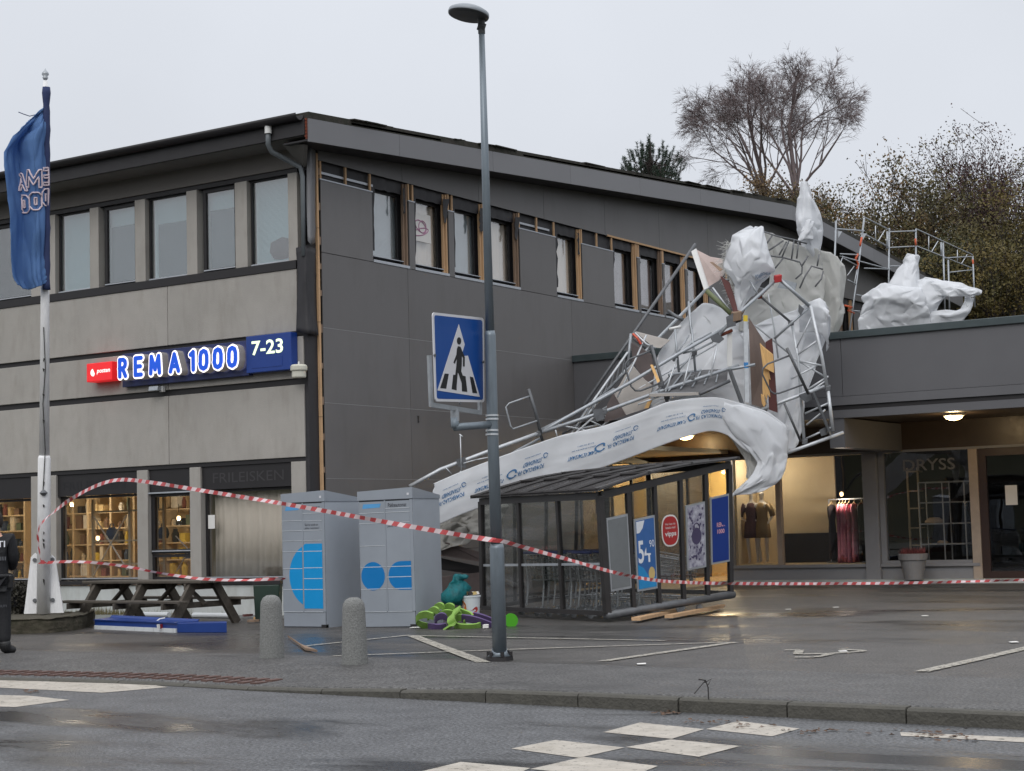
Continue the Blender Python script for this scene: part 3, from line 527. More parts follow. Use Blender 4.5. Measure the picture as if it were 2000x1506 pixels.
# ---------------------------------------------------------------- single-storey shop annex
AX=root('shop_annex',(-12,33.5,0),'low dark grey shop annex with deep fascia and recessed shop windows','building'); YA=33.5; YS=37.0; XL=XG
def ab(name,m,*a,par=None,bevel=0): return MB().box(*a).build(name,m,AX if par is None else par,bevel=bevel)
XR=-2
for a,b in ((XG+.002,-16.4),(-16.4,-13.25),(-13.25,-9.0),(-9,-5.5),(-5.5,XR)): ab('fascia_panel','cladding_annex',a+.005,b-.005,YA,YA+.12,4.03,5.25)
ab('roof_cap','cap',XG,XR,YA-.06,YA+.4,5.23,5.385,bevel=.012); ab('fascia_trim','cladding_annex',XG+.01,XR,YA-.015,YA+.12,3.84,4.022); ab('fascia_gap','black_trim',XG+.01,XR,YA+.03,YA+.3,3.745,3.839)
ab('canopy_beam','cladding_annex',XG+.02,XR,YA+.02,YA+.3,3.575,3.742); ab('roof_deck','roof_felt',XG,XR,YA+.4,62,4.7,5.0)
ab('canopy_soffit','dark_paint',XG+.01,XR,YA+.3,YS+.3,3.60,3.66); ab('cross_beam','cladding_annex',-13.6,-13.27,YA+.05,YS-.02,2.96,3.572)
ab('transom_wall','dark_paint',XG,XR,YS,YS+.2,2.98,3.599); ab('transom_trim','frame_grey',-17.6,XR,YS-.03,YS-.001,2.93,2.985)
ab('plinth','frame_grey',-17.62,-11.74,YS-.02,YS+.2,-.05,.36); ab('window_sill','frame_grey',-17.62,-11.6,YS-.10,YS+.15,.362,.43,bevel=.006)
ab('step','plinth',-17.7,XR,YS-.5,YS+.3,-.1,.085)
ab('pillar','frame_grey',-14.2,-13.86,YS-.16,YS+.15,.05,2.93,bevel=.008); ab('door_post','frame_beige',-11.76,-11.56,YS-.08,YS+.15,.05,2.93,bevel=.008); ab('mullion','frame_beige',-16.40,-16.28,YS-.05,YS+.1,.432,2.929); ab('jamb','frame_grey',-17.64,-17.54,YS-.05,YS+.1,.432,2.929)
for a,b in ((-17.52,-16.41),(-16.27,-14.22)): ab('pane','shop_glass',a-.01,b+.01,YS+.02,YS+.03,.43,2.94)
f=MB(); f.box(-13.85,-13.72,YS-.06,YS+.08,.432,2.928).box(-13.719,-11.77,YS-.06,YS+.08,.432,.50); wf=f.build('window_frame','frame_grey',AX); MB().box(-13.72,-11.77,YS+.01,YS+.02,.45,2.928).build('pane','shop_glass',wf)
mb=MB(); put_text(mb,'DRYSS',(-13.28,YS+.006,2.50),(1,0,0),(0,0,1),.26,1.2,bold=.01); mb.build('lettering',mat('decal_grey',(120,118,118),.6),AX)
d=MB(); d.box(-11.555,-11.38,YS-.04,YS+.06,.09,2.92).box(-9.4,-9.25,YS-.04,YS+.06,.09,2.92).box(-11.379,-9.401,YS-.04,YS+.06,2.76,2.92).box(-11.379,-9.401,YS-.04,YS+.06,.09,.24); mat('door_brown',(56,38,34),.45)
dr=d.build('door','door_brown',AX); MB().box(-11.39,-9.39,YS,YS+.012,.23,2.77).build('pane','shop_glass',dr); MB().tube((-9.75,YS-.1,1.65),(-9.45,YS-.1,1.65),.02).build('handle','galv_light',dr)
nn=MB().box(-10.98,-10.72,YS-.052,YS-.05,1.67,2.10).build('notice','paper'); tag(nn,'white paper notice on the dark glass shop door at the right','notice')
for x in (-8.9,-5.5): ab('pillar','frame_grey',x,x+.3,YS-.1,YS+.1,.05,2.93)
ab('pane','shop_glass',-8.6,-2,YS+.02,YS+.03,.43,2.93); ab('plinth','frame_grey',-9.24,-2,YS-.02,YS+.2,.06,.43)
# entrance glazing of the grocery, warm inside
for a,b in ((33.75,34.95),(35.0,36.1),(36.15,36.95)): ab('entrance_pane','glass',XG-.02,XG-.01,a,b,.1,2.95)
m=MB()
for y in (33.68,34.97,36.12,36.97): m.box(XG-.05,XG+.02,y-.03,y+.03,.05,2.95)
m.box(XG-.05,XG+.021,33.65,37,2.95,3.05); m.build('entrance_frame','black_trim',AX); ab('gable_transom','dark_paint',XG-.03,XG+.0,33.63,37,3.051,3.6)
for a,b in ((XG+.05,-18.75),(-18.7,-17.66)): ab('entrance_pane','glass',a,b,YS+.02,YS+.03,.1,2.95)
m=MB()
for x in (XG+.03,-18.725,-17.65): m.box(x-.03,x+.03,YS-.02,YS+.06,.05,2.97)
m.build('entrance_frame','black_trim',AX)
mat('store_yellow',(236,204,130),.8,var=.08)
ab('interior_wall','store_yellow',-26,-17.2,40.5,40.6,0,3.2); ab('interior_wall','store_yellow',-26,-25.9,33.2,40.5,0,3.2); ab('interior_wall','store_yellow',-26,XG-.36,33.1,33.2,0,3.2); ab('interior_floor','shelf_wood',-26,-17.2,33.2,40.5,.0,.05); ab('interior_ceiling','room_cream',-26,-17.6,33.2,40.5,3.1,3.2)
ab('interior_wall','room_cream',-17.6,-17.52,YS+.2,40,.06,3.2)
# display window and boutique behind the glass
ab('display_back','room_cream',-17.5,-15.45,38.3,38.36,.44,2.97); ab('display_floor','room_cream',-17.5,-14.0,YS+.1,38.3,.40,.44); ab('display_ceiling','room_cream',-17.5,-14,YS+.1,38.3,2.975,3.03)
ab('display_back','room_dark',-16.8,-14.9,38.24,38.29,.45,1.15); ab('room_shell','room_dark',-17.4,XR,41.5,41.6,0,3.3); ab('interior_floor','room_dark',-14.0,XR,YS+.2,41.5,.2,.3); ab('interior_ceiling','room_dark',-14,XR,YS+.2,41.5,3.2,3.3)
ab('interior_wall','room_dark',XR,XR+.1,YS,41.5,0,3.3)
mat('dress_dark',(70,40,44),.7,var=.3,scale=12); mat('dress_gold',(130,108,72),.45,var=.5,scale=22,c2=(150,124,80),metal=.25); mat('mannequin',(222,212,196),.5,var=.03)
def mannequin(x,y,z,rz,dm,label,arm):
    t=root('mannequin',(x,y,z),label,'mannequin','mannequins in the shop window',rz)
    sk=bpy.data.meshes.new('body'); J=[(0,0,.95),(0,0,1.12),(0,0,1.38),(0,0,1.5),(0,-.01,1.58),(0,0,1.72),(.10,0,.9),(.11,-.02,.5),(.11,.0,.08),(.12,-.13,.03),(-.10,0,.9),(-.10,-.06,.5),(-.09,.03,.08),(-.09,-.1,.03),(.19,0,1.4),(.27,.03,1.14),(.20,-.1,.95),(-.19,0,1.4),(-.30,.02,1.15),(-.12,-.08,1.02)]
    E=[(0,1),(1,2),(2,3),(3,4),(4,5),(0,6),(6,7),(7,8),(8,9),(0,10),(10,11),(11,12),(12,13),(2,14),(14,15),(15,16),(2,17),(17,18),(18,19)]
    Rr=[.13,.105,.13,.05,.05,.085,.095,.06,.036,.028,.095,.06,.036,.028,.05,.036,.025,.05,.036,.025]
    sk.from_pydata(J,E,[]); sk.materials.append(MATS['mannequin']); o=bpy.data.objects.new('body',sk); S.collection.objects.link(o); o.parent=t
    s_=o.modifiers.new('k','SKIN'); 
    for i,v in enumerate(sk.skin_vertices[0].data): v.radius=(Rr[i],Rr[i]*.8); v.use_root=(i==0)
    u=o.modifiers.new('u','SUBSURF'); u.levels=u.render_levels=1
    d_=MB().lathe([(.2,.62),(.215,.64),(.2,.8),(.18,.95),(.135,1.12),(.165,1.32),(.12,1.44),(.07,1.47)],(0,0,0),18)
    for p in d_.v: p.y*=.72
    for s1 in (-1,1): d_.path([(s1*.15,0,1.42),(s1*.25,.02,1.25),(s1*.28,.02,1.13)],[.075,.07,.062],10)
    d_.build('dress',dm,t,smooth=True,local=True); return t
q_=gy(1437,1090,37.5); mannequin(-17.28,37.5,.45,R(10),'dress_dark','mannequin in a dark burgundy dress partly behind the torn white sheet',0)
q_=gy(1492,1090,37.5); mannequin(q_.x,37.5,.45,R(-8),'dress_gold','mannequin in a glossy gold and brown dress beside the window mullion',0)
CR=root('clothes_rack',(-14.95,37.7,.45),'steel clothes rail with pink dresses in the shop window','clothes rack')
m=MB(); zr_=1.93
m.tube((-15.38,37.7,zr_),(-14.5,37.7,zr_),.014).tube((-15.38,37.7,.45),(-15.38,37.7,zr_),.014).tube((-14.5,37.7,.45),(-14.5,37.7,zr_),.014).tube((-15.38,37.45,.46),(-15.38,37.95,.46),.014).tube((-14.5,37.45,.46),(-14.5,37.95,.46),.014); m.build('rail','galv_light',CR)
mat('pink_dress',(226,138,154),.6,var=.2,scale=5); mat('dark_coat',(52,44,46),.8); mat('hanger',(220,196,150),.5)
def garment(x,w,h,m_,lab,cat,grp):
    g_=root(cat.replace(' ','_'),(x,37.7,zr_),lab,cat,grp); MB().path([(x,37.7,zr_+.02),(x+.01,37.7,zr_-.04),(x,37.7,zr_-.07)],.006,5).path([(x,37.7-w*.8,zr_-.15),(x,37.7,zr_-.07),(x,37.7+w*.8,zr_-.15)],.01,5).build('hanger','hanger',g_)
    b=MB(); ww=w; prof=[(-.12,.55),(-.2,.95),(-.35,.9),(-.5,.62),(-.62,.7),(-.8,.78),(h*.5-.8 if h<-1 else -.95,.85),(h,1.05)]
    rows=[]
    for z,k in prof: rows.append([V((x+.055*math.sin(6.28*j/20)*(1+.25*math.sin(j*2.4)),37.7+ww*k*math.cos(6.28*j/20),zr_+z)) for j in range(21)])
    b.grid(rows); b.build('cloth',m_,g_,smooth=True)
nm=('leftmost','second from the left','third from the left','fourth from the left','fifth from the left')
for i,(x,h) in enumerate(((-15.12,-1.38),(-15.04,-1.3),(-14.97,-1.36),(-14.88,-1.42),(-14.76,-1.34))): garment(x,.2,h,'pink_dress','long pink dress on the shop-window clothes rail, %s of the five'%nm[i],'dress','pink dresses on the rail')
garment(-15.32,.24,-1.2,'dark_coat','dark brown coat hanging at the left end of the pink-dress rail','coat','dark coats on the rail'); garment(-14.58,.24,-1.3,'dark_coat','dark coat hanging at the right end of the pink-dress rail','coat','dark coats on the rail')
mat('rack_white',(206,200,190),.5); DS=root('display_shelf',(-12.7,37.6,.3),'open white metal display shelf behind the lettered shop window','shelf')
m=MB(); y0,y1=37.45,37.95
for x in (-13.1,-12.55,-12.05):
    for y in (y0,y1): m.tube((x,y,.45),(x,y,2.24),.016,n=6)
for z in (2.24,1.78,1.30,.84):
    for y in (y0,y1): m.tube((-13.1,y,z),(-12.05,y,z),.016,n=6)
    for x in (-13.1,-12.05): m.tube((x,y0,z),(x,y1,z),.012,n=6)
m.build('frame','rack_white',DS)
m=MB()
for z in (1.78,1.30,.84): m.box(-13.09,-12.06,y0+.01,y1-.01,z-.003,z+.005)
m.build('shelf_board','shop_glass',DS)
mat('beige_knit',(206,176,140),.9,var=.15,scale=20)
for (x,z,s_,lab) in ((-12.85,1.31,.22,'heap of folded beige knitwear on the white display shelf'),(-12.68,.85,.13,'small folded beige garment low on the white display shelf'),(-12.3,1.79,.14,'dark folded garment on the top board of the white display shelf')):
    q=MB().lathe([(.001,0),(s_,0.01),(s_*.95,s_*.3),(s_*.5,s_*.55),(.001,s_*.6)],(x,37.7,z),14); 
    for p in q.v: p+=V((0,0,.02*noise.noise(p*14)))
    tag(q.build('folded_garment','beige_knit' if z<1.7 else 'dark_coat',smooth=True),lab,'clothing')
m=MB()
for x in (-13.55,-13.3): m.box(x-.02,x+.02,38.0,38.04,.3,2.6)
for z in (.8,1.2,1.65,2.05,2.5): m.box(-13.57,-13.28,37.99,38.3,z,z+.03)
tag(m.build('shelf_ladder','shelf_wood'),'narrow wooden shelf ladder standing left of the white display shelf','shelf')
mat('pot',(138,136,136),.6,var=.08,scale=5); mat('heather',(110,56,56),.9,var=.4)
pb=gy(1785,1132,36.2); PT=root('plant_pot',(pb.x,pb.y,pb.z),'large grey plant pot with red heather before the lettered shop window','plant pot')
MB().lathe([(.001,0),(.2,0),(.28,.42),(.31,.43),(.33,.56),(.30,.57),(.28,.52),(.001,.51)],pb,24).build('pot','pot',PT,smooth=False)
m=MB()
for i in range(420):
    a=rnd.random()*6.28; r_=.26*math.sqrt(rnd.random()); p=V((pb.x+r_*math.cos(a),pb.y+r_*math.sin(a),pb.z+.5)); h=V((rnd.uniform(-.07,.07),rnd.uniform(-.07,.07),.1+.13*rnd.random())); w_=V((rnd.uniform(-.02,.02),rnd.uniform(-.02,.02),0)); m.add([p-w_,p+w_,p+h],[(0,1,2)])
m.build('heather','heather',PT)
# ceiling lamps (lit) and interior lamps
mat('lamp_glow',(255,226,170),.4,emit=14,ecol=(255,214,140)); mat('lamp_warm',(255,220,160),.4,emit=5,ecol=(255,214,150))
def lamp(loc,power,col,r=.08,par=None):
    l=bpy.data.lights.new('lamp_light','POINT'); l.energy=power; l.color=col; l.shadow_soft_size=r; o=bpy.data.objects.new('lamp_light',l); S.collection.objects.link(o)
    if par is not None: o.parent=par; o.location=V(loc)-V(par.location)
    else: o.location=loc
    return o
WM=(1,.74,.42)
def ceil_lamp(p,lab,pw=38):
    t=root('ceiling_lamp',p,lab,'lamp','round lamps under the canopy'); MB().lathe([(.22,-.001),(.22,-.05),(.19,-.06)],p,24).build('rim','white',t); MB().lathe([(.19,-.061),(.16,-.11),(.09,-.14),(.001,-.15)],p,24).build('diffuser','lamp_glow',t,smooth=True); lamp(V(p)-V((0,0,.24)),pw,WM,.09,t)
p=gy(1862,800,34.6); ceil_lamp((p.x,p.y,3.60),'lit round ceiling lamp under the canopy above the lettered shop window',26); ceil_lamp((-8.2,36.2,3.60),'lit round ceiling lamp under the canopy beyond the shop door',25)
p=gy(1342,842,36.4); ceil_lamp((p.x,36.3,3.60),'lit round ceiling lamp under the canopy behind the drooping white sheet',13)
p=gy(1240,842,35.6); ceil_lamp((-18.9,35.3,3.60),'lit round ceiling lamp over the grocery entrance behind the scaffold sheet',7)
def pend(p,lab,pw,col=WM,r=.06):
    t=root('interior_lamp',p,lab,'lamp','lit lamps inside the shops'); MB().lathe([(.001,.05),(.035,.04),(.045,0),(.035,-.04),(.001,-.05)],p,12).build('bulb','lamp_warm',t,smooth=True); MB().tube(V(p)+V((0,0,.06)),(p[0],p[1],p[2]+.3),.006).build('cord','black_trim',t); lamp(V(p)-V((0,0,.12)),pw,col,r,t); return t
pend(gy(140,985,26.2),'lit bulb among the shelves behind the wide left shop window',60,(1,.86,.64)); pend(gy(349,1012,26.0),'lit hanging bulb behind the narrow middle shop window',30,(1,.86,.64)); pend((-31.0,25.6,2.45),'lit bulb behind the far left shop window',50,(1,.86,.64)); pend(gy(191,1051,25.6),'small lit table bulb low in the wide left shop window',7)
pend((-22,36.5,2.7),'lit lamp deep inside the grocery entrance',260,(1,.82,.52)); pend((-18.8,39.2,2.75),'lit lamp near the back wall of the grocery entrance',150,(1,.82,.52)); pend((-23.5,35,2.7),'lit lamp by the far wall of the grocery',170,(1,.82,.52))
pend((-16.9,37.35,2.88),'lit spot lamp above the mannequins',38,(1,.9,.74)); pend((-14.98,37.52,2.05),'small lit spot lamp clipped to the rail above the pink dresses',15,(1,.82,.64),.02)
# shelves and goods behind the left windows
def shelf(x0,x1,y,z1,lab):
    t=root('shelf_unit',((x0+x1)/2,y,.3),lab,'shelf','wooden shelves inside the left shop'); m=MB()
    for x in (x0,(x0+x1)/2,x1): m.box(x-.03,x+.03,y,y+.35,.3,z1)
    m.build('upright','shelf_wood',t)
    for z in (.62,.98,1.34,1.70,2.06): MB().box(x0+.031,x1-.031,y+.001,y+.349,z,z+.028).build('board','shelf_wood',t)
    return t
shelf(-30.6,-29.1,27.6,2.5,'tall wooden shelf unit against the back wall, left in the wide shop window'); shelf(-28.95,-27.5,27.2,2.5,'tall wooden shelf unit full of goods, right in the wide shop window'); shelf(-26.95,-25.4,26.8,2.5,'wooden shelf unit seen through the narrow middle shop window'); shelf(-32.9,-30.7,26.9,2.5,'wooden shelf unit seen through the far left shop window')
XS=root('rack_frame',(-25.4,24.9,.66),'pale timber rack with crossed braces standing just inside the wide shop window','rack'); m=MB()
for x in (-26.2,-25.15,-24.2): m.box(x-.03,x+.03,24.75,24.80,.66,2.3)
for z in (.95,1.42,2.02): m.box(-26.169,-25.181,24.751,24.799,z,z+.035); m.box(-25.119,-24.231,24.751,24.799,z,z+.035)
m.build('frame','shelf_wood',XS)
m=MB(); m.bar((-26.15,24.74,1.95),(-25.2,24.74,.85),.035,.012); m.bar((-26.15,24.73,.75),(-25.2,24.73,1.95),.035,.012); m.bar((-23.85,24.74,.8),(-22.85,24.74,2.0),.03,.012); m.bar((-23.85,24.73,1.5),(-22.85,24.73,.7),.03,.012); m.build('cross_brace','rack_white',XS)
GC=[('good_red',(124,70,58)),('good_straw',(198,172,124)),('good_blue',(64,76,100)),('good_white',(222,214,200)),('good_dark',(52,44,42)),('good_yellow',(206,176,70)),('good_green',(88,96,72)),('good_brown',(112,84,62)),('good_cream',(206,190,164)),('good_black',(34,32,32))]
for n_,c in GC: mat(n_,c,.7,var=.15,scale=8)
spots=[(x0,x1,y) for x0,x1,y in ((-30.5,-29.2,27.62),(-28.85,-27.6,27.22),(-26.85,-25.5,26.82),(-32.8,-30.8,26.92))]
for (x0,x1,y) in spots:
    for zi,z in enumerate((.65,1.01,1.37,1.73,2.09)):
        x=x0
        while x<x1-.1:
            w_=rnd.uniform(.09,.22); h=rnd.uniform(.12,.31); c=rnd.choice(GC)[0]; cx=x+w_/2
            if abs(cx-(x0+x1)/2)<.14: x+=.1; continue
            if rnd.random()<.5: q=MB().lathe([(.001,0),(w_*.38,0),(w_*.45,h*.6),(w_*.28,h*.85),(w_*.3,h),(.001,h)],(cx,y+.1,z),9); nme,lab='jar','jar or vase on the lit wooden shelves behind the left shop windows'
            else:
                q=MB().obox((cx,y+.1,z+h/2),(w_*.44,0,0),(.02*rnd.random(),.07,0),(0,0,h/2)); q.box(cx-w_*.47,cx+w_*.47,y+.02,y+.18,z+h,z+h+.012); nme,lab='box','lidded box on the lit wooden shelves behind the left shop windows'
            tag(q.build(nme,c),lab,nme,'goods on the shelves: '+nme+'es' if nme=='box' else 'goods on the shelves: jars')
            x+=w_+rnd.uniform(.01,.10)
for (x,z,c,lab,s_) in ((-24.75,1.46,'good_yellow','round yellow basket bag on the timber rack in the wide shop window',.17),(-25.85,1.46,'good_blue','dark blue lantern on the timber rack in the wide shop window',.13),(-24.4,1.46,'good_blue','navy bucket at the right end of the timber rack',.12)):
    q=MB().lathe([(.001,0),(s_*.8,0),(s_,s_*.7),(s_*.85,s_*1.5),(s_*.5,s_*1.9),(.001,s_*1.95)],(x,24.95,z),14); q.path([(x-s_*.6,24.95,z+s_*1.5),(x-s_*.3,24.95,z+s_*2.5),(x+s_*.3,24.95,z+s_*2.5),(x+s_*.6,24.95,z+s_*1.5)],.012,5); tag(q.build('basket',c,smooth=False),lab,'basket')
# ---------------------------------------------------------------- trolley shelter, knocked askew
C0,L0,R0=gd(1186,1198,26.0),gd(944,1187,29.0),gd(1427,1158,28.2); CT,LT,RTp=gd(1171,968,26.0),gd(940,980,29.0),gd(1424,908,28.2)
B0=L0+R0-C0; BT=LT+RTp-CT
SH=root('trolley_shelter',(C0.x,C0.y,0),'dark framed glass trolley shelter pushed askew with its right side propped on planks','shelter')
mat('shelter_frame',(62,60,60),.4,metal=.3,var=.15)
def post(a,b,w,name='post',m='shelter_frame'): return MB().bar(a,b,w,w,up=(C0-L0)).build(name,m,SH,bevel=.006)
def mixp(a,b,t): return a+(b-a)*t
for a,b,w in ((C0,CT,.10),(L0,LT,.09),(R0,RTp,.08),(B0,BT,.09)): post(a,b,w)
for t in (.34,.67): post(mixp(L0,C0,t),mixp(LT,CT,t),.07)
sp=[.2,.4,.6,.8]
for t in sp: post(mixp(C0,R0,t),mixp(CT,RTp,t),.07)
for t in (.25,.5,.75): post(mixp(B0,L0,t),mixp(BT,LT,t),.05)
for a,b,w in ((L0,C0,.09),(B0,L0,.07),(R0,B0,.07)): MB().bar(a,b,w,.07).build('base_rail','shelter_frame',SH)
MB().tube(C0-UP*.03+(C0-R0)*.01,R0-UP*.03+(R0-C0)*.02,.065,n=12).build('base_rail','galv_dark',SH,smooth=True)
for a,b in ((LT,CT),(CT,RTp),(RTp,BT),(BT,LT)): MB().bar(a,b,.09,.11).build('top_rail','shelter_frame',SH)
rs=(UP*.12)
def rp(u,v): return LT+(CT-LT)*u+(BT-LT)*v+UP*(.07+.10*math.sin(math.pi*min(1,v*.9+.1)))
mb=MB(); mb.grid([[rp(-.04+1.08*u/8,-.05+1.1*v/10) for v in range(11)] for u in range(9)]); mb.build('roof_sheet',mat('roof_poly',(58,56,56),.25,var=.1,spec=.6),SH,smooth=True,solid=.01)
for u in (0,.2,.4,.6,.8,1):
    MB().path([rp(-.03+1.06*u,-.05+1.1*v/10)+UP*.02 for v in range(11)],.028,6).build('roof_bar','shelter_frame',SH)
for v in (-.04,.33,.66,1.04): MB().path([rp(-.04+1.08*u/4,v)+UP*.025 for u in range(5)],.026,6).build('roof_bar','shelter_frame',SH)
def paneq(a,b,ta,tb,name='pane',m='shelter_glass',z0=.02,z1=.98,off=0,th=.008,par=None):
    n=(b-a).cross(ta-a).normalized(); q=[mixp(a,ta,z0)+n*off,mixp(b,tb,z0)+n*off,mixp(b,tb,z1)+n*off,mixp(a,ta,z1)+n*off]; return MB().prism(q,n*th).build(name,m,SH if par is None else par)
fr3=[0,.34,.67,1]
for a,b in zip(fr3,fr3[1:]): paneq(mixp(L0,C0,a+.015),mixp(L0,C0,b-.015),mixp(LT,CT,a+.015),mixp(LT,CT,b-.015))
MB().bar(mixp(L0,LT,.40),mixp(C0,CT,.42),.03,.04).build('mid_rail','galv',SH)
ss=[0]+sp+[1]; sq=lambda a,b:(mixp(C0,R0,a),mixp(C0,R0,b),mixp(CT,RTp,a),mixp(CT,RTp,b))
for a,b in zip(ss,ss[1:]): paneq(*sq(a+.012,b-.012))
for t in (0,.25,.5,.75): paneq(mixp(L0,B0,t+.01),mixp(L0,B0,t+.24),mixp(LT,BT,t+.01),mixp(LT,BT,t+.24))
outn=(R0-C0).cross(CT-C0).normalized()
if outn.dot(CAM-C0)<0: outn=-outn
mat('poster_frame',(170,174,178),.4,metal=.3); mat('poster_grey',(120,124,126),.35,var=.12,scale=2); mat('poster_blue',(46,96,150),.5,var=.5,scale=2.2,c2=(70,110,180)); mat('poster_royal',(18,54,132),.45,var=.05); mat('poster_mix',(206,206,214),.5,scale=9,c2=(84,78,110)); mat('sky_blue',(40,140,200),.5); mat('poster_txt',(226,230,236),.5); mat('cheese',(206,180,120),.6)
def poster(i,lo,hi,m,lab):
    a,b=ss[i]+.025,ss[i+1]-.02; A,B,TA,TB=sq(a,b); pl=lambda u,v,o=.02: mixp(mixp(A,B,u),mixp(TA,TB,u),lo+(hi-lo)*v)+outn*o
    t=root('advertising_poster',A,lab,'poster','framed posters on the trolley shelter'); q=[pl(0,0),pl(1,0),pl(1,1),pl(0,1)]; MB().prism(q,outn*.02).build('frame','poster_frame',t); q=[pl(.06,.03,.042),pl(.94,.03,.042),pl(.94,.97,.042),pl(.06,.97,.042)]; MB().prism(q,outn*.003).build('sheet',m,t); return t,pl
poster(0,.18,.80,'poster_grey','blank grey framed poster in the first bay of the trolley shelter side')
t,pl=poster(1,.14,.74,'poster_blue','blue framed price poster reading 54 in the second bay of the trolley shelter')
uv=lambda pl:((pl(1,0)-pl(0,0)),(pl(0,1)-pl(0,0)))
u,v=uv(pl); m=MB(); put_text(m,'54',pl(.1,.38,.048),u,v,.36,.30,bold=.02); put_text(m,'90',pl(.66,.58,.048),u,v,.11,.12); m.prism([pl(.07+.4*math.cos(q)*.0+x*.01,y*.01,.047) for q,x,y in ((0,0,80),(0,0,96),(0,40,96),(0,30,86),(0,14,80))],outn*.001); m.build('lettering','poster_txt',t)
m=MB(); m.prism([pl(.06+.0088*x,.03+.0094*y,.0465) for x,y in ((0,0),(100,0),(100,12),(80,22),(55,18),(30,30),(0,36))],outn*.001); m.build('water','sky_blue',t); m=MB(); m.prism([pl(.72+.16*math.cos(q),.22+.09*math.sin(q),.049) for q in [i*.5236 for i in range(12)]],outn*.001); m.build('cheese','cheese',t)
t,pl=poster(3,.24,.76,'poster_mix','busy white and violet framed poster with a padlock-like badge in the fourth bay'); m=MB(); mat('violet',(74,66,96),.5)
m.prism([pl(.5+.26*math.cos(q),.5+.13*math.sin(q),.046) for q in [i*.3927 for i in range(16)]],outn*.001); m.path([pl(.5+.17*math.cos(q),.60+.10*math.sin(q),.046) for q in [i*.3142 for i in range(11)]],.012,5); m.build('badge','violet',t)
m=MB()
for i in range(40): x,y=rnd.uniform(.1,.88),rnd.uniform(.06,.93); m.prism([pl(x+.05*math.cos(q)*rnd.uniform(.5,1.3),y+.022*math.sin(q)*rnd.uniform(.5,1.5),.0475) for q in [i2*.9 for i2 in range(7)]],outn*.0006)
m.build('print','violet',t)
t,pl=poster(4,.25,.78,'poster_royal','plain royal blue framed poster with pale lettering in the last bay'); u,v=uv(pl); m=MB(); put_text(m,'REMA',pl(.3,.54,.047),u,v,.075,.22,bold=.03); put_text(m,'1000',pl(.32,.44,.047),u,v,.075,.19,bold=.03); m.build('lettering',mat('pale_pink',(214,160,170),.5),t)
A,B,TA,TB=sq(.43,.58); st=root('round_sticker',A,'oval red payment sticker on the middle pane of the trolley shelter','sticker'); mat('stick_red',(170,44,44),.5); cpt=mixp(mixp(A,B,.5),mixp(TA,TB,.5),.585)+outn*.014; uu=(B-A).normalized(); vv=(TA-A).normalized()
def oval(a,b,o,mm,nm): MB().prism([cpt+outn*o+uu*a*math.copysign(abs(math.cos(q))**.75,math.cos(q))+vv*b*math.copysign(abs(math.sin(q))**.75,math.sin(q)) for q in [i*.2618 for i in range(24)]],outn*.003).build(nm,mm,st)
oval(.215,.255,0,'white','rim'); oval(.19,.23,.004,'stick_red','disc'); m=MB(); put_text(m,'Her kan du',cpt+outn*.009-uu*.125+vv*.09,uu,vv,.035,.25); put_text(m,'betale med',cpt+outn*.009-uu*.12+vv*.03,uu,vv,.04,.24); put_text(m,'vipps',cpt+outn*.009-uu*.14-vv*.11,uu,vv,.10,.28,bold=.02); m.build('lettering','white',st)
# trolleys nested inside
mat('wire',(196,198,200),.3,metal=.8); mat('wheel',(186,188,192),.6); mat('blue_plastic',(40,56,110),.5); mat('rubber',(40,40,42),.7)
ex=(C0-L0); ex.z=0; ex.normalize(); ey=V((-ex.y,ex.x,0)); 
if ey.dot(R0-C0)<0: ey=-ey
def cart():
    t=root('shopping_trolley',(0,0,0),'','trolley','nested trolleys in the shelter'); m=MB(); W_=.26
    X=lambda x,y,z:(x,y,z)
    top=[(-.24,0,1.0),(.24,0,1.0),(.2,.85,.86),(-.2,.85,.86)]; bot=[(-.2,.06,.58),(.2,.06,.58),(.16,.8,.52),(-.16,.8,.52)]
    for q in (top,bot): m.path(q,.009,5,True)
    for k in range(4):
        a,b,c,d=top[k],top[(k+1)%4],bot[(k+1)%4],bot[k]; n=6 if k%2==0 else 9
        for i in range(n): f=i/(n-1); m.tube(mixp(V(a),V(b),f),mixp(V(d),V(c),f),.0045,n=4)
        for f in (.2,.4,.6,.8): m.tube(mixp(V(a),V(d),f),mixp(V(b),V(c),f),.0055,n=4)
    for i in range(7): f=i/6; m.tube(mixp(V(bot[0]),V(bot[1]),f),mixp(V(bot[3]),V(bot[2]),f),.004,n=4)
    m.build('basket','wire',t,local=True)
    f=MB()
    for s_ in (-1,1): f.path([(s_*.24,-.1,1.03),(s_*.24,-.02,.9),(s_*.23,.02,.5),(s_*.24,-.02,.16)],.014,6).path([(s_*.23,.03,.3),(s_*.2,.8,.24),(s_*.2,.82,.14)],.013,6)
    f.build('frame','wire',t,local=True); MB().tube((-.26,-.1,1.03),(.26,-.1,1.03),.022,n=8).build('handle','blue_plastic',t,local=True)
    for sx in (-.23,.23):
        for y in (-.13,.8): w=MB().lathe([(.02,-.018),(.06,-.016),(.06,.016),(.02,.018)],(sx,y,.06),14,ax=(1,0,0)).build('wheel','wheel',t,local=True); MB().box(sx-.022,sx+.022,y-.012,y+.012,.06,.15).build('fork','galv',w,local=True)
    return t
ang=math.atan2(ex.y,ex.x); c0=cart(); first=True; row=('left','middle','right')
mid=(C0+L0)/2
for r_,u in enumerate((-.55,.25,.95)):
    for k in range(4):
        c=c0 if first else copy_tree(c0); first=False; p=mid+ex*u+ey*(.25+k*.42); c.location=V((p.x,p.y,.03+.0*k)); c.rotation_euler=(0,0,ang)
        c['label']='wire shopping trolley in the %s row of the shelter, %s from the front'%(row[r_],('first','second','third','fourth')[k])
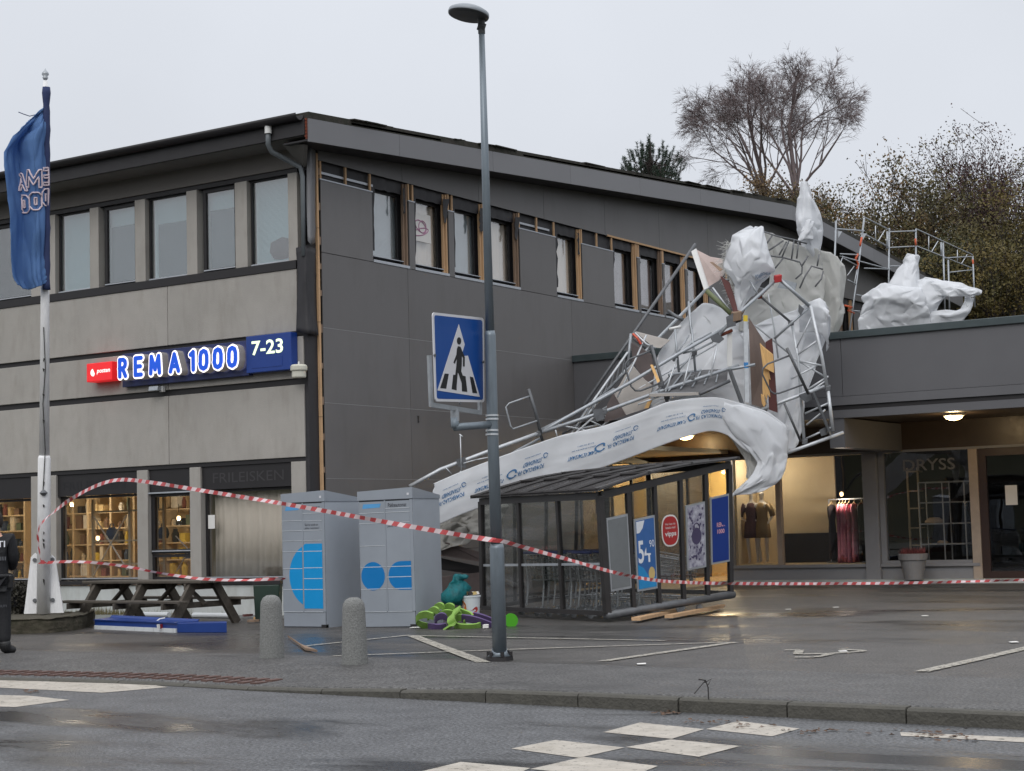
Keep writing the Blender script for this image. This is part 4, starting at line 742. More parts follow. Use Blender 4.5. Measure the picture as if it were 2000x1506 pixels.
for i,(a,b,w_,lab) in enumerate((((1242,1209),(1322,1192),.14,'left splintered wooden plank under the raised shelter rail'),((1306,1204),(1406,1185),.13,'right splintered wooden plank under the raised shelter rail'))):
    p,q=gz(*a,.06),gz(*b,.06); m=MB(); m.bar(p,q,w_,.05); 
    for k in range(5): d=(q-p).normalized(); n=V((-d.y,d.x,0)); m.prism([q+n*(w_*(k/5-.5)),q+n*(w_*((k+1)/5-.5)),q+n*(w_*(k/5-.4))+d*rnd.uniform(.05,.25)],(0,0,.03))
    tag(m.build('plank','wood'),lab,'plank','planks under the shelter')
# ---------------------------------------------------------------- scaffold still standing on the annex roof
ST=root('standing_scaffold',(-18.2,45,5),'galvanised scaffold still standing on the annex roof with guard rails','scaffold'); XO=-17.9
def T(name,pts,r=.024,m='galv',X=XO,par=ST): return MB().path([gx(x,y,X) for x,y in pts],r,7).build(name,m,par,smooth=True)
for n_,pts in (('standard',((1633,432),(1625,640))),('standard',((1688,426),(1674,540),(1659,650))),('standard',((1737,446),(1734,640))),('standard',((1789,448),(1789,640))),('standard',((1842,474),(1846,620))),('standard',((1852,508),(1855,620))),('standard',((1900,500),(1904,600))),('standard',((1733,452),(1733,484))),('standard',((1838,473),(1839,500)))): T(n_,pts,.028)
for pts in (((1633,447),(1688,451)),((1688,424),(1737,449)),((1690,458),(1735,482)),((1737,453),(1789,451)),((1733,484),(1789,481)),((1789,447),(1900,498)),((1791,481),(1899,524)),((1844,504),(1898,501)),((1855,532),(1900,527)),((1641,496),(1680,498)),((1644,501),(1737,526)),((1646,504),(1676,520)),((1737,520),(1760,520)),((1656,547),(1672,555)),((1673,576),(1686,578)),((1666,607),(1680,608)),((1688,524),(1740,526))): T('ledger',pts,.02)
for pts in (((1728,450),(1715,471)),((1832,471),(1820,491)),((1889,497),(1878,515)),((1710,441),(1710,466)),((1814,461),(1814,488)),((1870,488),(1870,510)),((1668,520),(1655,538)),((1675,520),(1668,556)),((1646,500),(1640,520))): T('brace',pts,.015,'galv_light')
m=MB(); a,b=gx(1640,500,-18.8),gx(1740,527,-18.8); m.add([gx(1640,500,XO),gx(1740,527,XO),b,a],[(0,1,2,3)]); m.build('deck','galv',ST,solid=.04)
for x,y in ((1636,452),(1684,456)): MB().prism([gx(x,y,XO+.01),gx(x+8,y,XO+.01),gx(x+1,y+12,XO+.01)],(.015,0,0)).build('gusset','galv_light',ST)
mat('strap_orange',(206,96,60),.6); T('strap',((1683,464),(1680,480)),.032,'strap_orange'); T('strap',((1788,466),(1789,480)),.03,'strap_orange'); T('strap',((1675,497),(1671,506),(1676,515),(1673,525)),.035,'strap_orange'); T('strap',((1900,507),(1901,520)),.03,'strap_orange')
T('strap',((1650,597),(1664,600),(1656,606),(1668,612)),.03,'strap_orange')
# ---------------------------------------------------------------- the collapsed scaffold and its torn wrapping
def Yw(x): return 26.4+(x-860)*(5.8/780)
def Wp(x,y,dy=0): return gy(x,y,Yw(x)+dy)
CS=root('collapsed_scaffold',Wp(1350,1000),'collapsed tangle of galvanised scaffold tubes and frames leaning over the annex','scaffold')
def tb(pts,r=.026,m='galv',dy=0,name='tube',n=8):
    p=[Wp(q[0],q[1],dy+(q[2] if len(q)>2 else 0)) for q in pts]; return MB().path(p,r,n).build(name,m,CS,smooth=True)
def coupler(x,y,dy=0,m='galv_dark',s=.05): 
    c=Wp(x,y,dy); a=rnd.random(); MB().obox(c,V((math.cos(a),math.sin(a),.2))*s,V((-math.sin(a),math.cos(a),.3))*s*.8,V((.1,0,1))*s).build('coupler',m,CS,bevel=.012)
tb([(1358,477,2.2),(1140,792,.6)],.034,'galv_dark'); tb([(1400,544,1.4),(1163,786,.5)],.034); tb([(1520,543),(1434,620),(1406,652)],.034); tb([(1447,623,.1),(1322,693,.05),(1228,749,.05),(1100,819,.05),(1052,847)],.036)
tb([(1520,543),(1581,598)],.038); tb([(1583,597,-.1),(1605,695,-.1),(1616,758,-.1)],.034,'galv_light'); tb([(1617,760,-.1),(1627,842,-.1)],.036,'galv_light'); tb([(1546,629,.3),(1559,700,.2),(1571,865,.1)],.032,'galv_light')
tb([(1534,886),(1647,845)],.036,'galv_light'); tb([(1488,800),(1560,773),(1610,755)],.036,'galv_light')
for a,b in (((1559,692),(1595,666)),((1562,705),(1605,714)),((1572,808),(1619,787)),((1574,857),(1623,835)),((1571,765),(1618,735)),((1575,770),(1616,742))): tb([(*a,.15),(*b,-.08)],.02,'galv_light')
tb([(1556,679,.2),(1586,616)],.014,'galv_light'); tb([(1484,578,.2),(1545,630,.2)],.026,'galv_dark'); tb([(1582,599),(1545,632,.15),(1512,662,.3)],.026); tb([(1465,548,.2),(1482,578,.1)],.022); tb([(1482,578,.1),(1518,546)],.022)
tb([(1537,680,-.5),(1579,770,-.3)],.03,'galv_dark'); tb([(1543,694,-.46),(1499,711,-.5),(1490,720,-.5),(1489,731,-.5),(1505,764,-.45),(1512,769,-.45),(1522,768,-.42),(1567,752,-.35)],.018,'galv_dark',name='guard_loop')
tb([(1532,788,-.1),(1564,862,-.05)],.026,'galv_dark'); MB().bar(Wp(1588,766,-.15),Wp(1623,850,-.1),.10,.02).build('flat_bar','galv_dark',CS)
MB().bar(Wp(1425,649,.1),Wp(1425,716,.1),.10,.04,up=FW).build('upright_plank','white',CS); 
pb=MB().bar(Wp(1456,628,-.2),Wp(1459,786,-.2),.08,.04,up=FW).build('toe_board','galv_light',CS); mat('yellow',(226,196,60),.5); mat('blue_tape',(60,130,190),.5); MB().bar(Wp(1456,616,-.2),Wp(1456,628,-.2),.082,.042,up=FW).build('painted_tip','yellow',pb); MB().bar(Wp(1457,708,-.2),Wp(1457.5,719,-.2),.084,.046,up=FW).build('tape_mark','blue_tape',pb)
tb([(800,950),(860,917),(960,879),(1052,846)],.036,'galv_light'); tb([(1052,846),(1180,804),(1290,764),(1365,739),(1443,714)],.036); tb([(1052,842,.15),(1130,803,.2),(1200,760,.3)],.03); 
tb([(1032,760,-.1),(1046,805,-.05),(1060,862)],.034,'galv_dark',name='guard_post'); tb([(1034,774,-.1),(994,788,-.1),(988,795,-.1),(997,832,-.1),(1002,838,-.1),(1049,822,-.1)],.017,name='guard_loop')
tb([(1272,674,.1),(1288,730),(1304,788)],.034,'galv_dark',name='guard_post'); tb([(1272,685,.1),(1228,702,.1),(1221,712,.1),(1222,722,.1),(1233,755,.05),(1241,763,.05),(1251,763,.05),(1291,748)],.02,'galv_dark',name='guard_loop')
tb([(1232,652,.6),(1226,714,.5)],.03,name='frame_post'); tb([(1318,643,.2),(1326,727,.2)],.026,name='frame_post'); tb([(1351,640,.3),(1358,725,.3)],.026,name='frame_post'); tb([(1318,700,.2),(1352,668,.3),(1390,650,.2)],.02); tb([(1327,722,.2),(1356,690,.3)],.018); tb([(1323,690,.2),(1346,655,.3)],.016); tb([(1334,690,.1),(1362,683,.1),(1392,668,.1)],.02)
tb([(1345,590,.9),(1350,650,.4)],.026,name='frame_post')
mat('tube_green',(110,118,84),.6); tb([(1380,568,.4),(1431,616,.1)],.05,'tube_green'); tb([(1392,562,.6),(1425,606,.3)],.02,'galv_light'); tb([(1388,566,.6),(1420,605,.3)],.03,'galv_dark')
for pts in (((1487,451),(1520,462),(1553,469),(1576,476)),((1506,500),(1530,503),(1562,512),(1567,522),(1566,534),(1554,545)),((1530,504),(1514,524)),((1562,563),(1572,540),(1585,520),(1607,526)),((1608,530),(1604,545),(1592,560)),((1551,467),(1546,506)),((1530,470),(1502,489)),((1508,460),(1494,481)),((1541,470),(1527,503)),((1536,472),(1522,498)),((1560,470),(1556,505)),((1578,500),(1566,520)),((1600,497),(1596,520))): tb([(x,y,.62) for x,y in pts],.017,'galv_dark',name='bent_rod')
MB().prism([Wp(1527,545,.6),Wp(1556,553,.6),Wp(1552,566,.6),Wp(1518,562,.6)],(0,.03,0)).build('gusset_plate','galv',CS)
# ladder lying against the tangle
la,lb=[Wp(1226,688,.5),Wp(1134,818,.3)],[Wp(1240,712,.6),Wp(1106,902,.5)]; lb=[Wp(1222,722,.7),Wp(1112,852,.5)]
ld=MB().tube(la[0],la[1],.024).tube(lb[0],lb[1],.024)
for i in range(9): t=.06+i*.11; ld.tube(la[0].lerp(la[1],t),lb[0].lerp(lb[1],t),.016,n=6)
ld.build('ladder','galv_light',CS)
ld=MB(); a0,a1,b0,b1=Wp(1176,800,.4),Wp(1110,858,.3),Wp(1200,812,.4),Wp(1135,868,.2)
ld.tube(a0,a1,.02).tube(b0,b1,.02)
for i in range(4): ld.tube(a0.lerp(a1,.1+i*.27),b0.lerp(b1,.1+i*.27),.015,n=6)
ld.build('ladder','galv_light',CS)
for x,y,dy in ((1445,624,.05),(1303,775,0),(1291,750,0),(1180,804,0),(1052,846,0),(1617,758,-.1),(1572,862,.05),(1356,690,.25),(1319,700,.2),(1352,737,0),(1545,631,.2)): coupler(x,y,dy)
coupler(1519,544,-.03,'stick_red',.07); coupler(1484,579,.1,'brick_red',.045); coupler(1438,617,0,'wood_dark',.09)
tb([(1514,548),(1488,574,.05)],.03,'stick_red',name='red_sleeve'); tb([(1430,645,.05),(1408,655,.05)],.032,'brick_red',name='red_sleeve')
for q in (((1386,658),(1402,650),(1414,662),(1404,670),(1392,668)),((1418,619),(1432,612),(1437,636),(1420,640)),((1560,771),(1580,764),(1586,780),(1574,786),(1563,778)),((1560,594),(1570,603),(1563,616),(1559,608)),((1156,800),(1176,798),(1180,818),(1166,824)),((1600,840),(1616,832),(1616,848),(1604,852)),((890,898),(908,892),(910,914),(896,912))): MB().prism([Wp(x,y,-.06) for x,y in q],(0,.02,0)).build('gusset_plate','galv_dark',CS)
mat('board_grey',(176,170,164),.8,var=.12,scale=2)
m=MB()                                                            # slatted deck bay
dk=[Wp(1308,733,.6),Wp(1372,724,.7),Wp(1420,722,.3),Wp(1418,744,0),Wp(1362,769,-.3),Wp(1273,771,-.1)]
m.prism(dk,(0,.05,.02)); m.build('deck',mat('deck_grey',(92,92,94),.6,var=.15,scale=6),CS)
m=MB()
for i in range(6): t=.08+i*.16; m.tube(dk[0].lerp(dk[2],t)-V((0,.06,0)),dk[5].lerp(dk[3],t)-V((0,.06,0)),.016,n=6)
m.tube(dk[0]-V((0,.05,0)),dk[1]-V((0,.05,0)),.03).tube(dk[5]-V((0,.06,0)),dk[4]-V((0,.06,0)),.03); m.build('deck_bar','galv',CS)
MB().bar(Wp(1425,722,-.15),Wp(1450,790,-.25),.09,.05).build('deck_post','galv_dark',CS); MB().bar(Wp(1268,772,-.2),Wp(1364,769,-.35),.05,.06).build('deck_edge','board_grey',CS); tb([(1366,770,-.3),(1425,744,-.2)],.035,'galv_dark'); tb([(1268,800,-.2),(1330,780,-.2),(1368,772,-.3)],.02)
tb([(1424,722,-.1),(1475,712,-.25)],.03,'galv')
for x,y,x2,y2 in ((899,851,901,920),(899,920,904,943),(1085,840,1089,856),(870,913,882,926),(905,905,930,898),(930,898,956,893)): tb([(x,y,-.15),(x2,y2,-.12)],.012,'galv_light',name='tie_rod')
tb([(899,851,-.15),(904,853,-.15),(897,848,-.15)],.012,'galv_light',name='tie_rod'); tb([(970,905,.2),(1010,880,.2),(1056,856,.1)],.028,name='tube')
tb([(1085,829,.4),(1130,838,.4),(1170,830,.4)],.02,'galv_light'); tb([(1098,848,.5),(1175,800,.5)],.026,'galv_dark')
# boards and panels caught in the tangle
mat('board_dark',(98,88,86),.85,var=.2,scale=3); mat('ply_brown',(128,112,104),.8,var=.2,scale=2.5,stretch=(2,2,.5)); mat('maroon',(88,46,42),.6,var=.2); mat('splint',(232,186,124),.8,var=.15,scale=6,stretch=(4,4,.5)); mat('pinkish',(186,168,162),.7,var=.15,scale=3)
def board(name,m,pts,lab,cat,th=.03,grp='boards in the wrecked scaffold'): tag(MB().prism([Wp(*p) for p in pts],V((0,th,th*.3))).build(name,m),lab,cat,grp)
board('plywood_board','ply_brown',[(1462,622,.2),(1500,680,.5),(1492,720,.3),(1492,790,.1),(1500,800,.1),(1468,790,.05)],'brown plywood sheet standing upright behind the yellow-tipped post','board')
board('splintered_plank','splint',[(1484,671,-.25),(1488,676,-.25),(1509,693,-.2),(1511,728,-.2),(1503,724,-.2),(1490,716,-.25)],'pale split plank hanging high on the dark red panel','plank')
board('splintered_plank','splint',[(1489,718,-.15),(1500,722,-.15),(1504,742,-.12),(1500,738,-.12),(1501,760,-.12),(1504,776,-.1),(1499,770,-.1),(1497,782,-.1),(1493,770,-.12),(1491,788,-.12),(1489,760,-.12)],'jagged broken plank below the split plank on the dark red panel','plank')
board('splintered_plank','splint',[(1486,770,-.18),(1492,774,-.18),(1495,790,-.15),(1492,795,-.15),(1488,788,-.18)],'short torn wood splinter at the foot of the brown plywood','plank')
board('metal_panel','maroon',[(1495,668,-.05),(1507,661,-.05),(1512,720,-.05),(1518,806,-.1),(1502,800,-.1)],'dark red metal panel standing upright behind splintered planks','panel')
board('metal_panel','maroon',[(1407,540,.2),(1424,552,.2),(1433,580,.1),(1441,610,0),(1434,613,0),(1420,575,.1)],'dark red narrow panel leaning under the torn white hood','panel')
board('white_board','white',[(1350,491,1.2),(1358,486,1.2),(1383,562,.9),(1375,566,.9)],'narrow white board leaning at the upper left of the wreck','board',.05)
board('insulation_board','pinkish',[(1359,488,1.25),(1386,502,1.2),(1410,506,1.1),(1418,530,1.0),(1404,548,.9),(1384,560,.95)],'pinkish torn insulation board beside the narrow white board','board')
board('gypsum_board','board_grey',[(1198,768,.35),(1210,752,.4),(1233,712,.5),(1258,742,.4),(1275,755,.3),(1262,798,.2),(1221,811,.2)],'large light grey board slanting under the guard loop','board')
board('dark_board','board_dark',[(1231,668,.75),(1271,692,.7),(1276,722,.6),(1275,756,.5),(1258,744,.5),(1236,706,.6)],'dark stained board behind the light grey slanting board','board')
board('dark_board','board_dark',[(1197,769,.3),(1222,812,.15),(1180,826,.15),(1186,790,.25)],'dark triangular board low on the left of the wreck above the printed sheet','board')
board('gypsum_board','board_grey',[(1241,648,.8),(1308,665,.8),(1290,680,.7),(1276,678,.7)],'pale grey board poking out at the top left of the tangle','board')
board('splintered_plank','splint',[(1270,713,.0),(1274,713,.0),(1288,745,-.1),(1284,748,-.1)],'short bright plank behind the middle guard post','plank')
board('splintered_plank','splint',[(1258,798,.0),(1268,778,.0),(1274,780,.0),(1266,797,.0)],'small bright wooden wedge just above the printed sheet','plank')
board('broken_plank','wood_dark',[(1386,512,.7),(1391,512,.7),(1411,527,.5),(1406,530,.5)],'short dark broken batten beside the torn hood fringe','plank')
tb([(1240,650,.5),(1262,672,.4),(1280,680,.4)],.02,'galv_light'); tb([(1238,662,.5),(1262,680,.4)],.03,'galv_dark'); tag(MB().path([Wp(1236,652,.45),Wp(1244,660,.4),(Wp(1252,672,.4))],.025,6).build('orange_strap',mat('orange_red',(220,96,70),.5)),'short orange-red strap caught at the upper left of the tangle','strap')
for pts in (((1165,806,.3),(1290,735,.4),(1402,671,.3)),((1206,776,.1),(1240,705,.3),(1262,655,.5)),((1300,765,-.1),(1322,700,.1)),((1335,752,-.2),(1350,690,.1)),((1388,735,-.2),(1404,660,.0)),((1246,790,-.1),(1300,770,-.15)),((1545,740,.1),(1600,712,.0)),((1550,700,.25),(1610,735,-.05)),((1575,830,.1),(1612,800,-.05)),((1500,575,.3),(1512,640,.4),(1520,700,.4)),((1410,600,.2),(1480,640,.4),(1540,690,.4))): tb(list(pts),.018,'galv_light',name='brace')
tb([(1305,608,.8),(1320,618,.6),(1334,624,.5)],.04,'galv_dark'); tb([(1307,643,.3),(1330,638,.3)],.03,'white')
# wrapping sheets
cloth('tarp',(238,240,243),.36,bump=.5,bscale=1.6); cloth('tarp_warm',(226,226,223),.46,bump=.5,bscale=1.5,scale=1.5); cloth('tarp_dull',(172,170,164),.3,bump=.5,bscale=5,var=.15); mat('print_blue',(62,112,158),.6,var=.05)
def cr8(o):                          # keep the folds sharp when the sheet is subdivided
    me=o.data; at=me.attributes.new('crease_edge','FLOAT','EDGE'); q=random.Random(len(me.edges)); at.data.foreach_set('value',[.85 if q.random()<.55 else .35 for _ in me.edges]); me.polygons.foreach_set('use_smooth',[True]*len(me.polygons))
def tarp(name,m,ctrl,lab,nu=44,nv=44,amp=.07,f=1.1,seed=1,ak=2.1,rag=.05,fc=.245):
    sh=Sheet([[ (Wp(*q) if not isinstance(q,V) else q) for q in r] for r in ctrl],amp*ak,f*.42,seed,rag); mb=MB(); sh.mesh(mb,nu,nv) if nv>100 else sh.facets(mb,max(6,int(nu*fc)),max(5,int(nv*fc))); o=mb.build(name,m,smooth=nv>100,solid=0 if nv<100 else .006)
    if nv<100: u=o.modifiers.new('u','SUBSURF'); u.levels=u.render_levels=2; [setattr(e,'crease',1) if False else 0 for e in ()]; cr8(o); o.modifiers.new('s','SOLIDIFY').thickness=.006
    o=tag(o,lab,'tarpaulin','torn white scaffold sheets'); return o,sh
# printed band: rows top->bottom, columns left->right
band_t=[(845,945),(900,921),(960,898),(1040,869),(1100,849),(1180,831),(1250,806),(1300,786),(1350,778),(1400,776),(1450,788),(1500,804),(1537,832)]
band_b=[(845,1030),(900,1006),(957,984),(1020,963),(1082,943),(1166,917),(1230,894),(1280,875),(1330,857),(1386,842),(1420,850),(1455,880),(1500,905)]
bm_=[[((a[0]*(1-t)+b[0]*t),(a[1]*(1-t)+b[1]*t),-.35+(.02*math.sin(i*1.9+t*2))-.02*math.sin(t*3.14)) for i,(a,b) in enumerate(zip(band_t,band_b))] for t in (0,.33,.67,1)]
bo,bs=tarp('printed_sheet','tarp',bm_,'long white printed scaffold sheet draped diagonally over the trolley shelter',34,200,.016,1.6,2,1,.012)
flip=bs.nrm(.5,.4).dot(CAM-bs.at(.5,.4))<0
def on_band(lines,px,uc):            # lettering laid on the sheet upside down, read from right to left
    m=MB(); 
    for body,hu,wpx,du in lines:
        vs,fs,w=text2(body,1,None,.018); v0,v1=vfor(px-wpx/2),vfor(px+wpx/2)
        m.add([bs.at(min(max(uc-du+b*hu,0),1),min(max(v1-(v1-v0)*a/w,0),1),-.016 if flip else .016) for a,b in vs],fs)
    return m
Lb=sum((bs.raw(.5,i/60)-bs.raw(.5,(i+1)/60)).length for i in range(60))
def vfor(px):
    lo,hi=0,1
    for _ in range(30):
        mdl=(lo+hi)/2; p=bs.raw(.5,mdl)-CAM; x=1000+F*p.dot(cr)/p.dot(cf)
        if x<px: lo=mdl
        else: hi=mdl
    return lo
def ringm(vc,uc,r,w=.018):
    m=MB(); k=26; a=[]; 
    for i in range(k): t=.5+2*math.pi*i/k*.95; a.append((math.cos(t),math.sin(t)))
    pts=[]; 
    for c,s_ in a:
        for q in (r,r-w*2): pts.append(bs.at(min(max(uc+q*s_/.86,0),1),vc+q*c/Lb,-.016 if flip else .016))
    m.add(pts,[(2*i,2*i+1,2*i+3,2*i+2) for i in range(k-1)]); return m
for px in (880,1036,1212,1384):
    on_band([('POWERCLAD FR',.095,52,-.05),('STANDARD',.095,36,.09),('protective scaffold sheeting',.03,30,.20)],px,.44).build('print','print_blue',bo); ringm(vfor(px+24),.33,.05,.008).build('print','print_blue',bo)
for px in (999,1172,1350,1515): ringm(vfor(px),.50,.085,.014).build('print','print_blue',bo)
for px in (955,1138,1312,1470):
    on_band([('FLAME RETARDANT',.085,56,-.07),('conforms to European flame tests',.032,48,.05),('B-s1, d0  EN 13501-1',.032,32,.13)],px,.46).build('print','print_blue',bo)
tarp('torn_sheet','tarp',[[(1395,782,-.36),(1440,788,-.40),(1490,802,-.44),(1538,834,-.40)],[(1428,846,-.36),(1462,838,-.48),(1505,846,-.50),(1541,872,-.42)],[(1478,895,-.40),(1494,890,-.50),(1515,892,-.52),(1537,905,-.46)],[(1470,925,-.44),(1486,925,-.54),(1502,930,-.50),(1522,940,-.46)],[(1444,950,-.44),(1456,950,-.50),(1470,952,-.48),(1484,962,-.46)],[(1425,970,-.42),(1428,968,-.42),(1436,968,-.42),(1448,966,-.42)]],'pointed torn sheet drooping at the right end of the printed band',50,36,.045,1.9,4,rag=.03)
tarp('torn_sheet','tarp_warm',[[(1410,838,-.18),(1440,842,-.2),(1470,850,-.2)],[(1440,872,-.15),(1458,878,-.22),(1480,886,-.2)],[(1458,905,-.15),(1468,910,-.2),(1482,915,-.2)],[(1457,932,-.2),(1466,938,-.22),(1478,942,-.2)]],'greyish inner fold of the drooping torn sheet',30,20,.05,1.6,37)
tarp('torn_sheet','tarp',[[(1286,690,.9),(1330,625,1.2),(1378,588,1.5),(1430,610,1.3),(1470,640,1.1)],[(1270,745,.7),(1325,700,1.0),(1375,670,1.2),(1425,665,1.1),(1490,690,1.0)],[(1268,790,.5),(1320,760,.7),(1370,745,.9),(1420,735,.8),(1500,750,.8)],[(1275,800,.4),(1320,790,.45),(1370,782,.5),(1420,785,.5),(1500,805,.6)]],'broad white sheet spread behind the tubes at the left of the wreck',50,50,.07,.9,6)
tarp('torn_sheet','tarp',[[(1440,655,.8),(1490,628,1.0),(1545,605,.9),(1590,588,.4),(1612,600,.3)],[(1470,700,.7),(1510,670,.8),(1560,650,.7),(1600,640,.4),(1618,650,.3)],[(1490,760,.5),(1520,740,.6),(1550,730,.6),(1580,720,.5),(1598,700,.4)],[(1500,830,.2),(1520,820,.4),(1545,810,.5),(1565,790,.5),(1572,770,.4)],[(1515,880,.1),(1530,885,.2),(1550,880,.3),(1562,862,.3),(1568,840,.3)]],'white sheet hanging behind the right-hand scaffold frame',54,44,.07,1.0,8)
tarp('torn_sheet','tarp',[[(1574,594,.1),(1598,582,.0),(1614,590,-.05),(1618,600,.1)],[(1560,612,.3),(1600,605,-.1),(1620,615,-.15),(1622,640,.2)],[(1560,650,.5),(1590,650,.1),(1612,660,.0),(1612,690,.3)]],'small white fold wrapped over the top corner of the right-hand frame',24,24,.05,1.8,9)
hood=tarp('torn_sheet','tarp',[[(1468,442,.5),(1480,440,.45),(1490,446,.4),(1494,452,.4)],[(1432,458,.5),(1455,465,.2),(1482,470,.1),(1500,480,.2)],[(1425,478,.6),(1452,492,.1),(1485,497,.0),(1511,510,.1)],[(1412,512,.7),(1446,522,.15),(1485,525,.0),(1518,530,.1)],[(1420,536,.6),(1448,545,.2),(1480,545,.15),(1515,535,.2)],[(1432,560,.6),(1448,568,.4),(1470,565,.35),(1500,545,.35)],[(1436,600,.5),(1445,605,.45),(1456,590,.45),(1480,565,.5)],[(1438,618,.4),(1441,618,.4),(1446,606,.4),(1458,592,.5)]],'crumpled white hood-shaped sheet at the top left of the wreck',56,40,.07,1.9,11)
m=MB(); vs,fs,w=text2('POWERCLAD FR',.09,.42,.004); hs_=hood[1]; fl=hs_.nrm(.5,.6).dot(CAM-hs_.at(.5,.6))<0
m.add([hs_.at(.56-b/1.5-(a*.04),.62+a/1.35,-.02 if fl else .02) for a,b in vs],fs); vs,fs,w=text2('STANDARD',.06,.28,.004); m.add([hs_.at(.64-b/1.5-(a*.04),.64+a/1.35,-.02 if fl else .02) for a,b in vs],fs); m.build('print','print_blue',hood[0])
tarp('torn_sheet','tarp_warm',[[(1484,447,1.1),(1515,458,1.1),(1545,472,1.1),(1572,480,1.2),(1600,486,1.3)],[(1500,500,1.3),(1525,510,1.3),(1550,520,1.3),(1580,530,1.3),(1612,535,1.4)],[(1500,560,1.4),(1525,565,1.4),(1550,570,1.4),(1580,575,1.4),(1612,580,1.4)],[(1450,600,1.2),(1500,600,1.3),(1545,608,1.3),(1575,605,1.3),(1600,610,1.3)],[(1440,650,1.1),(1495,640,1.2),(1540,630,1.2),(1575,625,1.2),(1600,625,1.2)]],'grey translucent sheet stretched over bent tubes below the pointed tip',50,50,.06,1.2,13)
tarp('torn_sheet','tarp',[[(1565,352,1.3),(1568,350,1.3),(1573,354,1.3),(1577,362,1.3)],[(1561,375,1.3),(1570,372,1.2),(1580,375,1.2),(1586,385,1.4)],[(1556,405,1.4),(1569,405,1.1),(1588,405,1.15),(1600,412,1.4)],[(1551,432,1.4),(1565,436,1.05),(1590,435,1.1),(1607,440,1.5)],[(1555,452,1.4),(1568,458,1.1),(1590,455,1.15),(1606,462,1.5)],[(1562,470,1.4),(1572,476,1.2),(1590,480,1.25),(1603,492,1.5)],[(1565,490,1.5),(1575,500,1.3),(1590,510,1.35),(1605,520,1.6)]],'tall pointed twist of white sheet rising above the wreck into the sky',50,26,.045,2.2,15)
tarp('torn_sheet','tarp',[[(1575,430,1.0),(1583,428,.95),(1590,432,1.0)],[(1565,450,1.0),(1577,448,.9),(1588,452,1.0)],[(1558,470,1.0),(1574,463,.9),(1586,466,1.0)],[(1556,474,1.05),(1573,468,1.0),(1585,469,1.05)]],'small folded flap of white sheet at the neck of the pointed twist',24,20,.04,2.5,16)
tarp('torn_sheet','tarp_warm',[[(1600,486,1.7),(1618,490,1.4),(1640,503,1.4),(1652,525,1.7)],[(1596,530,1.8),(1620,530,1.5),(1645,540,1.4),(1656,552,1.8)],[(1600,580,1.9),(1625,585,1.6),(1642,590,1.5),(1650,600,1.9)],[(1604,625,1.9),(1620,630,1.7),(1634,635,1.6),(1641,640,1.9)],[(1600,668,1.9),(1612,668,1.8),(1624,666,1.8),(1632,664,1.9)]],'long white sheet hanging to the parapet at the right of the wreck',46,36,.055,1.2,18)
tarp('torn_sheet','tarp_dull',[[(852,1008,.6),(900,985,.8),(945,975,.9),(990,972,1.0)],[(852,1040,.4),(900,1020,.6),(945,1010,.7),(990,1010,.9)],[(852,1075,.1),(900,1065,.3),(945,1040,.5),(990,1050,.8)]],'crumpled grey lower sheet behind the parcel lockers and shelter',40,50,.14,2.0,21)
board('dark_board','board_dark',[(852,1068,.3),(870,1060,.3),(955,1085,.8),(955,1100,.8),(860,1085,.3)],'dark board leaning on the ground behind the right parcel locker','board')
board('dark_board','black_trim',[(855,1090,.5),(950,1110,1.0),(948,1125,1.0),(856,1112,.5)],'black plank low behind the right parcel locker','plank')
board('gypsum_board','board_dark',[(854,1128,.1),(945,1118,.8),(948,1195,.8),(852,1200,.1)],'dull brown sheet standing on the ground behind the white bucket','board')
MB_fr=MB()
def fringe(sh,u0,v0,u1,v1,n,ln,par,d0):
    m=MB()
    for i in range(n):
        t=rnd.random(); p=sh.at(u0+(u1-u0)*t,v0+(v1-v0)*t); d=(d0+V((rnd.uniform(-.7,.7),rnd.uniform(-.5,.5),rnd.uniform(-.7,.5))))*ln*rnd.uniform(.4,1.2); m.path([p,p+d*.5+V((0,0,rnd.uniform(-.03,.05))),p+d+V((0,0,rnd.uniform(-.1,.08)))],[.006,.005,.002],3)
    m.build('frayed_edge','tarp_warm',par)
fringe(hood[1],.25,.02,.85,.02,150,.16,hood[0],-RT)
mat('xx',(0,0,0))
# sheets blowing on the annex roof
def Yq(x): return 36.2+(x-1672)*.004
gq=lambda x,y,d=0: gy(x,y,Yq(x)+d)
def tarp2(ctrl,lab,nu=46,nv=50,amp=.07,f=1.2,seed=1,m='tarp'): 
    return tarp('torn_sheet',m,[[gq(*q) for q in r] for r in ctrl],lab,nu,nv,amp,f,seed)
tarp2([[(1684,580,.3),(1705,562,.0),(1728,552,-.1),(1755,557,-.2),(1790,562,-.1),(1800,560,.0)],[(1682,596,.2),(1705,585,-.25),(1730,580,-.35),(1760,580,-.35),(1785,585,-.3),(1808,590,-.1)],[(1678,615,.1),(1705,608,-.1),(1730,612,-.2),(1760,608,-.2),(1788,605,-.2),(1815,605,-.1)],[(1674,640,.1),(1705,640,-.0),(1735,636,-.1),(1765,634,-.1),(1790,630,-.1),(1818,626,-.0)],[(1670,668,.2),(1705,668,.1),(1735,668,.1),(1765,668,.1),(1790,668,.1),(1820,660,.1)]],'broad billowing white sheet held on the annex roof behind the parapet',seed=23,amp=.06,f=1.3)
tarp2([[(1772,499,.5),(1780,495,.4),(1788,496,.4),(1796,500,.5)],[(1760,512,.5),(1775,508,.3),(1788,510,.3),(1797,520,.5)],[(1745,535,.5),(1768,528,.2),(1785,525,.2),(1796,540,.4)],[(1732,556,.2),(1760,556,-.1),(1780,558,-.1),(1803,562,.1)],[(1722,580,.1),(1755,585,-.25),(1780,590,-.3),(1806,590,.0)]],'small peaked tuft of white sheet rising from the roof sheet',30,24,.06,2.2,25)
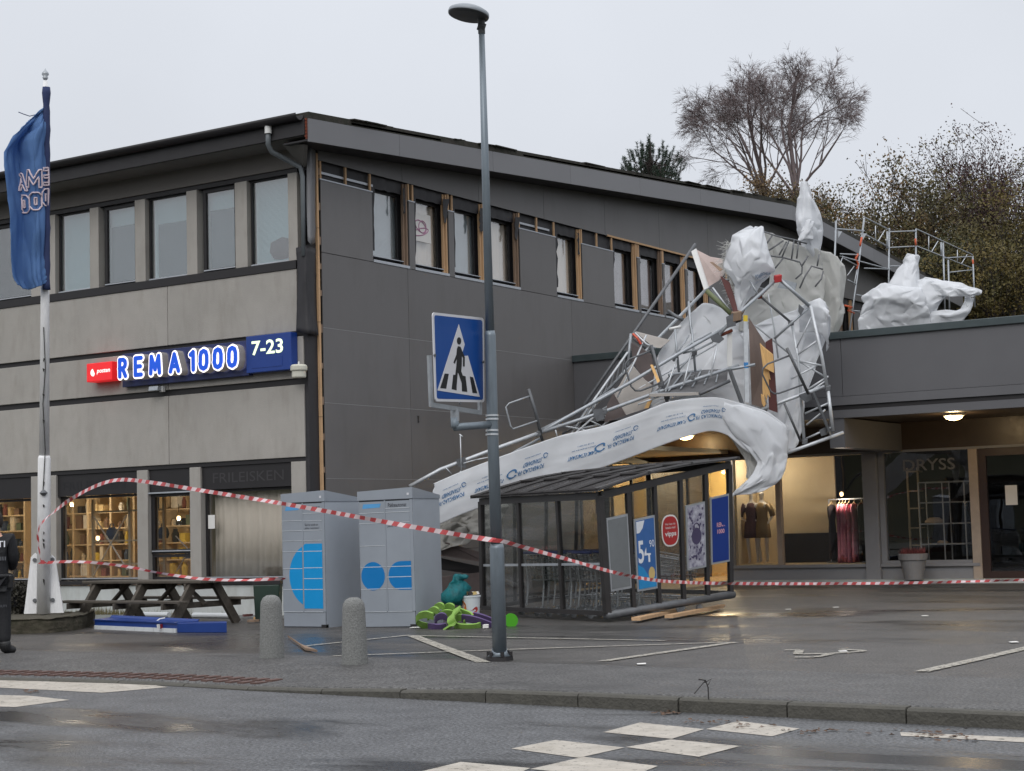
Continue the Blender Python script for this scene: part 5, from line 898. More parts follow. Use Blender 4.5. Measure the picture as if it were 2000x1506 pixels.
tarp2([[(1796,545,.4),(1830,545,.3),(1865,549,.2),(1900,560,.2),(1918,568,.3)],[(1797,556,.3),(1832,556,.1),(1868,562,.0),(1898,571,.05),(1916,573,.2)],[(1800,580,.2),(1830,578,.1),(1862,580,.0),(1890,579,.1),(1906,580,.2)]],'upper flying arm of the white sheet on the annex roof',20,50,.05,2,27)
tarp2([[(1884,580,.3),(1895,580,.3),(1902,582,.3)],[(1882,592,.2),(1893,595,.2),(1902,594,.3)],[(1874,606,.2),(1885,608,.1),(1895,610,.2)],[(1850,605,.1),(1852,618,.0),(1880,628,.2)],[(1815,608,.1),(1835,618,.0),(1865,640,.2)],[(1800,612,.1),(1815,640,.05),(1830,650,.2)]],'lower looping arm of the white sheet on the annex roof',44,20,.04,2.2,29)
tarp2([[(1768,548,.3),(1800,545,.2),(1830,546,.25),(1852,549,.3)],[(1764,580,.2),(1800,578,.0),(1828,580,.1),(1850,577,.2)],[(1766,610,.15),(1795,606,-.05),(1815,606,.05),(1830,600,.2)],[(1770,665,.1),(1795,662,-.05),(1815,655,.05),(1824,636,.15)]],'middle drape of the white sheet falling behind the parapet below the flying arm',44,30,.06,1.5,41)
# ---------------------------------------------------------------- street lamp and crossing sign
mat('lamp_post',(122,132,140),.4,metal=.35,var=.1,scale=7,stretch=(3,3,.4)); mat('lamp_grey',(150,156,162),.45,metal=.2); mat('lamp_under',(60,62,64),.5)
lb_=gz(976,1290); DL=(lb_-CAM).dot(cf); SL=root('street_lamp',lb_,'tall grey street lamp post standing between the pavement and the parking lot','street lamp')
def lp(x,y): return gd(x,y,DL)
MB().path([lp(976,1288),lp(970.5,1070),lp(970,1062)],[.083,.082,.072],20).build('lower_post','lamp_post',SL,smooth=True)
MB().path([lp(970,1066),lp(962.5,850),lp(957.5,655),lp(957,646)],[.066,.064,.062,.052],20).build('middle_post','lamp_post',SL,smooth=True)
MB().path([lp(957,650),lp(948,330),lp(940.5,56)],[.051,.043,.033],18).build('upper_post','lamp_post',SL,smooth=True)
MB().path([lp(940.8,66),lp(939.7,36)],[.04,.042],14).path([lp(934,50),lp(947,55)],.05,8).build('lamp_neck','lamp_under',SL)
hd=lp(915,29); q1=(RT*.97+UP*-.20+FW*.1).normalized(); q2=(FW*.95-RT*.12+UP*.06).normalized(); q3=q1.cross(q2); q3=q3 if q3.z>0 else -q3
def ell(k,h,n=28): return [hd+q1*.235*k*math.cos(2*math.pi*i/n)+q2*.30*k*math.sin(2*math.pi*i/n)+q3*h for i in range(n)]
m=MB(); rs_=[ell(.01,-.028),ell(.85,-.026),ell(.97,-.015),ell(.99,-.002)]; m.grid([r+[r[0]] for r in rs_]); m.build('lamp_underside','lamp_under',SL,smooth=True)
m=MB(); rs_=[ell(.99,-.0015),ell(1.0,.012),ell(.97,.04),ell(.7,.075),ell(.01,.09)]; m.grid([r+[r[0]] for r in rs_]); m.build('lamp_head','lamp_grey',SL,smooth=True)
MB().path([gz(976,1290)+UP*.0,gz(976,1290)+UP*.05],[.155,.15],6).build('base_plate','black_trim',SL)
MB().lathe([(.14,.05),(.09,.09),(.085,.14)],lb_,20).build('base_cone','lamp_post',SL,smooth=True)
for i in range(6): a=i*1.047+.3; MB().tube(lb_+V((.13*math.cos(a),.13*math.sin(a),.05)),lb_+V((.13*math.cos(a),.13*math.sin(a),.10)),.022,n=6).build('bolt','black_trim',SL)
mat('sign_face',(0,72,150),.35,var=.03); mat('sign_white',(218,218,222),.4,var=.03); mat('sign_black',(16,17,20),.5)
PSN=root('crossing_sign',lp(957,840),'square blue pedestrian crossing sign with a walking figure in a white triangle','road sign')
TL,TR,BR_,BLc=gd(843,610,DL-.85),gd(943,621,DL+.10),gd(944.5,786,DL+.10),gd(848.5,784,DL-.85)
sn=(TR-TL).cross(BLc-TL).normalized()
if sn.dot(CAM-TL)<0: sn=-sn
def sp_(u,v,o=0): return (TL*(1-u)+TR*u)*(1-v)+(BLc*(1-u)+BR_*u)*v+sn*o
def rr(a,b,r,o): # rounded rectangle a..b
    pts=[]
    for cx,cy,s0 in ((b-r,a+r,-90),(b-r,b-r,0),(a+r,b-r,90),(a+r,a+r,180)):
        for k in range(5): t=R(s0+k*22.5); pts.append(sp_(cx+r*math.cos(t),cy+r*math.sin(t),o))
    return pts
MB().prism(rr(0,1,.04,0),sn*.012).build('border','sign_white',PSN); MB().prism(rr(.03,.97,.03,.012),sn*.002).build('panel','sign_face',PSN)
sz=lambda pts,o: [sp_((x-843-(y-610)*.032)/101.5, (y-610-(x-843)*.10*(1-(y-610)/175))/(174-(x-843)*.09),o) for x,y in pts]
MB().prism(sz([(893.5,632),(939,766),(852,762)],.0145),sn*.002).build('triangle','sign_white',PSN)
m=MB(); 
for q in (((866,728),(874,728),(869,757),(857,757)),((883,729),(890,729),(890,758),(880,757)),((900,729),(908,730),(912,759),(901,759)),((917,730),(924,731),(933,760),(923,760))): MB().prism(sz(q,.017),sn*.0015).build('stripe','sign_black',PSN)
m=MB(); hx=[(894+4.2*math.cos(t),664+7*math.sin(t)) for t in [i*.3927 for i in range(16)]]; m.prism(sz(hx,.0178),sn*.0015)
m.prism(sz([(892,674),(897,675),(901,684),(906,694),(906,712),(902.5,712),(902.5,696),(900,692),(900,708),(899,722),(909,745),(903,751),(894,727),(892,724),(890,748),(885,748),(889,712),(890,698),(886,708),(883,706),(889,690),(890,679)],.0178),sn*.0015); m.build('walking_figure','sign_black',PSN)
m=MB(); sb=lambda x,y,o: sz([(x,y)],o)[0]
m.bar(sb(843,694,-.03),sb(847,792,-.03),.055,.03,up=sn).bar(sb(945,702,-.03),sb(947,796,-.03),.055,.03,up=sn).bar(sb(845,790,-.03),sb(949,794,-.03),.05,.03,up=sn); m.build('sign_frame','galv',PSN)
MB().tube(sb(897,792,-.05),sb(898,815,-.05),.048,n=14).build('sleeve','galv',PSN); MB().path([sb(897,808,-.05),sb(898,823,-.05),sb(898,828,-.05)],[.045,.045,.044],14).path([sb(897,827,-.05),lp(962,829)],.042,14).build('arm','lamp_post',PSN,smooth=True)
m=MB()
for y in (812,819,841,849): m.tube(lp(961-.0,y)-UP*.008,lp(961,y)+UP*.012,.074,n=16)
m.build('clamp','galv_light',PSN)
for x,y in ((846,694),(944,701),(897,782)): MB().tube(sb(x,y,.012),sb(x,y,.03),.016,n=8).build('screw','galv_dark',PSN)
# ---------------------------------------------------------------- bollards
mat('granite',(126,127,125),.9,var=.4,scale=75,bump=.7,bscale=60)
def bollard(x,y,h,lab):
    p=gz(x,y); t=root('stone_bollard',p,lab,'bollard','granite bollards at the crossing'); 
    MB().lathe([(.001,-.05),(.152,-.05),(.149,.02),(.128,h-.13),(.122,h-.08),(.095,h-.03),(.05,h-.004),(.001,h)],p,28).build('shaft','granite',t,smooth=True); return t
bollard(531,1286,.76,'rough granite bollard in front of the left parcel locker'); bollard(693,1298,.755,'rough granite bollard between the two parcel lockers, nearer the kerb')
# ---------------------------------------------------------------- parcel lockers
mat('locker',(154,161,170),.38,metal=.15,var=.05,scale=1.5); mat('locker_side_lit',(178,185,194),.4,metal=.15,var=.05,scale=1.5); mat('locker_gap',(70,74,80),.5); mat('locker_edge',(200,206,212),.35); mat('cyan',(0,148,214),.4,var=.03); mat('blue2',(0,118,186),.4,var=.03); mat('faded_blue',(88,160,214),.5); mat('dark_text',(48,50,56),.5)  # locker sides coloured lighter than the doors to offset their shade
def locker(base,w,d,rz,lab,rowsL,rowsR,emb,lean=0):
    t=root('parcel_locker',base,lab,'parcel locker','parcel lockers',rot=(0,lean,rz)); H=2.12       # local: front faces -y, origin at front right foot
    b=MB(); b.box(-w,-.0,.012,d,.0,H-.14); b.build('body','locker_side_lit',t,local=True)
    r=MB(); r.add([(-w-.01,-.012,H-.14),(.01,-.012,H-.14),(.01,d+.01,H-.14),(-w-.01,d+.01,H-.14),(-w-.01,-.012,H),(.01,-.012,H+.035),(.01,d+.01,H-.08),(-w-.01,d+.01,H-.10)],[(3,2,1,0),(4,5,6,7),(0,1,5,4),(1,2,6,5),(2,3,7,6),(3,0,4,7)]); r.build('roof','locker',t,local=True)
    MB().box(-.085,-.05,-.016,-.0125,H-.085,H-.05).build('camera_window','sign_white',t,local=True); MB().box(-w+.01,-.012,.002,.0125,.02,.245).build('kick_panel','locker',t,local=True)
    MB().box(-w+.004,-.004,.008,.0121,.0,H-.14).build('carcass_gap','locker_gap',t,local=True)
    xm=-w*.51
    for (x0,x1,rows) in ((-w+.012,xm-.012,rowsL),(xm+.012,-.05,rowsR)):
        for z0,z1 in zip(rows,rows[1:]):
            MB().box(x0,x1,-.004,.0079,z0+.007,z1-.007).build('locker_door','locker',t,local=True,bevel=.004); MB().box(x0,x1,-.009,-.0041,z0-.004,z0+.006).build('door_lip','locker_edge',t,local=True)
    MB().box(xm-.011,xm+.011,-.006,.0078,.25,H-.15).box(-.049,-.001,-.003,.0078,.25,H-.15).box(-w+.001,-w+.011,-.003,.0078,.25,H-.15).build('mullion','locker',t,local=True)
    m=MB(); put_text(m,'Pakkeautomat',(xm+.06,-.0062,1.86),(1,0,0),(0,0,1),.062,w*.34,bold=.01); put_text(m,'Skal du sende en',(xm+.045,-.0062,1.60),(1,0,0),(0,0,1),.04,w*.31); put_text(m,'pakke i automaten?',(xm+.045,-.0062,1.54),(1,0,0),(0,0,1),.045,w*.34); m.build('lettering','dark_text',t,local=True)
    m=MB(); m.prism([(-w+.07,-.0055,1.85),(-w+.40*w,-.0055,1.86),(-w+.42*w,-.0055,1.92),(-w+.09,-.0055,1.92)],(0,-.0008,0)); m.build('worn_emblem','faded_blue',t,local=True)
    for pts,mm in emb(w,xm):
        MB().prism([(x,-.0058,z) for x,z in pts],(0,-.0016,0)).build('emblem',mm,t,local=True)
    MB().box(-.10,-.0,.0,.06,-.0,.05).build('foot_notch','black_trim',t,local=True); return t
def arc(cx,cz,rx,rz,a0,a1,n=18): return [(cx+rx*math.cos(R(a0+(a1-a0)*i/n)),cz+rz*math.sin(R(a0+(a1-a0)*i/n))) for i in range(n+1)]
def embA(w,xm):
    cz=.82; rz=.50; x1=xm-.014; L1=arc(x1+.19,cz,.46,rz,180-66,180+66)
    return [([(min(x,x1),z) for x,z in L1],'cyan'),([(xm+.014,cz-.52),(-.052,cz-.52),(-.052,cz+.50),(xm+.06,cz+.50)]+[(xm+.03,cz+.49),(xm+.014,cz+.47)],'cyan')]
def embB(w,xm):
    cz=.80; return [(arc(xm-.235,cz,.205,.22,0,360,30)[:-1],'blue2'),([(-.052,cz-.22)]+[(-.052,cz+.22)]+arc(xm+.25,cz,.215,.22,90,270),'blue2')]
rA=[.25,.60,.93,1.20,1.37,1.53,1.69,1.96]; rA2=[.25,.60,.77,.94,1.2,1.37,1.53,1.68,1.8,1.96]
pL=gz(637.5,1226.5); pR=gz(813,1225.5)
locker(pL,.87,.88,0,'left grey parcel locker with a large blue half-round emblem',rA,rA2,embA)
locker(pR,.94,.98,R(10),'right grey parcel locker with a blue disc and half-disc emblem beside the foam pile',[.25,.60,.94,1.27,1.62,1.78,1.96],[.25,.60,.78,.94,1.62,1.78,1.84,1.96],embB,R(-.6))
# ---------------------------------------------------------------- flagpole, flag, planter edge, hedge
mat('pole_white',(238,238,238),.5,var=.08,scale=12,stretch=(3,3,.5)); cloth('flag_blue',(108,146,198),.4,bump=.2,bscale=3,rough=.75,var=.1); mat('flag_navy',(46,58,98),.8); mat('flag_line',(224,206,212),.7); mat('grime',(50,48,46),.8)
DF=28.6; fb=gd(86,1198,DF); FP=root('flagpole',fb,'white flagpole with peeling paint on a two-plate foot at the left','flagpole'); fp=lambda x,y: gd(x,y,DF)
MB().path([fp(85,1198),fp(86.5,895),fp(86.6,890)],[.115,.105,.09],18).build('lower_pole','pole_white',FP,smooth=True); MB().path([fp(86.6,893),fp(88,560),fp(89,300),fp(88.6,158)],[.085,.072,.055,.036],16).build('upper_pole','pole_white',FP,smooth=True)
t_=fp(88.5,156); MB().lathe([(.03,0),(.05,.04),(.03,.05),(.06,.09),(.055,.12),(.02,.16),(.001,.2)],t_,14).build('finial','galv',FP,smooth=True)
for s_ in (-1,1):
    a=fb+RT*(.17*s_); MB().prism([a-RT*.17+UP*.0,a+RT*.13,a+RT*.10*(1)+UP*.95,a+RT*.02+UP*1.02,a-RT*.05+UP*.95] if s_<0 else [a-RT*.10,a+RT*.16,a+RT*.02+UP*.92,a-RT*.04+UP*.98,a-RT*.08+UP*.92],FW*.04).build('foot_plate','pole_white',FP)
    for z in (.9,.22): MB().tube(a-RT*.02*s_+UP*z-FW*.03,a-RT*.02*s_+UP*z,.035,n=8).build('bolt','galv_dark',FP)
m=MB()
for y in (1038,1052,1060,940,985,820,770,720,700,1130): m.prism([fp(88+rnd.uniform(-2,2),y)-FW*.12,fp(91,y+2)-FW*.12,fp(90+rnd.uniform(-1,1),y+rnd.uniform(5,14))-FW*.12,fp(88,y+6)-FW*.12],FW*.004)
m.build('paint_chip','grime',FP); MB().path([fp(88,640)-FW*.09,fp(92,720)-FW*.1,fp(87,790)-FW*.1,fp(92,880)-FW*.11,fp(88,958)-FW*.12],.008,5).build('halyard','grime',FP)
MB().lathe([(.02,-.05),(.07,0),(.02,.05)],fp(89,963)-FW*.12,8).build('cleat','galv_dark',FP)
fl_rows=[[(90,206,0),(89,207,0),(87,209,0),(84,212,0)],[(90.5,224,0),(84,223,.0),(75,223,.1),(64,228,.2)],[(91,250,0),(78,246,.3),(62,244,.1),(50,246,.4)],[(91,290,0),(66,274,.45),(36,278,.0),(9,296,.5)],[(92,345,0),(68,330,.5),(40,335,-.1),(8,330,.6)],[(93,400,0),(70,395,.3),(44,395,.0),(16,395,.5)],[(93,450,0),(70,450,.35),(46,450,-.1),(19,450,.5)],[(92,500,0),(70,500,.2),(45,500,.0),(20,500,.45)],[(92,540,0),(70,540,.3),(45,543,-.05),(24,538,.4)],[(91,553,0),(75,560,.3),(55,566,.0),(34,556,.35)]]
fs_=Sheet([[gd(x,y,DF-.12-dz*.55) for x,y,dz in r] for r in fl_rows],.085,1.7,33); m=MB(); fs_.mesh(m,80,44); FLG=m.build('flag','flag_blue',smooth=True,solid=.004); tag(FLG,'torn blue shop flag hanging from the white flagpole with its lettering seen mirrored','flag')
m=MB(); m.path([gd(90.5,y,DF-.10) for y in range(170,575,12)],[.062+.02*noise.noise(V((i*.5,0,0))) for i in range(34)],8); m.build('sleeve','flag_navy',FLG,smooth=True); MB().path([gd(70,224,DF-.2),gd(58,227,DF-.25),gd(46,223,DF-.3),gd(36,219,DF-.3)],.008,5).build('loose_cord','flag_navy',FLG)
ff=fs_.nrm(.5,.5).dot(CAM-fs_.at(.5,.5))<0
def flag_glyph(paths,x0,y0,w,h):                                  # outlined mirrored letters
    m=MB(); A=[[V((x0-(a*w),y0-b*h)) for a,b in pth] for pth in paths]
    def inv(px,py):
        u,v=(py-180)/375,.5
        for _ in range(25):
            p=fs_.raw(u,v)-CAM; x=1000+F*p.dot(cr)/p.dot(cf); y=753-F*p.dot(cu)/p.dot(cf); u+=(py-y)/420; v+=-(px-x)/80*.8; u=min(max(u,.01),.99); v=min(max(v,.005),.995)
        return u,v
    for pth in A:
        n=[]
        for a,b in zip(pth,pth[1:]):
            k=max(2,int((b-a).length/2.5))
            for i in range(k): n.append(a.lerp(b,i/k))
        n.append(pth[-1]); pts=[]
        for p in n: u,v=inv(p.x,p.y); pts.append(fs_.at(u,v,-.02 if ff else .02))
        m.path(pts,.014,5)
    m.build('lettering','flag_line',FLG)
Ao=[[(0,0),(.1,0),(.22,.32),(.42,.32),(.52,0),(.64,0),(.42,.95),(.32,1),(.22,.95),(0,0)],[(.27,.45),(.37,.45),(.32,.68),(.27,.45)]]; Mo=[[(0,0),(.12,0),(.14,.6),(.32,.15),(.5,.6),(.52,0),(.64,0),(.6,1),(.5,1),(.32,.5),(.14,1),(.04,1),(0,0)]]; Eo=[[(0,0),(.5,0),(.5,.16),(.14,.16),(.14,.42),(.45,.42),(.45,.58),(.14,.58),(.14,.84),(.5,.84),(.5,1),(0,1),(0,0)]]; Oo=[[(.15,0),(.4,0),(.55,.2),(.55,.8),(.4,1),(.15,1),(0,.8),(0,.2),(.15,0)],[(.22,.3),(.33,.3),(.33,.7),(.22,.7),(.22,.3)]]
flag_glyph(Eo,101,362,36,34); flag_glyph(Mo,79,366,38,34); flag_glyph(Ao,57,373,36,34); flag_glyph(Oo,97,402,30,33); flag_glyph(Oo,80,410,36,34); flag_glyph(Oo,60,416,36,34)
mat('mossy',(84,77,66),.95,var=.35,scale=9,bump=1,bscale=14,c2=(54,54,40)); 
m=MB(); fe=[gz(x,y) for x,y in ((-60,1242),(20,1239),(100,1236),(160,1229),(182,1219))]; bk=[gz(x,y) for x,y in ((-60,1227),(20,1225),(100,1223),(160,1218),(186,1212))]
top=lambda p,h: V((p.x,p.y,h))
rowsF=[[top(p,-.03) for p in fe],[top(p,.10) for p in fe],[top(p,.21) for p in fe],[top(p+FW*.12,.235) for p in fe],[top(p,.22) for p in bk],[top(p,-.05) for p in bk]]
sh=Sheet(rowsF,.035,3,44); sh.mesh(m,30,50); tag(m.build('planter_edge','mossy',smooth=True),'low mossy stone planter edge under the white flagpole','planter')
mat('hedge_leaf',(62,56,48),.8,var=.5,scale=30,c2=(40,42,32))
def leaves(m,c,r,n,s,seed=1,flat=False,shell=.0):
    q=random.Random(seed)
    for i in range(n):
        while True:
            d=V((q.uniform(-1,1),q.uniform(-1,1),q.uniform(-1,1)))
            if d.length<=1 and d.length>=shell: break
        p=c+V((d.x*r[0],d.y*r[1],d.z*r[2])); a=V((q.uniform(-1,1),q.uniform(-1,1),q.uniform(-1,1))).normalized(); b=a.cross(V((q.uniform(-1,1),q.uniform(-1,1),q.uniform(-1,1)))).normalized(); k=s*q.uniform(.6,1.4)
        m.add([p-a*k,p-b*k*.45,p+a*k,p+b*k*.45],[(0,1,2,3)])
hc=gd(20,1170,29.6); HG=root('hedge',hc-UP*.4,'low dark clipped hedge left of the flagpole foot','hedge'); m=MB(); q=random.Random(4)
for i in range(9000):
    p=hc+RT*q.uniform(-.9,.48)+FW*q.uniform(-.3,.5)+UP*q.uniform(-.42,.27+.03*math.sin(i)); a=V((q.uniform(-1,1),q.uniform(-1,1),q.uniform(-1,1))).normalized(); b=a.cross(V((q.uniform(-1,1),q.uniform(-1,1),1))).normalized(); k=.03*q.uniform(.6,1.5); m.add([p-a*k,p-b*k*.6,p+a*k,p+b*k*.6],[(0,1,2,3)])
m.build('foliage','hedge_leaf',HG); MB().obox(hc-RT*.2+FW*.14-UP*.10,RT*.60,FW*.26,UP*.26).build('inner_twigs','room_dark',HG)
mat('grass_blade',(84,88,56),.8,var=.5,scale=20,c2=(120,104,72)); m=MB(); q=random.Random(9)
for i in range(1500):
    x=q.choice((q.uniform(95,480),q.uniform(150,260))); p=gz(x,1199+q.uniform(-1.5,2)); h=q.uniform(.04,.13)*(1.9 if 160<x<250 and q.random()<.4 else 1); d=V((q.uniform(-.05,.05),q.uniform(-.03,.03),h)); w_=RT*.006; m.add([p-w_,p+w_,p+d],[(0,1,2)])
tag(m.build('grass','grass_blade'),'sparse grass growing along the foot of the pale plinth','grass',kind='stuff')
# ---------------------------------------------------------------- picnic table
mat('old_timber',(84,78,70),.85,var=.3,scale=5,stretch=(.6,4,4),bump=.4,bscale=25)
pc=gd(305,1212,29.0); lx=(RT*-.80+FW*.60).normalized(); PT_=root('picnic_table',(pc.x,pc.y,0),'long weathered dark timber picnic table with attached benches on three trestles','picnic table',rz=math.atan2(-lx.y,-lx.x))
def pl_(name,*a): return MB().box(*a).build(name,'old_timber',PT_,local=True,bevel=.008)
for y in (-.30,-.15,0,.15,.30): pl_('table_board',-1.5,1.5+.05*math.sin(y*20),y-.068,y+.068,.71,.755)
for y in (-.80,-.68,.68,.80): pl_('bench_board',-1.55,1.52,y-.056,y+.056,.40,.442)
for x in (-1.2,0,1.2):
    for s_ in (-1,1): MB().bar((x,s_*.24,.708),(x,s_*.74,.0),.15,.07,up=(1,0,0)).build('leg','old_timber',PT_,local=True)
    pl_('cross_beam',x-.085,x-.035,-.88,.88,.30,.398); pl_('top_beam',x-.083,x-.037,-.38,.38,.60,.708); MB().bar((x+.03,0,.35),(x+(.5 if x<1 else -.5),0,.70),.04,.08,up=(0,1,0)).build('strut','old_timber',PT_,local=True)
# ---------------------------------------------------------------- fallen sign and scraps by the table
mat('tray_blue',(24,58,128),.4,var=.08); mat('tray_white',(206,210,212),.5,var=.06)
a,b=gz(184,1229),gz(343,1236); n=V((-(b-a).y,(b-a).x,0)).normalized(); n=n if n.dot(FW)>0 else -n; FS=root('fallen_sign_tray',(a+b)/2,'long blue fallen sign tray with a white ribbed edge lying before the picnic table','sign tray'); d=(b-a).normalized()
MB().obox((a+b)/2+UP*.032+n*.02,(b-a)/2,n*.02,UP*.032).build('edge','tray_white',FS); MB().obox((a+b)/2+UP*.105+n*.045,(b-a)/2*1.02,n*.02,UP*.04).build('front_panel','tray_blue',FS); m=MB()
for i in range(9): m.obox(a.lerp(b,.05+i*.115)+UP*.032-n*.004,d*.008,n*.006,UP*.031)
m.build('rib','tray_white',FS); MB().prism([a+UP*.145+n*.0-d*.02,b+UP*.142+d*.03,b+n*.36+UP*.15+d*.1,a+n*.38+UP*.16-d*.1],(0,0,.015)).build('tray','tray_blue',FS); MB().prism([a+UP*.147+n*.34-d*.1,b+UP*.147+n*.32+d*.08,b+n*.37+UP*.19+d*.1,a+n*.39+UP*.21-d*.1],n*.02).build('tray_back','tray_blue',FS)
a,b=gz(346,1236),gz(443,1236); m=MB(); m.prism([a,b,b+UP*.16,a+UP*.15],FW*.35-RT*.06); tag(m.build('fallen_sign_box','tray_blue',bevel=.01),'shorter blue fallen sign box lying right of the long tray','sign box')
a,b=gd(309,1225,26.6),gd(367,1212,27.1); q=MB().bar(a,b,.02,.07); o=q.build('red_strip',mat('strip_red',(150,44,52),.5)); tag(o,'dark red flat strip with white ends lying across the blue sign tray','strip'); MB().bar(a-(b-a)*.02,a+(b-a)*.04,.03,.085).build('end_cap','white',o)
tag(MB().path([gd(296,1217,27.0),gd(304,1215,27.05),gd(312,1209,27.1),gd(322,1207,27.15)],.012,6).build('white_cable','white'),'thin white curled cable on the blue sign tray','cable')
tag(MB().tube(gz(262,1205)+UP*.05,gz(330,1206)+UP*.05,.05,n=10).build('white_pipe','tray_white'),'white plastic pipe lying left under the picnic table','pipe','white pipes under the table'); tag(MB().tube(gz(378,1207)+UP*.05,gz(458,1208)+UP*.05,.05,n=10).build('white_pipe','tray_white'),'white plastic pipe lying right under the picnic table','pipe','white pipes under the table')
for x,y,s_,c,lab in ((484,1206,.07,'maroon','small dark red scrap beside the right end of the table'),(503,1212,.09,'splint','pale broken timber scrap beside the left bollard'),(494,1217,.07,'wood_dark','brown timber scrap on the ground behind the left bollard'),(478,1200,.08,'brick_red','reddish scrap at the plinth right of the table')):
    p=gz(x,y); a=rnd.random()*3; tag(MB().prism([p+V((math.cos(a+k)*s_*w_,math.sin(a+k)*s_*w_,.02)) for k,w_ in ((0,1.5),(1.2,.8),(2.6,1.4),(3.6,1.6),(5,.7))],(0,.01,.04)).build('scrap',c),lab,'scrap','scraps by the table')
for q,lab in ((((562,1246),(596,1272),(620,1276),(588,1264)),'dark thin plank on the ground between the bollards'),): tag(MB().prism([gz(*p)+UP*.012 for p in q],(0,0,.03)).build('plank','wood_dark'),lab,'plank')
mat('bin_green',(34,56,46),.5,var=.15); bp_=gd(521,1203,29.2); bp_.z=0; BN=root('waste_bin',bp_,'dark green waste bin with torn paper on top behind the left bollard','bin'); MB().prism([bp_-RT*.2,bp_+RT*.2,bp_+RT*.23+UP*.62,bp_-RT*.23+UP*.62],FW*.4).build('body','bin_green',BN,bevel=.02); MB().prism([bp_-RT*.24+UP*.622,bp_+RT*.24+UP*.622,bp_+RT*.24+UP*.68,bp_-RT*.24+UP*.68],FW*.42).build('rim','black_trim',BN)
m=MB()
for i in range(14): p=bp_+RT*rnd.uniform(-.2,.2)+FW*rnd.uniform(0,.3)+UP*.69; m.prism([p,p+RT*.07,p+RT*.06+UP*rnd.uniform(0,.07),p+UP*rnd.uniform(.01,.06)],FW*.01)
tag(m.build('torn_paper',mat('tape_bits',(206,150,150),.6)),'crumpled red and white scraps on the green waste bin','litter')
# ---------------------------------------------------------------- foam pile, bucket, green disc
mat('foam_green',(136,176,84),.75,var=.08,scale=14,bump=.1,bscale=90); mat('foam_violet',(96,78,122),.75,var=.1,scale=14); mat('lime',(70,160,14),.45,var=.05); mat('teal',(0,98,104),.7,var=.35,scale=9,bump=.6,bscale=18); mat('bucket',(206,212,216),.45,var=.05)
fg,fv='foam_green','foam_violet'
def rib(pts,w,m_,lab,D=25.5,th=.028,a=.8,b=-.5,c=0):
    P=[gd(x,y,D+(q[0] if q else 0)) for x,y,*q in pts]; wv=(UP*a+FW*b+RT*c).normalized()*w*.64; n=26; m=MB(); m.grid([[spline(P,i/n)-wv,spline(P,i/n),spline(P,i/n)+wv] for i in range(n+1)]); tag(m.build('foam_piece',m_,solid=th),lab,'foam piece','foam pieces in the pile')
rib([(843,1225,.3),(822,1220,.1),(814,1213,0),(818,1204,-.1),(832,1200,-.15),(846,1204,-.2)],.095,fg,'green foam curl at the left edge of the pile')
rib([(836,1206,.3),(838,1196,.2),(848,1191,.1),(857,1195,.05),(862,1206,.1)],.09,fg,'green foam arch behind the leftmost curl'); rib([(848,1197,.5),(850,1187,.4),(859,1183,.3),(867,1187,.25),(871,1199,.3)],.09,fg,'green foam arch at the top left of the pile'); rib([(866,1196,.5),(869,1187,.4),(878,1184,.3),(887,1188,.25),(891,1198,.3)],.09,fg,'green foam arch at the top of the pile under the teal cloth')
rib([(850,1216,.1),(853,1207,0),(863,1203,-.05),(872,1207,-.05),(875,1217,0)],.09,fv,'violet foam arch in the middle of the pile'); rib([(837,1224,.1),(845,1225,-.1),(858,1226,-.15),(871,1224,-.1)],.10,fv,'violet foam strip lying at the front of the pile')
rib([(860,1200,.3),(870,1197,.2),(882,1198,.2),(890,1204,.25)],.09,fg,'gently bent green foam strip across the middle of the pile'); rib([(893,1188,0),(890,1196,-.1),(882,1204,-.15),(881,1212,-.2),(884,1219,-.2),(879,1225,-.25),(872,1226,-.3)],.10,fg,'upright S-shaped green foam piece at the centre of the pile',b=-.3,c=.8,a=.5)
rib([(888,1221,0),(898,1225,-.15),(914,1226,-.2),(930,1225,-.15),(938,1222,-.05)],.10,fg,'long green foam strip lying at the right front of the pile'); rib([(890,1216,.1),(893,1208,0),(902,1206,0),(908,1212,0),(906,1219,0)],.085,fg,'green foam curl behind the long front strip'); rib([(897,1193,.1),(908,1197,.1),(918,1201,.05),(924,1207,0)],.085,fg,'green foam strip sloping down in front of the white bucket')
rib([(902,1207,0),(918,1209,-.05),(938,1214,-.05),(962,1223,0)],.10,fv,'long violet foam strip sloping to the right of the pile'); rib([(926,1202,.25),(942,1206,.2),(958,1212,.2),(972,1220,.2)],.09,fv,'greyish violet foam strip reaching toward the lamp post'); rib([(884,1207,.2),(888,1199,.15),(898,1198,.1),(903,1206,.1)],.085,fg,'green foam arch between the bucket and the centre piece')
bk_=gd(921,1214,26.1); BK=root('bucket',(bk_.x,bk_.y,0),'white round bucket with a red claw print standing behind the foam pile','bucket'); MB().lathe([(.001,.0),(.115,.0),(.145,.41),(.155,.415),(.155,.44),(.14,.44),(.135,.40),(.001,.38)],(bk_.x,bk_.y,.02),24).build('body','bucket',BK)
mat('claw_red',(168,44,36),.5); mat('claw_orange',(196,112,44),.5)
def onb(px,py): # a point of the print on the bucket wall
    d=ray(px,py); p=gd(px,py,25.93); v=V((p.x-bk_.x,p.y-bk_.y,0)); h=max(0,min(1,p.z/.43)); rr_=.118+.03*h+.002; 
    lat=max(-.99,min(.99,v.dot(RT)/rr_)); return V((bk_.x,bk_.y,p.z))+RT*rr_*lat-FW*rr_*math.sqrt(1-lat*lat)
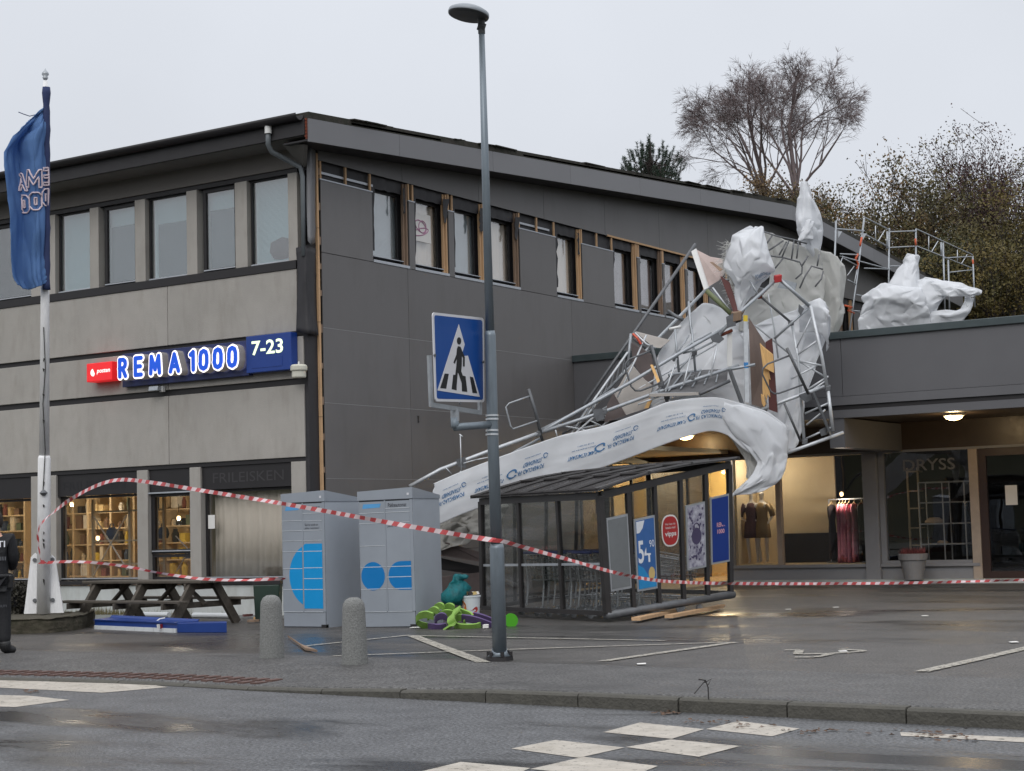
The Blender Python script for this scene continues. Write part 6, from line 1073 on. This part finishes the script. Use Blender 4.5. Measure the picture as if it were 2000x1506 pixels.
for nm_,mm,pts in (('claw_print','claw_red',[(913,1195),(922,1192),(927,1187),(931,1185),(930,1191),(932,1186),(933,1192),(929,1198),(924,1203),(917,1200)]),('claw_print','claw_orange',[(899,1176),(904,1174),(909,1180),(911,1190),(907,1193),(905,1185),(900,1181)])):
    m=MB(); q=[onb(*p) for p in pts]; cpt_=sum(q,V())/len(q); m.add(q+[cpt_-FW*.001],[(i,(i+1)%len(q),len(q)) for i in range(len(q))]); m.build(nm_,mm,BK,solid=.002)
for i in range(7):
    p=V((bk_.x,bk_.y,.46))+RT*rnd.uniform(-.1,.1)+FW*rnd.uniform(-.08,.08); tag(MB().prism([p,p+RT*.07+UP*.02,p+RT*.05+UP*.06,p-RT*.01+UP*.05],FW*.03).build('crumpled_paper',('paper','cheese','good_dark')[i%3]),'crumpled paper scrap lying in the top of the white bucket','litter','scraps in the bucket')
m=MB().lathe([(.001,0),(.15,.0),(.2,.08),(.21,.17),(.17,.26),(.12,.32),(.08,.37),(.10,.43),(.05,.46),(.001,.42)],(0,0,0),40)
for p in m.v: k=.5+p.z*1.6; p+=V((p.z*.28-.03,0,0)); p+=V((noise.noise(p*9),noise.noise(p*9+V((5,0,0))),noise.noise(p*11+V((0,7,0)))*.8))*.075*k+V((1,0,.3))*.03*crumple(p,6,3)
tc_=gd(888,1181,26.15); m.v=[tc_+RT*p.x+FW*p.y+UP*p.z for p in m.v]; tag(m.build('teal_cloth','teal',smooth=True),'crumpled teal net bag slumped on top of the foam pile beside the bucket','bag')
p=gd(998,1212,25.6); tag(MB().lathe([(.001,-.02),(.105,-.02),(.108,.0),(.105,.02),(.001,.02)],p,30,ax=(CAM-p)+RT*6).build('green_disc','lime'),'bright green round disc standing on edge right of the lamp post','disc')
for x,y,w_,lab in ((800,1228.5,.2,'white paper sheet lying before the right parcel locker'),(943,1229,.08,'small white scrap on the ground right of the foam pile')): p=gz(x,y)+UP*.015; tag(MB().prism([p,p+RT*w_,p+RT*w_*1.1+FW*.12,p+RT*.03+FW*.15],(0,0,.006 if w_>.1 else .05)).build('paper_scrap','paper'),lab,'litter')
for i,(x,y) in enumerate(((1535,1192),(1628,1188),(1802,1205),(1975,1257),(1245,1300),(1640,1275))): p=gz(x,y)+UP*.012; tag(MB().prism([p,p+RT*.09,p+RT*.1+FW*.14,p+FW*.10],(0,0,.004)).build('paper_scrap','paper'),'small white paper scrap lying loose on the wet parking lot','litter','paper scraps on the parking lot')
mat('leaf_litter',(92,70,54),.85,var=.4,scale=30); m=MB(); q=random.Random(3)
for i in range(150):
    t=q.choice(((1400,1410,60,4),(1460,1418,60,5),(1590,1428,60,6),(1800,1432,120,6),(1310,1392,30,4),(1850,1440,80,8),(60,1351,20,2))); p=gz(t[0]+q.gauss(0,t[2]*.5),t[1]+q.gauss(0,t[3]*.6),-.112); s_=q.uniform(.012,.035); a=q.random()*6.3; m.add([p+V((math.cos(a+k)*s_*w_,math.sin(a+k)*s_*w_,q.uniform(0,.015))) for k,w_ in ((0,1.3),(1.6,.6),(3.14,1.2),(4.7,.6))],[(0,1,2,3)])
tag(m.build('leaf_litter','leaf_litter'),'fallen brown leaves gathered along the kerb and road markings','leaves',kind='stuff')
p=gz(1384,1366)+UP*.0; tag(MB().path([p,p+UP*.10,p+UP*.16-RT*.02,p+UP*.17-RT*.08],.006,5).path([p+UP*.12,p+UP*.17+RT*.03,p+UP*.14-RT*.03],.004,4).path([p+UP*.16-RT*.02,p+UP*.05-RT*.12],.004,4).build('dry_weed','grime'),'thin dry weed stalk sprouting from a kerb joint','weed')
# ---------------------------------------------------------------- barrier tape
mat('tape_red',(196,78,80),.4,var=.22,scale=9); mat('tape_white',(222,204,206),.45,var=.05)
def tape(pts,w,lab,tw=.4,seed=0,red=.115):
    P=[gd(x,y,d) for x,y,d in pts]; D=[]; n=len(P)*16; D=[spline(P,i/n) for i in range(n+1)]; acc=[0]
    for a,b in zip(D,D[1:]): acc.append(acc[-1]+(b-a).length)
    Lt=acc[-1]; step=.0575; k=int(Lt/step); S_=[]; j=0
    for i in range(k+1):
        s_=i*step
        while j<len(acc)-2 and acc[j+1]<s_: j+=1
        f=(s_-acc[j])/max(1e-6,acc[j+1]-acc[j]); S_.append(D[j].lerp(D[j+1],f))
    m=MB(); E1=[];E2=[]
    for i,p in enumerate(S_):
        d=(S_[min(i+1,k)]-S_[max(i-1,0)]).normalized(); u=(UP-d*UP.dot(d)).normalized(); v=d.cross(u); t=tw*noise.noise(V((i*.07,seed,0)))*2.6+.5*noise.noise(V((i*.3,seed,3))); ax=u*math.cos(t)+v*math.sin(t); E1.append((p-ax*w/2-d*.022+v*.012*noise.noise(V((i*.6,seed,8))))); E2.append((p+ax*w/2+d*.022))
    b=len(m.v); m.v+=E1+E2; n=k+1
    for i in range(k): m.f.append([b+i,b+i+1,b+n+i+1,b+n+i]); m.m.append(0 if (i//2)%2==0 else 1)
    tag(m.build('barrier_tape',['tape_red','tape_white'],smooth=True),lab,'barrier tape','red and white barrier tapes')
tape([(88,1097,28.35),(80,1096,28.3),(76,1070,28.2),(74,1045,28.1),(80,1024,27.9),(105,1000,27.6),(140,974,27),(190,948,26.3),(236,937,25.8),(300,943,25.0),(400,959,24),(500,975,23),(560,985,22.3),(640,999,21.6),(700,1010,21),(800,1028,20.2),(900,1045,19.5),(950,1053,19.1),(972,1056,19.0)],.056,'red and white barrier tape looping from the flagpole past the lockers to the lamp post',.55,1)
tape([(962,1055,19.02),(985,1058,19.1),(1020,1068,19.4),(1100,1090,20.3),(1200,1118,21.8),(1270,1132,23),(1330,1137,24.2),(1420,1139.5,25.8),(1600,1140,28),(1800,1138,29.5),(2060,1131,31),(2500,1120,33),(3000,1106,36)],.048,'barrier tape running from the lamp post to the right across the shop front',.5,5)
tape([(92,1099,28.4),(130,1097,28.3),(185,1099,28.2),(250,1107,28),(300,1117,27.8),(350,1125,27.6),(400,1131,27.4),(470,1133,27.2),(560,1130,27)],.046,'lower red and white barrier tape crossing the picnic table top',.7,9)
tape([(76,1099.5,28.36),(96,1099.5,28.36)],.03,'red tape end wound round the white flagpole',.1,3)
# ---------------------------------------------------------------- police officer, seen from behind at the left edge
DPo=22.6; pf=gd(-9,1272,DPo); pf.z=0; PO=root('person',pf,'person in a black police uniform standing with back to the viewer at the left edge','person',rz=YAW)
mat('uniform',(24,25,29),.75,var=.2,scale=14,bump=.3,bscale=25); mat('skin',(206,160,136),.55); mat('hair',(40,32,28),.8); mat('boot',(26,26,28),.5); mat('reflex_glow',(206,208,214),.4,emit=.15)  # reflective lettering is given a faint glow in place of returned light
def skin(name,J,E,Rr,m,par,sub=2):
    me=bpy.data.meshes.new(name); me.from_pydata(J,E,[]); me.materials.append(MATS[m]); o=bpy.data.objects.new(name,me); S.collection.objects.link(o); o.parent=par; s_=o.modifiers.new('k','SKIN')
    for i,v in enumerate(me.skin_vertices[0].data): r=Rr[i]; v.radius=r if isinstance(r,tuple) else (r,r); v.use_root=(i==0)
    u=o.modifiers.new('u','SUBSURF'); u.levels=u.render_levels=sub; return o
BJ=[(0,0,1.0),(0,.0,1.2),(0,.01,1.48),(0,.0,1.60),(0,-.005,1.68),(0,.0,1.80),(.20,.0,1.53),(.235,.03,1.25),(.16,.22,1.12),(.08,.30,1.15),(-.20,0,1.53),(-.235,.03,1.25),(-.14,.22,1.12),(-.06,.30,1.15),(.10,0,.95),(.12,.01,.52),(.13,-.02,.09),(.135,.13,.04),(-.10,0,.95),(-.13,.01,.52),(-.14,-.02,.09),(-.15,.13,.04)]
BE=[(0,1),(1,2),(2,3),(3,4),(4,5),(2,6),(6,7),(7,8),(8,9),(2,10),(10,11),(11,12),(12,13),(0,14),(14,15),(15,16),(16,17),(0,18),(18,19),(19,20),(20,21)]
BR=[(.15,.11),(.14,.11),(.17,.11),.06,.075,.075,.065,.048,.038,.04,.065,.048,.038,.04,.09,.062,.045,.04,.09,.062,.045,.04]
skin('body',BJ,BE,BR,'skin',PO)
skin('jacket',BJ[0:3]+BJ[6:9]+BJ[10:13]+[(0,0,.93)],[(0,1),(1,2),(2,3),(3,4),(4,5),(2,6),(6,7),(7,8),(0,9)],[(.19,.15),(.19,.15),(.215,.15),.10,.078,.062,.10,.078,.062,(.185,.15)],'uniform',PO)
skin('trousers',[(0,0,1.0),(.10,0,.93),(.12,.01,.52),(.13,-.02,.12),(-.10,0,.93),(-.13,.01,.52),(-.14,-.02,.12)],[(0,1),(1,2),(2,3),(0,4),(4,5),(5,6)],[(.17,.13),.125,.092,.085,.125,.092,.085],'uniform',PO)
for s_ in (1,-1): skin('boot',[(.132*s_,-.03,.20),(.134*s_,-.02,.07),(.175*s_,.04,.05),(.25*s_,.10,.042)],[(0,1),(1,2),(2,3)],[.09,.088,.066,.05],'boot',PO)
h_=MB().lathe([(.001,.10),(.07,.09),(.105,.02),(.11,-.05),(.095,-.11),(.06,-.13)],(0,-.015,1.80),18); h_.build('hair','hair',PO,smooth=True,local=True)
MB().path([(-.16,-.14,1.03),(0,-.165,1.03),(.16,-.14,1.03),(.20,0,1.03),(.1,.13,1.03),(-.1,.13,1.03),(-.2,0,1.03)],.035,8,True).build('belt','boot',PO,smooth=True,local=True); MB().box(.17,.25,-.08,.05,.86,1.05).build('pouch','boot',PO,local=True,bevel=.02)
m=MB(); vs_,fs2,w_=text2('POLITI',.085,.36,.015); m.add([(a-.18,-.150-.012*(1-(abs(a-.18)/.2)**2)-.004,1.415+b) for a,b in vs_],fs2); m.build('lettering','reflex_glow',PO,local=True)
m=MB()
for i in range(18): x=-.18+i*.021; m.prism([(x,-.163+.02*abs(x)*4,1.24),(x+.010,-.163+.02*abs(x)*4,1.24),(x+.014,-.163+.02*abs(x)*4,1.29),(x+.004,-.163+.02*abs(x)*4,1.29)],(0,-.004,0))
m.build('reflective_band',mat('reflex_dim',(96,98,104),.4),PO,local=True)
m=MB(); put_text(m,'POLITI',(.05,-.10,.62),(1,0,0),(0,0,1),.03,.13); m.build('lettering','reflex_dim',PO,local=True)
# ---------------------------------------------------------------- trees
mat('bark',(66,58,55),.9,var=.3,scale=6); mat('twig',(116,104,104),.9,var=.2); mat('bark_red',(92,60,46),.9,var=.3,scale=4)
mat('leaf_autumn',(92,80,54),.8,var=.4,scale=.6,c2=(128,98,64)); mat('leaf_olive',(66,68,42),.8,scale=.8,c2=(104,90,54)); mat('leaf_russet',(86,58,54),.8,scale=.7,c2=(60,44,46)); mat('leaf_green',(52,60,36),.8,scale=.7,c2=(72,68,40)); mat('needle',(34,50,40),.8,scale=1.2,c2=(52,70,54)); mat('leaf_gold',(112,94,44),.8,scale=.8,c2=(66,68,38))
ENV=None
def inside(p):
    if ENV is None: return True
    v=p-ENV[0]; return (v.dot(RT)/ENV[1])**2+(v.z/ENV[2])**2+(v.dot(FW)/ENV[3])**2<1
def grow(m,tips,p,d,ln,r,lv,q,spread,up,nb,minr=.006,seg=4):
    pts=[p]; rs=[r]; c=p
    for i in range(seg):
        d=(d+V((q.gauss(0,.10),q.gauss(0,.10),q.gauss(0,.07)+up))).normalized(); c=c+d*ln/seg
        if i and not inside(c) and c.z>p.z-9: tips.append((pts[-1],d)); break
        pts.append(c); rs.append(max(minr,r*(1-.55*(i+1)/seg)))
    m.path(pts,rs,6 if r>.06 else 4 if r>.02 else 3)
    if lv<=0: tips.append((pts[-1],d)); return
    for k in range(nb[lv-1] if isinstance(nb,list) else nb):
        f=q.uniform(.25,1) if k else 1; ns=len(pts)-1; 
        if ns<1: return
        i=min(int(f*ns),ns-1); b=pts[i].lerp(pts[i+1],f*ns-i); a=q.uniform(0,6.28); x,y=fr(d); s=q.uniform(.5,1)*spread
        nd=(d*math.cos(s)+(x*math.cos(a)+y*math.sin(a))*math.sin(s)).normalized(); grow(m,tips,b,nd,ln*q.uniform(.55,.8),max(minr,rs[i]*.55),lv-1,q,spread,up,nb,minr,max(2,seg-1))
    tips.append((pts[-1],d))
def bare(px,py,D,h,seed,lab,lean,nst):
    base=gd(px,py,D); t=root('bare_tree',base-UP*3,lab,'tree','bare trees behind the building'); q=random.Random(seed); m=MB(); tw=MB(); tips=[]
    m.path([base-UP*3,base,base+UP*h*.10+RT*lean*.3],[.30,.22,.17],8); k=base+UP*h*.10+RT*lean*.3
    st=MB()
    for i in range(nst):
        a=i*6.28/nst+q.uniform(-.4,.4); tl=q.uniform(.2,.95) if i else .05; d=(UP*math.cos(tl)+(RT*math.cos(a)+FW*math.sin(a)*.6)*math.sin(tl)+RT*lean*.15).normalized(); grow(st,tips,k-UP*q.uniform(0,h*.08),d,h*q.uniform(.50,.58)*(1.0-.25*max(0,tl-.5) if i else 1.25),.085 if i else .15,4,q,.60,.0,[3,3,4,4],.006,6)
    m.build('trunk','bark',t,smooth=True); st.build('crown','twig',t)
    for c,d in tips:
        for j in range(3):
            nd=(d+V((q.gauss(0,.5),q.gauss(0,.5),q.gauss(-.05,.45)))).normalized(); l_=q.uniform(.25,.6); tw.path([c,c+nd*l_*.5,c+nd*l_-UP*.08],[.008,.006,.004],3)
    tw.build('twigs','twig',t); return len(tips)
DT=95
ENV=(gd(1545,285,DT),3.7,4.15,3.4); bare(1550,402,DT,8.6,11,'tall bare tree with a wide round crown rising above the ridge',.4,7)
ENV=(gd(1450,308,DT+4),3.75,4.1,3.2); bare(1500,402,DT+4,8.0,5,'bare tree with several slanting stems left of the tallest tree',-1.0,8)
ENV=None
def leafy(px,py,D,w,h,n,leaf,s,lab,seed,nb=14,kind='autumn_tree',bark='bark',fine=.0):
    base=gd(px,py,D); h*=.62; t=root(kind,base,lab,'tree','autumn trees behind the annex'); q=random.Random(seed); m=MB(); tips=[]
    for i in range(nb):
        a=q.uniform(0,6.28); tl=abs(q.gauss(0,.38)); d=(UP*math.cos(tl)+(RT*math.cos(a)*w/h*1.6+FW*math.sin(a)*.7)*math.sin(tl)).normalized(); grow(m,tips,base+RT*q.uniform(-w*.25,w*.25)+FW*q.uniform(-.6,.6),d,h*q.uniform(.4,.62),.09,3,q,.55,.03,[2,3,3],.012,4)
    m.build('trunk',bark,t); L_=MB()
    hot=[x for x in tips if noise.noise(x[0]*.9)>-.12] or tips
    for i in range(int(n*1.6)):
        c,d=q.choice(hot if q.random()<.85 else tips); p=c+V((q.gauss(0,.30),q.gauss(0,.30),q.gauss(0,.26))); a=V((q.gauss(0,1),q.gauss(0,1),q.gauss(0,1))).normalized(); b=a.cross(V((q.gauss(0,1),q.gauss(0,1),q.gauss(0,1)))).normalized(); k=s*.62*q.uniform(.6,1.4); L_.add([p-a*k,p-b*k*.6,p+a*k,p+b*k*.6],[(0,1,2,3)])
    L_.build('crown',leaf,t); return t
leafy(1500,470,84,3.8,3.6,4200,'leaf_autumn',.10,'yellow-brown bushy tree at the foot of the bare trees behind the ridge',21); leafy(1590,520,80,3.6,5.2,2600,'leaf_olive',.10,'thin olive tree behind the pointed sheet tip',22)
leafy(1700,640,76,4.2,8.4,3600,'leaf_autumn',.11,'airy autumn tree with visible stems behind the standing scaffold, left one',23); leafy(1790,640,74,4.6,8.8,6500,'leaf_olive',.11,'airy autumn tree with visible stems behind the standing scaffold, right one',24); leafy(1870,650,78,4,9,8000,'leaf_olive',.11,'olive-brown tree above the scaffold guard rail',25)
leafy(1955,620,82,5.5,10.4,16000,'leaf_russet',.09,'dark russet tree with bristling bare tips at the right edge',26,26); leafy(1905,470,86,3.4,6.2,600,'leaf_russet',.09,'sparse bristling bare shrub rising left of the russet tree',31,16)
leafy(1985,690,64,3.4,5.6,11000,'leaf_gold',.09,'golden-green dense tree low at the right edge',27,18); leafy(1880,700,66,3.4,5.4,10000,'leaf_green',.09,'dark green tree behind the flying sheet arms',28,16); leafy(1800,700,68,3.0,4.8,8000,'leaf_green',.09,'low olive bush behind the peaked sheet tuft',29,14); leafy(1720,690,72,3.2,4.4,3600,'leaf_green',.09,'low dark bush behind the leaning scaffold post',30,14); leafy(2070,650,70,4.2,8,6500,'leaf_gold',.10,'golden tree just outside the right edge',32,16); leafy(1940,700,72,3.4,5.6,10000,'leaf_green',.09,'dark green tree between the golden and the russet trees',33,16)
# pine
pb_=gd(1272,372,88); PI=root('pine_tree',pb_,'dark green pine with upright tufts behind the left part of the roof ridge','tree'); q=random.Random(8); m=MB(); nd=MB()
m.path([pb_,pb_+UP*2.6],[.18,.06],8)
for i in range(190):
    a=q.uniform(0,6.28); rr_=q.random()**.6; x=rr_*math.cos(a); y=rr_*math.sin(a); b=pb_+RT*x*1.75+FW*y*1.3+UP*(q.uniform(-.4,2.35)*(1-.55*abs(x))); 
    if x<-.75 and q.random()<.5: continue
    m.path([pb_+UP*q.uniform(.2,1.6),b],[.03,.012],4); tip=b+UP*q.uniform(.35,.75)+RT*x*.25; m.path([b,tip],[.012,.006],3)
    for k in range(95):
        f=q.random(); p=b.lerp(tip,f); d=V((q.gauss(0,1),q.gauss(0,1),q.gauss(.7,.6))).normalized()*q.uniform(.10,.2); w_=d.cross(V((q.gauss(0,1),q.gauss(0,1),0))).normalized()*.012; nd.add([p-w_,p+w_,p+d],[(0,1,2)])
m.build('trunk','bark',PI); nd.build('crown','needle',PI)
